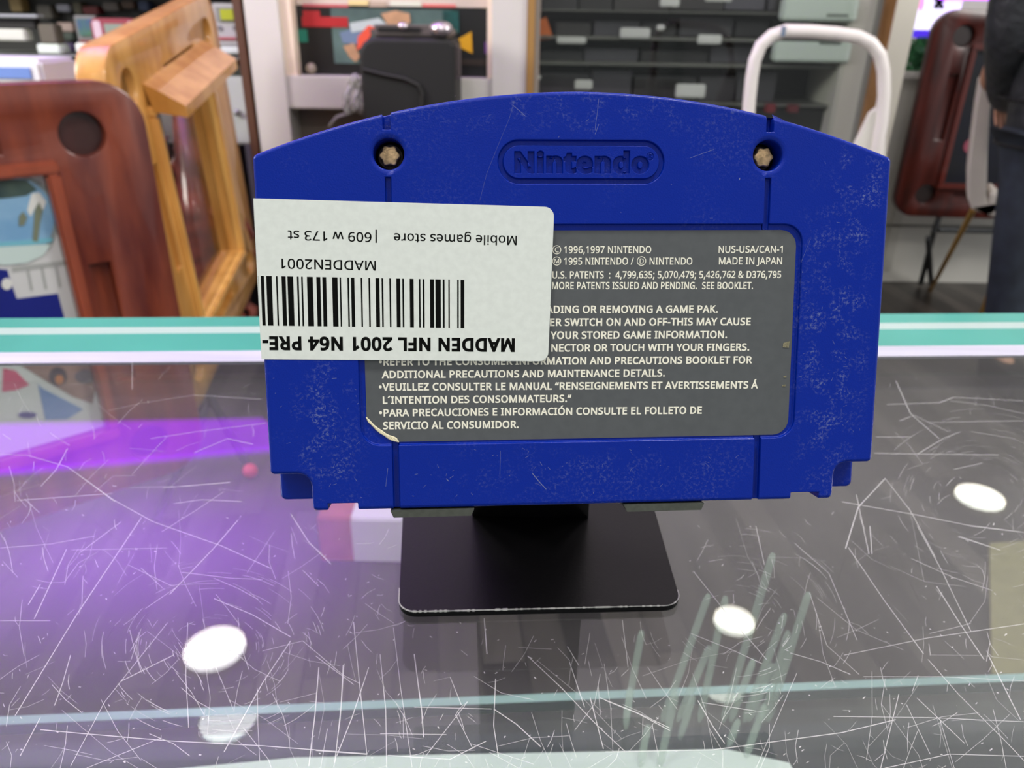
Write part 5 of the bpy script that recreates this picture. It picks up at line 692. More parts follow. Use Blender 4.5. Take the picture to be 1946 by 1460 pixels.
# pale rods added in the counter to stand for slanting streaks, lower right
A7s = [((480, 320), (370, 620)), ((835, 410), (755, 620)), ((945, 310), (840, 640)), ((850, 490), (790, 700)), ((780, 640), (700, 830)), ((690, 620), (660, 700)), ((115, 755), (95, 945)), ((200, 925), (160, 1125)), ((330, 770), (250, 1125)), ((410, 790), (345, 990)), ((740, 830), (650, 1080)), ((620, 900), (570, 1030)), ((485, 560), (425, 700)), ((780, 130), (750, 230)), ((560, 330), (520, 520)), ((170, 490), (150, 600))]
PALE = frost('pale_clear_plastic', rgb(205, 222, 208), .26)
for i, (a, b) in enumerate(sorted(A7s, key=lambda q: q[1][0])):
    bx, by = A7(*b); tx, ty = A7(*a)
    if by < 1372:                                            # extend down to the shelf
        k = (1372 - ty) / (by - ty); bx = tx + (bx - tx) * k; by = 1372
    g0 = G(bx, by, .8503); tp = P(tx, ty, g0.y + .008)
    if i % 4 == 0: tp = P(tx, ty, g0.y + .004)
    h = (tp - g0).length; q = Vector((0, 0, 1)).rotation_difference((tp - g0).normalized())
    me = MB().lathe([(.0006, 0), (.0016, .004), (.0016, h - .003), (.0010, h)], 10).mesh('rod', True)
    ob = link('rod', me, PALE); ob.location = g0; ob.rotation_mode = 'QUATERNION'; ob.rotation_quaternion = q
    tag(ob, 'pale clear plastic stylus, ' + ORD[i] + ' of those standing in for streaks under the counter glass', 'rod', 'pale plastic rods standing in for streaks under the counter glass')
# white card lying on the shelf at the bottom of the picture
cpts = [G(330, 1462, .8512), G(560, 1440, .8512), G(1380, 1424, .8512), G(1500, 1450, .8512), G(1560, 1560, .8512), G(300, 1600, .8512)]
cc = MB().prism([(p.x, p.y) for p in cpts], .8502, .8512).obj('paper_card', mat('pale_card', rgb(205, 212, 208), .6))
tag(cc, 'pale card lying on the glass shelf under the counter top, bottom of the view', 'card')
# ============================================================ THE ROOM
def plank_floor():
    m = bpy.data.materials.new('dark_plank_floor'); m.use_nodes = True; nt = m.node_tree; b = nt.nodes['Principled BSDF']; N = nt.nodes.new; Lk = nt.links.new
    tc = N('ShaderNodeTexCoord'); mp = N('ShaderNodeMapping'); mp.inputs['Rotation'].default_value = (0, 0, pi / 2 - .12); Lk(tc.outputs['Object'], mp.inputs[0])
    br = N('ShaderNodeTexBrick'); br.inputs['Scale'].default_value = 1; br.inputs['Brick Width'].default_value = 1.1; br.inputs['Row Height'].default_value = .085; br.inputs['Mortar Size'].default_value = .002
    br.inputs['Color1'].default_value = (.014, .011, .010, 1); br.inputs['Color2'].default_value = (.085, .072, .062, 1); br.inputs['Mortar'].default_value = (.012, .01, .01, 1); Lk(mp.outputs[0], br.inputs[0])
    n = N('ShaderNodeTexNoise'); n.inputs['Scale'].default_value = 3; n.inputs['Detail'].default_value = 5; mp2 = N('ShaderNodeMapping'); mp2.inputs['Scale'].default_value = (6, .6, 1); Lk(tc.outputs['Object'], mp2.inputs[0]); Lk(mp2.outputs[0], n.inputs[0])
    mx = N('ShaderNodeMixRGB'); mx.blend_type = 'MULTIPLY'; mx.inputs[0].default_value = .7; Lk(br.outputs[0], mx.inputs[1])
    r = N('ShaderNodeValToRGB'); r.color_ramp.elements[0].position = .3; r.color_ramp.elements[1].position = .7; r.color_ramp.elements[0].color = (.35, .35, .35, 1); Lk(n.outputs[0], r.inputs[0]); Lk(r.outputs[0], mx.inputs[2])
    Lk(mx.outputs[0], b.inputs['Base Color']); b.inputs['Roughness'].default_value = .38; return m
struct(MB().box(-3.2, 3.4, -2.4, 4.2, -.05, 0).obj('floor', plank_floor()))
WALL = mat('white_paint', rgb(206, 204, 196), .6)
struct(MB().box(-3.2, 3.4, -2.4, 4.2, CEIL, CEIL + .05).obj('ceiling', mat('ceiling_white', rgb(232, 226, 226), .8)))
struct(MB().box(-3.2, 3.4, 4.1, 4.2, 0, CEIL).obj('wall_back', WALL))
# recessed round lamps
LM = mat('lamp_glow', (1, .97, .9, 1), .5, emit=16)
RIM = mat('lamp_rim', rgb(240, 235, 215), .4)
spots = [(M(408, 1232, CEIL), 'round ceiling downlight mirrored as a white disc left of the stand'), (M(1862, 945, CEIL), 'round ceiling downlight mirrored as a white disc right of the cartridge'), (M(1395, 1180, CEIL), 'round ceiling downlight mirrored among the pale rods')]
for x, y in [tuple(M(px, 790, CEIL).xy) for px in (760, 1130, 1520)] + list(((-1.5, -.5), (0, -.6), (1.5, -.5), (-1.5, -1.7), (0, -1.7), (1.5, -1.7))): spots.append((Vector((x, y, CEIL)), None))  # added downlights: three for the back wall, the rest behind the camera
for i, (p, lb) in enumerate(spots):
    l = empty('ceiling_light', (p.x, p.y, CEIL), lb or 'round recessed downlight added in the white ceiling, outside the mirrored view', 'light', None if lb else 'added downlights around the shop ceiling')
    r = .088 if i != 2 else .062
    MB().lathe([(.01, -.002), (r, -.002), (r, -.006), (.01, -.006)], 32).obj('diffuser', LM, l)
    MB().lathe([(r + .001, -.0002), (r + .012, -.0002), (r + .010, -.008), (r + .001, -.008), (r + .001, -.0002)], 32, cap=False).obj('rim', RIM, l)
# purple light panel that the glass mirrors at the left
a, b = M(-60, 812, CEIL), M(500, 800, CEIL); c_, d_ = M(560, 850, CEIL), M(-60, 905, CEIL)
PUR = mat('purple_light', (.42, .03, .95, 1), .5, emit=3.6)
pl = empty('ceiling_light', ((a.x + b.x) / 2, (a.y + d_.y) / 2, CEIL), 'purple glowing ceiling light panel mirrored in the glass counter at the left', 'light')
q = [Vector((v.x, v.y, 0)) - Vector((pl.location.x, pl.location.y, 0)) for v in (a, b, c_, d_)]
MB().prism([(v.x, v.y) for v in q], -.02, -.001).obj('light_panel', PUR, pl)
def pbox(name, x0, y0, x1, y1, Y, dep, m, parent=None, bev=0, zlo=None, zhi=None):
    """a box whose front covers these pixels at depth Y; dep metres deep behind"""
    a, b = P(x0, (y0 + y1) / 2, Y), P(x1, (y0 + y1) / 2, Y); t, u = P((x0 + x1) / 2, y0, Y), P((x0 + x1) / 2, y1, Y)
    o = MB().box(a.x, b.x, Y, Y + dep, u.z if zlo is None else zlo, t.z if zhi is None else zhi, bev).obj(name, m, parent); return o
def c8(*c): return mat('paint_%d_%d_%d' % c, rgb(*c), .45)
def thingbox(name, label, cat, box, Y, dep, m, group=None, **k):
    o = pbox(name, *box, Y, dep, m, **k); return tag(o, label, cat, group)
# --- wall of display cases at the left and centre
YL = 2.72
fr_ = empty('display_case', (-1.5, YL, 0), 'dark backed wall case of handheld consoles behind the yellow table', 'display case')
def rel(o, e): o.parent = e; o.matrix_parent_inverse = Matrix.Translation(e.location).inverted(); return o
rel(pbox('back_panel', -500, -400, 470, 300, YL + .32, .02, mat('case_dark', rgb(46, 46, 42), .5, noise=.3, nscale=8), zlo=P(200, 145, YL).z, zhi=2.3), fr_)
WS = mat('case_shelf', rgb(120, 124, 118), .3)
rel(pbox('shelf', -500, 103, 466, 106, YL + .02, .3, WS), fr_)
rel(pbox('shelf', -500, -60, 466, -57, YL + .02, .3, WS), fr_)
rel(pbox('side_trim', 453, 0, 468, 200, YL, .33, mat('brown_trim', rgb(92, 62, 46), .4), zlo=0, zhi=2.4), fr_)
du = empty('drawer_unit', (-1.5, YL, 0), 'pale drawer unit below the handheld consoles, seen through the yellow table', 'drawers')
PD = mat('pale_drawer', rgb(186, 192, 186), .4)
for a_, b_ in ((-400, -90), (-88, 120), (122, 300), (302, 378), (380, 482)):
    o = rel(pbox('drawer_front', a_, 146, b_ + 0, 274, YL + .03, .25, PD, bev=.006), du)
kp = P(450, 214, YL + .02); MB().ball((0, 0, 0), .011).obj('knob', mat('steel', rgb(150, 150, 150), .3, .8), du, True).location = kp - du.location
rel(pbox('void_panel', -400, 276, 462, 500, YL + .12, .1, mat('void_black', rgb(14, 13, 14), .6), zlo=0), du)  # black panel put in place of the dark void below the drawers
# handheld consoles and little displays on the shelves
SH = 102
def onshelf(name, label, cat, x0, y0, x1, col, group=None, y1=SH, Y=YL + .06, dep=.05, m=None):
    return tag(pbox(name, x0, y0, x1, y1, Y, dep, m or c8(*col), bev=.004), label, cat, group)
onshelf('white_tray', 'white tray at the far left of the console shelf', 'tray', 70, 84, 113, (215, 225, 215), dep=.07)
onshelf('handheld_console', 'olive grey handheld device standing on a white foot at far left', 'handheld console', 74, 46, 106, (92, 86, 74), y1=83.5)
# red handheld with silver ends
hc = empty('handheld_console', P(226, 60, YL + .08), 'red handheld game console with silver ends and grey screen', 'handheld console')
p0, p1 = P(184, 90, YL + .08), P(272, 90, YL + .08); zt, zb = P(228, 35, YL + .08).z, P(228, 81, YL + .08).z
hw_, hh_ = (p1.x - p0.x) / 2, (zt - zb) / 2
MB().prism(rrect(-hw_, hw_, -hh_, hh_, .022), -.012, .012, 'y').obj('body', c8(140, 52, 66), hc)
for s in (-1, 1): MB().prism(rrect(s * hw_ * .74 - .013, s * hw_ * .74 + .013, -hh_ * .7, hh_ * .8, .009), -.0135, -.012, 'y').obj('silver_grip', mat('silver_pink', rgb(220, 195, 205), .25, .3), hc)
MB().box(-hw_ * .42, hw_ * .4, -.0145, -.012, -hh_ * .85, hh_ * .55).obj('screen', c8(128, 142, 128), hc)
hc.location.z = (zt + zb) / 2; hc.location.x = (p0.x + p1.x) / 2
onshelf('white_tray', 'long white tray beneath the red handheld console', 'tray', 143, 83, 300, (222, 226, 216), dep=.07, y1=SH)
# small console in a grey frame with blue screen
o = empty('handheld_console', P(166, 60, YL + .07), 'grey framed handheld with a bright blue and green screen', 'handheld console')
rel(pbox('body', 144, 29, 185, 82, YL + .075, .02, c8(112, 112, 110), bev=.003), o)
rel(pbox('screen', 148, 36, 178, 68, YL + .07, .004, mat('screen_blue', rgb(62, 84, 120), .3, col2=rgb(70, 110, 80), nscale=25)), o)
rel(pbox('red_strip', 152, 76, 174, 81.5, YL + .07, .004, c8(110, 40, 40)), o)
def gameboy(x0, y0, x1, y1, label, lit):
    o = empty('handheld_console', P((x0 + x1) / 2, y1, YL + .07), label, 'handheld console')
    W_, H_ = x1 - x0, y1 - y0
    R = lambda n, a, b, c, d, m, Y=YL + .068, dp=.006: rel(pbox(n, x0 + a * W_, y0 + b * H_, x0 + c * W_, y0 + d * H_, Y, dp, m), o)
    rel(pbox('body', x0, y0, x1, y1, YL + .074, .028, c8(178, 176, 178), bev=.006), o)
    R('screen_surround', .13, .1, .88, .42, c8(132, 132, 130)); R('screen', .27, .14, .72, .39, mat('lime_screen', rgb(*lit), .4), YL + .064)
    for bx in (.25, .78):
        c = P(x0 + bx * W_, y0 + .58 * H_, YL + .07); MB().lathe([(.008, 0), (.008, .008)], 16, c - o.location, 'y').obj('button', c8(120, 118, 122), o)
    R('red_strip', .2, .79, .8, .85, c8(170, 70, 80)); return o
gameboy(404, 6, 458, 88, 'grey handheld game console with yellow-green screen beside the brown trim', (172, 180, 40))
gameboy(318, 20, 352, 84, 'small pale handheld with green screen half behind the yellow table', (120, 160, 90))
onshelf('white_tray', 'white tray under the grey handheld beside the brown trim', 'tray', 402, 89, 466, (215, 222, 218), dep=.07)
onshelf('handheld_console', 'slim silver console with a rounded top edge at the left frame edge', 'game console', -60, 27, 70, (168, 172, 176), y1=33)
onshelf('handheld_console', 'pale slab console at the left frame edge, lower on the shelf', 'game console', -60, 55, 47, (205, 208, 196), y1=77)
onshelf('console_stand', 'black stand holding the slim silver console at the left frame edge', 'stand', -60, 34, 66, (28, 24, 24), y1=54, Y=YL + .09, dep=.04)
small = [('pink and white cartridge atop a dark stack', 107, 43, 138, 60, (190, 168, 160)), ('dark green cartridge in the stack by the blue screen', 112, 62, 139, 76, (72, 82, 74)), ('purple cartridge low in the stack by the blue screen', 114, 82, 141, 97, (82, 66, 108)),
         ('tan box on the upper row at far left', 17, -8, 40, 22, (158, 134, 84)), ('grey figure-like gadget on the upper row', 70, 10, 98, 35, (96, 92, 84)), ('pale blue gadget on the upper row', 106, 8, 132, 22, (160, 162, 172)),
         ('dark red cartridge on the upper row', 156, 12, 186, 27, (104, 24, 22)), ('grey brown gadget on the upper row right of the dark red one', 194, 4, 224, 20, (98, 90, 84)), ('olive cartridge on the upper row above the blue screen', 138, 4, 154, 26, (86, 82, 60)),
         ('brown gadget above the red handheld', 230, 2, 254, 16, (84, 62, 46)), ('blue cartridge on the upper row right of the red handheld', 262, 2, 282, 20, (52, 66, 100)), ('grey gadget right of the red handheld', 284, 24, 316, 44, (86, 88, 84)),
         ('dark grey cartridge at the foot of the shelf, left of the small pale handheld', 292, 52, 314, 76, (62, 60, 58))]
for i, (lb, x0, y0, x1, y1, col) in enumerate(small):
    tag(pbox('cartridge' if i % 2 else 'small_gadget', x0, y0, x1, y1, YL + .27, .05, c8(*col), bev=.004), lb, 'cartridge' if i % 2 else 'gadget', 'small games and gadgets on the upper row')
thingbox('storage_tray', 'grey plastic tray lying in the dark space under the console shelf', 'tray', (126, 126, 190, 144), YL + .1, .15, c8(100, 106, 104), bev=.006)
thingbox('storage_tray', 'grey tray beside the brown trim under the grey handheld', 'tray', (424, 124, 474, 144), YL + .1, .15, c8(104, 114, 110), bev=.006)
# white carton with a blue panel behind the red table
wb = empty('cardboard_carton', P(40, 300, 2.35), 'tall white carton with a blue panel rising behind the red table', 'carton')
rel(pbox('carton_body', -140, 112, 84, 200, 2.35, .2, mat('carton_white', rgb(226, 228, 230), .5), zlo=0, bev=.01), wb)
rel(pbox('blue_panel', -140, 127, 57, 148, 2.345, .006, c8(112, 142, 206)), wb)
# --- white frame and niche
WF = mat('frame_white', rgb(212, 209, 201), .45)
niche = empty('shelf_unit', (-.75, YL, 0), 'white wall frame with a deep niche holding the boxed console', 'shelf unit')
rel(pbox('upright', 471, 20, 534, 130, YL - .02, .42, WF, zlo=0, zhi=2.45), niche)
rel(pbox('upright', 935, 20, 1001, 130, YL - .02, .42, WF, zlo=0, zhi=2.45), niche)
CRM = mat('niche_cream_lit', rgb(248, 230, 205), .5)  # light on the niche sides is put into this cream colour
z0n, z1n = P(700, 208, YL).z, P(700, 146, YL).z
rel(pbox('niche_shelf', 534, 150, 935, 206, YL - .01, .40, WF, zlo=z0n, zhi=z1n, bev=.004), niche)
rel(pbox('niche_side', 529, 20, 558, 130, YL + .0, .35, CRM, zlo=z1n, zhi=1.8), niche)
rel(pbox('niche_side', 926, 20, 936, 130, YL + .0, .35, CRM, zlo=z1n, zhi=1.8), niche)
rel(pbox('niche_back', 534, 20, 935, 130, YL + .37, .02, mat('niche_dark', rgb(52, 50, 48), .6), zlo=0, zhi=2.4), niche)
rel(pbox('lower_panel', 534, 215, 935, 400, YL + .1, .2, mat('brown_panel', rgb(102, 92, 84), .5), zlo=0, zhi=z0n - .002), niche)
rel(pbox('gold_trim', 1002, 20, 1016, 130, YL - .03, .35, mat('gold_wood', rgb(160, 122, 66), .4), zlo=0, zhi=2.45), niche)
rel(pbox('steel_trim', 1016.5, 20, 1026, 130, YL + .0, .3, mat('trim_grey', rgb(150, 142, 134), .4), zlo=0, zhi=2.45), niche)
# boxed console
YB = YL + .06
bx = empty('console_box', P(748, 143, YB), 'large dark boxed console with red lettering block and yellow arrow in the white niche', 'boxed console')
def bp_(n, x0, y0, x1, y1, m, lift=.002): return rel(pbox(n, x0, y0, x1, y1, YB - lift, .003, m), bx)
rel(pbox('carton', 565, 14, 931, 144, YB, .26, mat('box_black', rgb(24, 25, 24), .35), zlo=z1n + .001), bx)
bp_('cover_picture', 632, 17, 858, 122, mat('box_picture', rgb(92, 118, 112), .5, noise=.5, nscale=7))
bp_('red_lettering', 576, 20, 608, 36, c8(176, 38, 40), .004); bp_('red_lettering', 574, 32, 661, 51, c8(178, 34, 38), .005)
bp_('green_emblem', 567, 56, 584, 80, c8(20, 120, 96), .004); bp_('teal_stripes', 842, 20, 872, 62, mat('teal_stripe', rgb(12, 82, 76), .5, noise=.5, nscale=30), .005)
def ppoly(n, pts, m, lift, Y=None, dep=.003, par=None):
    Yq = (Y or YB) - lift; q = [P(x, y, Yq) for x, y in pts]; o = MB().prism([(v.x, v.z) for v in q], Yq, Yq + dep, 'y').obj(n, m); return rel(o, par or bx)
ppoly('yellow_arrow', [(857, 82), (896, 60), (898, 102)], c8(214, 160, 24), .004)
ppoly('skin_patch', [(724, 26), (752, 20), (778, 26), (780, 42), (765, 52), (738, 50)], mat('skin_tone_print', rgb(205, 160, 120), .5, noise=.3, nscale=20), .006)
ppoly('skin_patch', [(652, 88), (672, 82), (684, 108), (676, 118), (664, 108)], MATS['skin_tone_print'], .006)
ppoly('blue_patch', [(645, 62), (690, 50), (684, 84), (652, 82)], c8(110, 130, 156), .005)
ppoly('orange_patch', [(700, 48), (714, 52), (692, 86), (678, 96), (680, 70)], c8(232, 88, 62), .007)
ppoly('pale_patch', [(664, 44), (720, 34), (735, 46), (690, 58), (668, 62)], c8(190, 202, 200), .006)
bp_('purple_mark', 921, 80, 933, 102, c8(98, 52, 124), .004); bp_('brown_strip', 868, 112, 928, 124, c8(52, 44, 34), .004)
MB().lathe([(.018, 0), (.016, -.012), (.006, -.018)], 18, (0, 0, 0), 'y').obj('round_badge', c8(165, 155, 135), bx, True).location = P(592, 130, YB - .006) - bx.location
bx2 = empty('console_box', P(748, 0, YB), 'cream carton with red and yellow print lying on top of the large dark box', 'boxed console')
o = rel(pbox('carton', 560, -70, 931, 12, YB + .0, .25, mat('cream_carton', rgb(214, 200, 184), .5)), bx2)
for (x0, x1, col, y0) in ((575, 662, (196, 92, 96), 8), (662, 702, (236, 214, 150), 0), (742, 800, (226, 228, 208), 2), (803, 866, (228, 120, 112), 8), (700, 735, (190, 170, 150), 3)):
    rel(pbox('printed_panel', x0, y0, x1, y0 + 10 if y0 < 8 else 13.5, YB - .003, .004, c8(*col)), bx2)
# black case in front of the niche
YK = 2.42
bk = empty('storage_case', P(775, 200, YK), 'tall black rounded case with chrome fittings on top in front of the niche', 'case'); bk.location.z = 0
a, b = P(683, 130, YK), P(864, 130, YK); zt = P(775, 72, YK).z
BKM = mat('black_case', rgb(19, 19, 19), .6)
pr = [(a.x, 0), (b.x, 0), (b.x, zt - .02)] + [(b.x - .02 + .02 * cos(t), zt - .02 + .02 * sin(t)) for t in (pi / 4, pi / 2)] + [(a.x + .05 + .05 * cos(t), zt - .05 + .05 * sin(t)) for t in (pi / 2, 5 * pi / 8, 3 * pi / 4, 7 * pi / 8, pi)]
rel(link('shell', beveled(MB().prism(pr, YK, YK + .28, 'y').mesh('k'), .012, 3, 40), BKM), bk)
for p in bk.children[0].data.polygons: p.use_smooth = False
rel(pbox('top_lid', 702, 48, 858, 75, YK + .02, .2, mat('lid_grey', rgb(96, 88, 86), .4), bev=.012), bk)
rel(pbox('top_recess', 716, 52, 800, 62, YK + .015, .1, c8(30, 28, 28), bev=.004), bk)
c = P(837, 56, YK); MB().ball((0, 0, 0), 1, (.034, .03, .022)).obj('chrome_dome', mat('chrome', rgb(215, 205, 210), .18, .9), bk, True).location = c - bk.location + Vector((0, .02, 0))
c = P(765, 50, YK); MB().ball((0, 0, 0), 1, (.016, .016, .012)).obj('button', MATS['chrome'], bk, True).location = c - bk.location + Vector((0, .01, 0))
st_ = [P(x, y, YK - .004) for x, y in ((690, 132), (730, 142), (770, 150), (795, 162), (803, 180), (802, 215))]
rel(MB().tube(st_, .008, 8).obj('piping', mat('piping_black', rgb(16, 15, 15), .5)), bk)
rel(pbox('side_trim', 852, 85, 872, 150, YK + .02, .1, mat('case_side', rgb(70, 62, 62), .4), bev=.006), bk)
# clear plastic wrap hanging at its left
wr = MB(); random.seed(5)
for k in range(9):
    x, y = random.uniform(664, 690), random.uniform(140, 150); path = [P(x, y, YK + .05)]
    for i in range(7): x += random.uniform(-9, 7); y += 10; path.append(P(min(x, 693), y, YK + .05 + random.uniform(-.02, .02)))
    wr.tube(path, random.uniform(.003, .007), 6)
q = [P(x, y, YK + .06) for x, y in ((684, 205), (660, 216), (640, 222), (625, 240))]; wr.tube(q, .004, 6)
tag(wr.obj('plastic_wrap', frost('clear_wrap', rgb(190, 188, 184), .55), None, True), 'bunched clear plastic wrap hanging beside the black case', 'plastic wrap')
# --- right glass case with dark boxed goods
YR = 2.95
rc = empty('display_case', (.8, YR, 0), 'glass fronted dark wall case with black boxed goods right of the niche', 'display case')
rel(pbox('back_panel', 1000, 0, 1660, 300, YR + .45, .02, mat('case_dark2', rgb(52, 52, 50), .5, noise=.3, nscale=5), zlo=0, zhi=2.4), rc)
SHM = mat('grey_shelf', rgb(92, 94, 88), .4)
for y0, y1 in ((22, 25), (72, 78), (121, 127), (196, 200)): rel(pbox('shelf', 1018, y0, 1640, y1, YR + .06, .38, SHM), rc)
random.seed(8)
rows = [(-30, 20, 'top'), (32, 70, 'middle'), (86, 120, 'lower'), (134, 194, 'bottom')]
BXC = [(60, 59, 64), (44, 43, 46), (72, 71, 78), (52, 50, 50), (38, 37, 38)]
for y0, y1, nm in rows:
    x = 1022 if nm != 'middle' else 1056
    k_ = 0
    while x < 1470:
        wd = random.uniform(60, 130); x2 = min(x + wd, 1474); q = random.uniform(0, 12)
        tag(pbox('boxed_console', x, y0 + q, x2, y1, YR + .14, .25, c8(*random.choice(BXC)), bev=.003), 'dark boxed console, %s on the %s shelf of the glass case' % (ORD[k_], nm), 'boxed console', 'dark boxes on the %s shelf of the glass case' % nm)
        x = x2 + random.uniform(2, 8); k_ += 1
TAG = mat('price_tag', rgb(190, 194, 190), .5)
tags = [(1058, 70, 1114, 83, 'on the middle shelf edge, left'), (1178, 53, 1236, 73, 'on the middle shelf, centre, largest'), (1326, 66, 1372, 84, 'on the middle shelf, right'), (1254, -4, 1292, 13, 'at the top edge of the view'), (1340, -6, 1392, 3, 'at the top edge, right of another tag'), (1092, 152, 1126, 170, 'just above the cartridge top'), (1284, 160, 1341, 186, 'above the right slope of the cartridge'), (1018, 142, 1028, 152, 'tiny, beside the grey trim'), (1248, 47, 1264, 58, 'small round one right of the largest tag')]
for x0, y0, x1, y1, lb in tags: tag(pbox('price_tag', x0, y0, x1, y1, YR + .05, .012, TAG, bev=.004), 'pale price tag in the glass case, ' + lb, 'price tag', 'pale price tags in the glass case')
o = ppoly('paper_cone', [(1016, 78), (1022, 40), (1038, 32), (1052, 74)], mat('orange_paper', rgb(205, 104, 34), .5, noise=.3, nscale=14), 0, YR + .08, .04, rc); o.parent = None; o.matrix_parent_inverse.identity(); tag(o, 'small orange tapered packet on the shelf beside the gold trim', 'packet')
for (x0, y0, x1, y1, lb) in ((1490, -3, 1632, 40, 'upper pale green tray at right of the glass case'), (1474, 80, 1618, 118, 'lower pale green tray at right of the glass case')):
    t = empty('storage_tray', P(1550, y1, YR), lb, 'tray')
    rel(pbox('tray_front', x0, y0, x1, y1, YR + .0, .055, mat('pale_green', rgb(188, 202, 192), .4), bev=.006), t)
    rel(pbox('label_slot', x1 - 60, y0 - 2 if y0 > 0 else y0 + 30, x1 - 20, y0 + 4 if y0 > 0 else y0 + 34, YR - .003, .004, c8(90, 98, 92)), t)
rel(pbox('inner_column', 1602, 60, 1652, 140, YR + .02, .3, mat('column_grey', rgb(176, 176, 166), .5), zlo=0, zhi=2.4), rc)
rel(pbox('steel_trim', 1653, 60, 1664, 140, YR + .0, .2, mat('steel_trim', rgb(120, 122, 116), .35), zlo=0, zhi=2.4), rc)
rel(pbox('wood_trim', 1665, 60, 1686, 140, YR - .02, .2, wood('trim_wood', rgb(150, 112, 72), rgb(110, 78, 46)), zlo=0, zhi=2.45), rc)
rel(pbox('upright', 1687, 60, 1727, 140, YR - .03, .5, mat('upright_ivory', rgb(216, 214, 198), .5), zlo=0, zhi=2.45), rc)
rel(pbox('glass_door', 1027, -100, 1600, 400, YR - .01, .005, glass('door_glass', (.96, .97, .96, 1), 1.35), zlo=.05), rc)
rel(pbox('lower_panel', 1020, 205, 1600, 400, YR + .1, .3, mat('case_black', rgb(24, 24, 24), .5), zlo=0, zhi=P(1300, 202, YR + .1).z), rc)
for (x0, y0, x1, y1, cl, lb) in ((1458, 198, 1474, 214, (110, 24, 34), 'small dark red packet above the right screw'), (1500, 200, 1518, 214, (90, 26, 32), 'small dark red packet further right above the cartridge')):
    tag(pbox('packet', x0, y0, x1, y1, YR + .03, .04, c8(*cl)), lb, 'packet')
# --- white low cabinet, monitor and garland at the right
YW = 3.55
cb = empty('low_cabinet', P(1900, 400, YW), 'white low cabinet along the right wall below the lit monitor', 'cabinet'); cb.location.z = 0
ztop = P(1760, 136, YW).z
rel(pbox('cabinet_body', 1640, 150, 2150, 480, YW + .02, .4, mat('cabinet_white', rgb(216, 214, 206), .5), zlo=.0, zhi=ztop - .03), cb)
rel(pbox('top_board', 1640, 136, 2150, 150, YW - .01, .44, mat('top_white', rgb(222, 220, 216), .3), bev=.008, zhi=ztop, zlo=ztop - .035), cb)
rel(pbox('panel', 1718, 160, 1738, 480, YW + .012, .01, c8(202, 200, 192), zlo=.06, zhi=ztop - .06), cb)
rel(pbox('shadow_gap', 1640, 430, 2150, 434, YW + .012, .01, c8(120, 118, 112)), cb)
mn = empty('monitor', P(1770, 75, YW + .1), 'lit white screen showing a black cross mark and a pink smear above the green garland', 'monitor')
SCR = mat('screen_white', (.78, .74, 1, 1), .4, emit=1.0)
rel(pbox('screen', 1718, -60, 1830, 57, YW + .1, .03, SCR, zlo=P(1770, 57, YW + .1).z), mn)
rel(pbox('screen_base_glow', 1718, 57.5, 1830, 72, YW + .1, .03, mat('screen_blue_glow', (.05, .01, .6, 1), .4, emit=.8)), mn)
rel(pbox('foot', 1740, 72, 1800, 137, YW + .12, .03, c8(22, 26, 40), zlo=ztop), mn)
XM = mat('screen_black', rgb(30, 30, 40), .5)
for q in ([(1774, 12), (1780, 18), (1798, -2), (1790, -8)], [(1775, -2), (1782, -6), (1796, 14), (1788, 18)]):
    ppoly('cross_mark', q, XM, 0, YW + .095, .003, mn)
ppoly('pink_smear', [(1744, 14), (1752, 22), (1757, 8), (1757, -20), (1748, -20)], mat('screen_pink', (.9, .3, .7, 1), .5, emit=.7), 0, YW + .095, .003, mn)
gl = MB(); random.seed(3)
gc = [P(x, 105, YW + .05) for x in (1705, 1800)]
for k in range(420):
    t = random.random(); c = gc[0].lerp(gc[1], t) + Vector((0, random.uniform(-.04, .06), random.uniform(-.055, .06)))
    d = Vector((random.uniform(-1, 1), random.uniform(-1, .2), random.uniform(-.8, 1))).normalized() * .035; e = d.cross(Vector((0, 1, .3))).normalized() * .006
    gl.quad(c - e, c + e, c + d + e * .3, c + d - e * .3)
gl.tube([gc[0] + Vector((0, 0, -.05)), gc[0].lerp(gc[1], .5) + Vector((0, 0, -.06)), gc[1] + Vector((0, 0, -.05))], .014, 8)
g_ = gl.obj('tinsel_garland', mat('garland_green', rgb(70, 140, 90), .5, noise=.45, nscale=40)); tag(g_, 'green tinsel garland lying on the white cabinet under the monitor', 'garland')
gp = MB().ball((0, 0, 0), .018).obj('bauble', mat('gold_bauble', rgb(160, 140, 70), .3, .6), None, True); gp.location = P(1776, 100, YW - .03); tag(gp, 'small gold bauble on the green garland', 'bauble')
ls = pbox('led_strip', 1788, -9, 2100, 1, YW + .06, .02, mat('led_purple', (.45, .06, 1, 1), .5, emit=3.0)); tag(ls, 'purple glowing strip light behind the right dark red table', 'strip light')
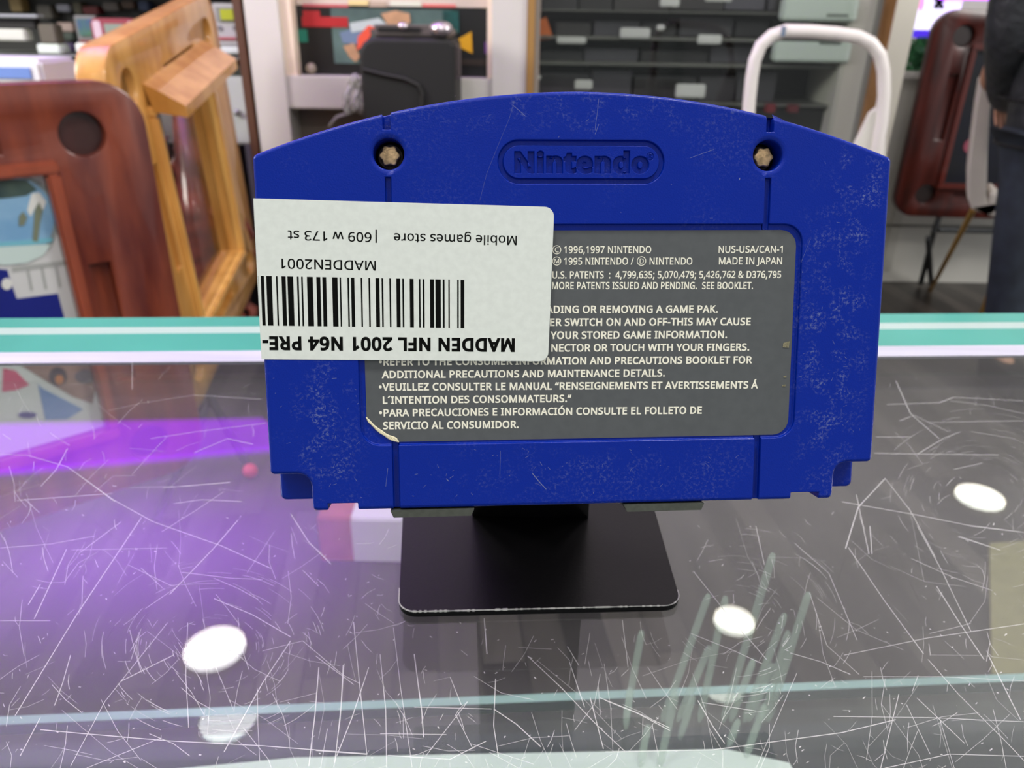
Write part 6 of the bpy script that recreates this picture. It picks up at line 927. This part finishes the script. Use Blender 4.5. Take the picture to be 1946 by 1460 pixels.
# ============================================================ DOMINO TABLES
RED1, RED2 = rgb(132, 62, 40), rgb(82, 30, 24)
def domino_table(name, label, s, c1, c2, cat, win=.30, thick=.05, rim_w=.02, coat=.5, trays=True, winz=None):
    t = empty(name, (0, 0, 0), label, cat)
    wm = wood(label[:9] + '_wood', c1, c2, coat=coat); wm2 = wood(label[:9] + '_wood_dark', tuple(c * .45 for c in c2[:3]) + (1,), tuple(c * .3 for c in c2[:3]) + (1,), .5)
    h = s / 2; ring = MB(); a = rrect(-h, h, -h, h, .085, 8); wi = h * 2 * win; wz = h * 2 * (winz or win)
    fm = MB().prism(a, 0, thick, 'y').mesh('a')
    cuts = [MB().box(-wi, wi, -.1, .1, -wz, wz).mesh('c')]
    cp = h - .118; cz = h - .094
    for sx in (-1, 1):
        for sz in (-1, 1): cuts.append(MB().lathe([(.041, -.1), (.041, .02)], 28, (sx * cp, 0, sz * cz), 'y').mesh('c'))
    tl = []
    if trays:
        for k in range(4):
            for off in (0,):
                wk = wz if k % 2 else wi; x0, x1, z0, z1 = wk + .04, wk + .08, -wi * .75, wi * .38
                m = Matrix.Rotation(k * pi / 2, 4, 'Y'); q = MB().box(x0, x1, -.1, .022, z0, z1).mesh('c'); q.transform(m); cuts.append(q); tl.append(m)
    fm = beveled(boolean(fm, cuts), .0035, 2, 40); smooth_by_angle(fm, 40); link('table_frame', fm, wm, t)
    for sx in (-1, 1):
        for sz in (-1, 1): MB().lathe([(.0405, .0215), (.0405, .019), (.03, .0185), (.002, .0185)], 28, (sx * cp, 0, sz * cz), 'y').obj('cup_holder', wm2, t)
    o1 = [(-wi - .022, -wi - .022), (wi + .022, -wi - .022), (wi + .022, wi + .022), (-wi - .022, wi + .022)]
    tr = MB()
    for (x0, x1, z0, z1) in ((-wi - .024, wi + .024, wz, wz + .024), (-wi - .024, wi + .024, -wz - .024, -wz), (-wi - .024, -wi, -wz, wz), (wi, wi + .024, -wz, wz)): tr.box(x0, x1, -.016, .012, z0, z1, .005)
    tr.obj('inner_moulding', wood(label[:9] + '_trim', tuple(min(1, c * 1.5) for c in c1[:3]) + (1,), c1), t)
    t['_wz'] = wz
    return t, wi, wm
def place_plane(t, origin, yaw): t.location = origin; t.rotation_euler = (0, 0, yaw)
LEGM = mat('leg_black', rgb(34, 34, 36), .4, .3)
# left red table: right edge passes through two known pixels, top and bottom
def slope(px, py): d = ray(px, py); return -d.z / sqrt(d.x ** 2 + d.y ** 2), math.atan2(d.x, d.y)
S1 = .86
ta, az = slope(262, 150); tb_, az2 = slope(350, 885); rho = S1 / (tb_ - ta); azm = az
zc = CAM.z - rho * (ta + tb_) / 2
edge = Vector((rho * sin(azm), rho * cos(azm), zc)); yaw1 = radians(42)
t1, w1, wm1 = domino_table('domino_table', 'dark red wooden domino table on edge at left, printed with a beach picture', S1, rgb(140, 66, 42), rgb(92, 34, 26), 'domino table', win=.27, winz=.315)
wz1 = t1['_wz']; del t1['_wz']
place_plane(t1, edge - Vector((cos(yaw1), sin(yaw1), 0)) * S1 / 2, yaw1)
T1 = t1.matrix_basis.copy(); T1 = Matrix.Translation(t1.location) @ Matrix.Rotation(yaw1, 4, 'Z'); T1i = T1.inverted()
def onplane(px, py, y=.012):
    o = T1i @ CAM; d = T1i.to_3x3() @ ray(px, py); q = o + d * ((y - o.y) / d.y); return q.x, q.z
surf = MB().box(-w1, w1, .014, .024, -wz1, wz1).obj('playing_surface', mat('table_print_white', rgb(214, 216, 214), .35, coat=.5), t1)
def pic(n, pts, m, y=.013):
    q = [onplane(*p, y) for p in pts]; q = [(max(-w1, min(w1, a)), max(-wz1, min(wz1, b))) for a, b in q]
    return MB().prism(q, y, y + .0008, 'y').obj(n, m, surf)
ell = lambda cx, cy, rx, ry, n=30, rot=0: [(cx + rx * cos(2 * pi * k / n) * cos(rot) - ry * sin(2 * pi * k / n) * sin(rot), cy + rx * cos(2 * pi * k / n) * sin(rot) + ry * sin(2 * pi * k / n) * cos(rot)) for k in range(n)]
pic('picture_border', ell(30, 418, 82, 86, rot=.25), mat('print_grey', rgb(150, 160, 158), .4), .0128)
pic('beach_sky', ell(27, 418, 76, 80, rot=.25), mat('print_sky', rgb(168, 206, 228), .4, col2=rgb(120, 168, 206), nscale=9), .0118)
pic('palm_foliage', [(-20, 345), (10, 340), (50, 342), (70, 360), (50, 372), (20, 376), (-20, 380)], mat('print_leaf', rgb(84, 104, 92), .5, col2=rgb(40, 66, 70), nscale=14), .0110)
pic('white_rock', [(52, 400), (60, 368), (75, 366), (88, 384), (82, 400), (70, 390), (58, 412)], mat('print_white', rgb(226, 228, 222), .4), .0108)
pic('palm_trunk', [(66, 400), (74, 384), (81, 400), (76, 425), (72, 460), (62, 458), (64, 430)], mat('print_olive', rgb(122, 130, 108), .5), .0100)
pic('palm_trunk', [(36, 412), (44, 402), (52, 414), (46, 428), (36, 430)], MATS['print_olive'], .0100)
pic('sea_strip', [(-20, 462), (60, 456), (100, 452), (100, 460), (60, 466), (-20, 470)], mat('print_sea', rgb(120, 190, 206), .4), .0102)
pic('beach_sand', [(-30, 470), (98, 464), (82, 486), (50, 500), (10, 504), (-30, 500)], mat('print_foam', rgb(204, 224, 218), .4), .0106)
GLN = mat('print_line', rgb(172, 176, 172), .4)
pic('column_band', [(22, 508), (128, 494), (130, 503), (24, 518)], GLN)
for k in range(4): x = 50 + 27 * k; pic('column_line', [(x, 512 - k * 3), (x + 5, 511 - k * 3), (x + 13, 552 - k * 3), (x + 8, 553 - k * 3)], GLN)
DB = mat('print_blue', rgb(16, 32, 128), .4)
pic('blue_block', [(-40, 508), (14, 513), (22, 540), (32, 568), (110, 558), (122, 602), (120, 640), (-40, 650)], DB, .0124)
pic('white_dot', ell(13, 540, 10, 11), MATS['print_white'], .0114)
pic('red_triangle', [(4, 745), (6, 700), (30, 705), (56, 732), (30, 742)], mat('print_red', rgb(206, 66, 108), .4))
pic('blue_sail', [(72, 730), (80, 738), (158, 778), (128, 797), (86, 798)], mat('print_sail', rgb(128, 158, 206), .4, col2=rgb(84, 130, 186), nscale=8))
pic('tan_band', [(16, 684), (176, 668), (192, 738), (176, 768), (140, 755), (90, 726), (40, 695)], mat('print_tan', rgb(165, 130, 118), .5, noise=.4, nscale=18))
pic('dark_dot', ell(52, 789, 18, 6), DB, .0120)
pic('round_badge', ell(110, 716, 17, 18), mat('print_badge', rgb(66, 56, 62), .5), .0118)
pic('orange_badge', ell(113, 722, 8, 9), mat('print_orange', rgb(196, 120, 60), .5), .0108)
pic('grey_badge', ell(162, 716, 20, 13), mat('print_badge2', rgb(104, 96, 104), .5), .0118)
lg = MB()
a = T1i @ P(118, 838, (T1 @ Vector((.1, .1, -.3))).y); 
pa = T1 @ Vector((.20, .06, -.36)); pb = G(25, 962, .012)
lg.tube([T1i @ pa, T1i @ pb], .013); lg.tube([Vector((-.25, .06, -.36)), Vector((.25, .06, -.36))], .012)
lg.tube([Vector((.25, .06, -.36)), Vector((.27, .30, -zc + .012))], .012)
lg.obj('folding_leg', LEGM, t1)
# yellow pine table standing edge-on
rv = Vector((.114, -.114, 1.653)); RY = Matrix.Rotation(rv.length, 4, rv.normalized())
t2, w2, wm2 = domino_table('domino_table', 'yellow pine domino table standing on edge, seen obliquely through its open middle', .90, rgb(224, 168, 92), rgb(196, 136, 62), 'domino table', win=.262, winz=.305, thick=.06, trays=True)
t2.matrix_world = Matrix.Translation((-.864, 2.143, .671)) @ RY
del t2['_wz']
T2 = Matrix.Translation((-.864, 2.143, .671)) @ RY; T2i = T2.inverted()
wz2 = .2745; MB().box(-w2, w2, .03, .034, -wz2, wz2).obj('glass_panel', glass('smoky_glass', (.72, .70, .68, 1), 1.22), t2)
# deep ledge along the upper rail
lb = MB().prism([(-.012, wz2 + .012), (-.085, wz2 + .0), (-.085, wz2 + .026), (-.03, wz2 + .06), (0, wz2 + .075)], -w2 - .02, w2 + .03, 'x').obj('tile_ledge', wm2, t2)
lg = MB()
for pxa, pxb in (((392, 770), (296, 990)), ((398, 752), (474, 893))):
    pa = T2 @ Vector((-.28, .07, -.38)); pb = G(*pxb, .014); lg.tube([T2i @ P(*pxa, 1.82), T2i @ pb], .011)
lg.tube([(-.3, .065, -.36), (.3, .065, -.36)], .012); lo = lg.obj('folding_leg', LEGM, t2)
f_ = MB().ball((0, 0, 0), .02).obj('rubber_foot', mat('red_rubber', rgb(205, 50, 80), .5), lo, True); f_.location = T2i @ G(475, 895, .020)
pt(f_, 'red rubber foot')
# red plastic wrapped bundle behind the open middle of the yellow table
bn = MB(); random.seed(11)
bc = P(385, 400, 2.62)
for k in range(26):
    x = bc.x + random.gauss(0, .05); z = random.uniform(.30, .80); path = []
    for i in range(7): path.append((x + random.gauss(0, .012) + (.02 * i if k % 2 else -.02 * i) * .4, 2.58 + random.uniform(-.04, .04), z - i * .045))
    bn.tube(path, [.004, .014, .018, .02, .016, .012, .004], 7)
bn.tube([(bc.x, 2.58, .0), (bc.x, 2.58, .25), (bc.x, 2.58, .84)], [.1, .09, .03], 12)
o = bn.obj('wrapped_bundle', mat('red_plastic_wrap', rgb(165, 88, 74), .18, noise=.7, nscale=14, coat=.6), None, True); tag(o, 'crumpled dark red plastic wrapped bundle seen through the yellow table', 'bundle')
# right dark red table
S3 = .80; Y3 = 3.28
t3, w3, wm3 = domino_table('domino_table', 'deep red domino table standing on folding black legs at right behind the white chair', S3, rgb(78, 22, 13), rgb(46, 11, 7), 'domino table', win=.28, winz=.32, coat=.15)
del t3['_wz']; e3 = P(1748, 205, Y3); zb3 = P(1760, 414, Y3).z
t3.location = (e3.x + S3 / 2, Y3, zb3 + S3 / 2); t3.rotation_euler = (0, 0, radians(-4))
MB().box(-w3, w3, .014, .024, -.256, .256).obj('playing_surface', mat('dark_play', rgb(12, 14, 30), .3, col2=rgb(14, 14, 20), nscale=6), t3)
T3i = (Matrix.Translation(t3.location) @ Matrix.Rotation(radians(-4), 4, 'Z')).inverted()
MB().lathe([(.03, 0), (.03, -.002)], 20, (-w3 + .08, .012, -w3 + .12), 'y').obj('pink_print', mat('pink_print', rgb(150, 70, 90), .5), t3)
lg = MB()
for pth in (((1785, 412), (1775, 440), (1750, 538)), ((1764, 452), (1716, 503)), ((1783, 437), (1925, 440))):
    q = []
    for i, (x, y) in enumerate(pth):
        p = P(x, y, Y3 + .03)
        if y > 500: p = G(x, y, .012)
        p.y = min(p.y, 3.52); q.append(T3i @ p)
    lg.tube(q, .012)
lg.obj('folding_leg', mat('leg_grey', rgb(58, 60, 62), .4, .4), t3)
# ============================================================ CHAIRS
WC = mat('white_tube', rgb(228, 222, 218), .3)
YC = 2.15
ch1 = empty('folding_chair', P(1550, 300, YC), 'white tubular framed chair with a rounded top rail behind the cartridge', 'chair'); ch1.location.z = 0
path = [P(x, y, YC) for x, y in ((1421, 235), (1424, 190), (1428, 150), (1434, 115), (1446, 86), (1466, 68), (1492, 59), (1540, 60), (1590, 64), (1630, 70), (1655, 82), (1672, 104), (1679, 135), (1680, 180), (1676, 230))]
a0 = path[0].copy(); a0.z = 0; b0_ = path[-1].copy(); b0_.z = 0
o = MB().tube([a0 + Vector((-.02, 0, 0))] + path + [b0_ + Vector((.03, 0, 0))], .0165, 14).obj('tube_frame', WC, None, True); rel(o, ch1)
for xk in (path[0].x, path[-1].x): rel(MB().tube([(xk, YC + .42, 0), (xk, YC + .30, .45), (xk, YC + .02, .62)], .014, 12).obj('rear_leg', WC), ch1)
rel(pbox('joint_band', 1486, 50, 1493, 69, YC - .019, .04, c8(104, 122, 146)), ch1)
ppoly('backrest', [(1396, 242), (1404, 232), (1414, 236), (1450, 300), (1600, 330), (1640, 250), (1656, 216), (1672, 203), (1684, 240), (1680, 420), (1400, 420)], mat('chair_white', rgb(222, 219, 210), .4), 0, YC + .0, .022, ch1)
sz_ = .45; rel(MB().box(path[0].x + .01, path[-1].x - .01, YC + .0, YC + .40, sz_ - .03, sz_, .012).obj('seat', MATS['chair_white']), ch1)
# white shell chair with gold legs
Y4 = 2.75
ch2 = empty('shell_chair', P(1890, 500, Y4), 'white shell chair with thin gold legs beside the person in jeans', 'chair'); ch2.location.z = 0
pr = [(1874, 145), (1862, 152), (1854, 200), (1846, 260), (1838, 330), (1838, 375), (1846, 396), (1862, 402), (1890, 412), (1925, 428), (1990, 432), (2060, 428), (2060, 415), (1990, 416), (1935, 404), (1905, 380), (1886, 362), (1880, 366), (1878, 385), (1874, 370), (1876, 300), (1880, 220), (1886, 150)]
q = [P(x, y, Y4) for x, y in pr]
sm_ = MB().prism([(v.x, v.z) for v in q], Y4 - .02, Y4 + .16, 'y').mesh('s')
for v in sm_.vertices: v.co.x += (v.co.y - Y4) * .5
sh_ = beveled(sm_, .008, 2, 50); rel(link('shell', sh_, mat('shell_white', rgb(196, 188, 180), .45)), ch2)
GOLD = mat('gold_metal', rgb(196, 152, 70), .3, .6)
legs = [((1850, 398), (1768, 552), Y4 + .02), ((1925, 440), (1858, 612), Y4 - .10)]
for a, b, Y in legs:
    rel(MB().tube([P(*a, Y), G(*b, .0)], [.011, .008], 10).obj('leg', GOLD), ch2)
xx = P(2040, 430, Y4).x
for yy in (Y4 + .05, Y4 + .34): rel(MB().tube([(xx - .06, yy, .44), (xx + .02, yy, 0)], [.011, .008], 10).obj('leg', GOLD), ch2)
# ============================================================ THE PERSON
def skinned(name, nodes, edges, m, parent=None, root=0, sub=2):
    me = bpy.data.meshes.new(name); me.from_pydata([n[0] for n in nodes], edges, [])
    o = bpy.data.objects.new(name, me); C.collection.objects.link(o)
    md = o.modifiers.new('s', 'SKIN'); md.use_smooth_shade = True
    for v, n in zip(me.skin_vertices[0].data, nodes): v.radius = n[1] if isinstance(n[1], tuple) else (n[1], n[1])
    me.skin_vertices[0].data[root].use_root = True
    sb = o.modifiers.new('u', 'SUBSURF'); sb.levels = sub; sb.render_levels = sub
    r = evaluated(o, name); bpy.data.objects.remove(o); ob = link(name, r, m, parent)
    for p in r.polygons: p.use_smooth = True
    return ob
YP = 2.42; xl = P(1884, 330, YP).x; px_ = P(1905, 590, YP).x + .17; lean = (P(1880, 60, YP).x + .275 - px_) / 1.06
per = empty('person', (px_, YP, 0), 'person in black padded jacket and blue-grey jeans standing at the right edge', 'person')
SK = mat('skin', rgb(176, 128, 102), .5)
def vv(x, y, z): return (x, y, z)
body = [(vv(0, 0, .92), (.14, .11)), (vv(0, 0, 1.10), (.13, .10)), (vv(0, 0, 1.32), (.15, .10)), (vv(0, 0, 1.44), (.07, .06)), (vv(0, -.01, 1.52), (.052, .052)), (vv(0, -.015, 1.60), (.075, .09)), (vv(0, -.01, 1.68), (.078, .095)), (vv(0, .0, 1.74), (.05, .06)),
        (vv(-.09, 0, .86), .085), (vv(-.10, 0, .50), .055), (vv(-.10, .02, .10), .036), (vv(-.105, -.09, .04), (.032, .025)),
        (vv(.09, 0, .86), .085), (vv(.10, .04, .50), .055), (vv(.10, .06, .10), .036), (vv(.105, -.05, .04), (.032, .025)),
        (vv(-.18, 0, 1.38), .055), (vv(-.20, .0, 1.10), .042), (vv(-.15, .20, .96), .026), (vv(-.05, .22, .90), (.022, .016)),
        (vv(.18, 0, 1.38), .055), (vv(.21, .0, 1.10), .042), (vv(.15, .20, .96), .026), (vv(.05, .22, .90), (.022, .016))]
be = [(0, 1), (1, 2), (2, 3), (3, 4), (4, 5), (5, 6), (6, 7), (0, 8), (8, 9), (9, 10), (10, 11), (0, 12), (12, 13), (13, 14), (14, 15), (2, 16), (16, 17), (17, 18), (18, 19), (2, 20), (20, 21), (21, 22), (22, 23)]
skinned('body', body, be, SK, per)
for s in (-1, 1):
    for i in range(4):
        bx_ = s * .07 + (i - 1.5) * .016; L = (.07, .08, .075, .06)[i]
        skinned('finger', [((bx_, .225, .89), .008), ((bx_, .22, .89 - L * .5), .0075), ((bx_, .21, .89 - L * .9), .006)], [(0, 1), (1, 2)], SK, per, 0, 1)
    skinned('thumb', [((s * .04, .22, .90), .010), ((s * .03, .22, .875), .009), ((s * .028, .215, .85), .007)], [(0, 1), (1, 2)], SK, per, 0, 1)
    MB().ball((s * .028, -.098, 1.655), .010).obj('eye', mat('eye_white', rgb(225, 225, 220), .3), per, True)
    MB().ball((s * .082, .0, 1.64), .02, (.4, .7, 1.3)).obj('ear', SK, per, True)
for e in [c for c in per.children if c.name.startswith('ear')]: pass
MB().prism([(-.012, 1.615), (.012, 1.615), (.004, 1.655), (-.004, 1.655)], -.125, -.09, 'y').obj('nose', SK, per)
MB().box(-.022, .022, -.105, -.095, 1.587, 1.595, .003).obj('mouth', mat('lips', rgb(150, 88, 80), .5), per)
MB().ball((0, .018, 1.70), .1, (.95, 1.02, .82)).obj('hair', mat('dark_hair', rgb(26, 22, 20), .6, bump=.6, bscale=120, bdist=.01), per, True)
JK = mat('padded_jacket', rgb(40, 42, 46), .5, bump=.7, bscale=16, bdist=.02)
jk = [(vv(0, 0, .68), (.185, .15)), (vv(0, 0, .82), (.19, .15)), (vv(0, 0, 1.0), (.18, .14)), (vv(0, 0, 1.2), (.17, .13)), (vv(0, 0, 1.38), (.15, .11)), (vv(0, 0, 1.48), (.075, .07)),
      (vv(-.19, 0, 1.38), .075), (vv(-.215, .0, 1.10), .066), (vv(-.06, .22, .89), .066), (vv(.19, 0, 1.38), .075), (vv(.22, .0, 1.10), .066), (vv(.06, .22, .89), .066)]
skinned('jacket', jk, [(0, 1), (1, 2), (2, 3), (3, 4), (4, 5), (4, 6), (6, 7), (7, 8), (4, 9), (9, 10), (10, 11)], JK, per)
for z in (.80, .93, 1.06, 1.19): 
    pts = [(.198 * cos(t), .156 * sin(t), z) for t in [2 * pi * k / 28 for k in range(29)]]
    MB().tube(pts, .005, 6).obj('quilt_seam', mat('seam_dark', rgb(18, 18, 20), .6), per)
JE = mat('blue_grey_denim', rgb(46, 54, 66), .7, noise=.35, nscale=22)
jn = [(vv(0, 0, .90), (.15, .12)), (vv(-.09, 0, .80), .098), (vv(-.105, 0, .48), .078), (vv(-.105, .02, .10), .062), (vv(.09, 0, .80), .098), (vv(.105, .04, .48), .078), (vv(.105, .06, .10), .062)]
skinned('jeans', jn, [(0, 1), (1, 2), (2, 3), (0, 4), (4, 5), (5, 6)], JE, per)
for s, yy in ((-1, -.03), (1, .01)): MB().prism(rrect(s * .105 - .048, s * .105 + .048, yy - .14, yy + .12, .045), 0, .098).obj('shoe', mat('black_shoe', rgb(22, 22, 24), .5), per)
for c_ in per.children:
    for v in c_.data.vertices: v.co.x += lean * (v.co.z + c_.location.z)
# red and white carton on the floor below the stand
fb = empty('cardboard_box', G(700, 1060, 0), 'white and red carton on the floor, glimpsed through the glass beside the stand', 'box')
p0, p1 = G(612, 1068, 0), G(768, 1068, 0); hgt = .12
mb = MB().box(0, p1.x - p0.x, 0, .25, 0, hgt, .004); o = mb.obj('carton', mat('carton_pale', rgb(226, 216, 232), .5), fb); o.location = Vector((p0.x, p0.y, 0)) - fb.location
o2 = MB().box(0, (p1.x - p0.x) * .42, -.002, .252, .002, hgt + .002, .004).obj('red_band', mat('carton_red', rgb(190, 96, 96), .5, noise=.3, nscale=12), fb); o2.location = o.location + Vector((-.001, 0, 0))
# olive mat at the right on the floor
p = [G(x, y, 0) for x, y in ((1878, 1040), (2200, 1020), (2200, 1290), (1882, 1290))]
o = MB().prism([(v.x, v.y) for v in p], .001, .012).obj('floor_mat', mat('olive_mat', rgb(128, 122, 84), .8, noise=.15, nscale=30)); tag(o, 'olive floor mat glimpsed through the counter glass at the right edge', 'mat')
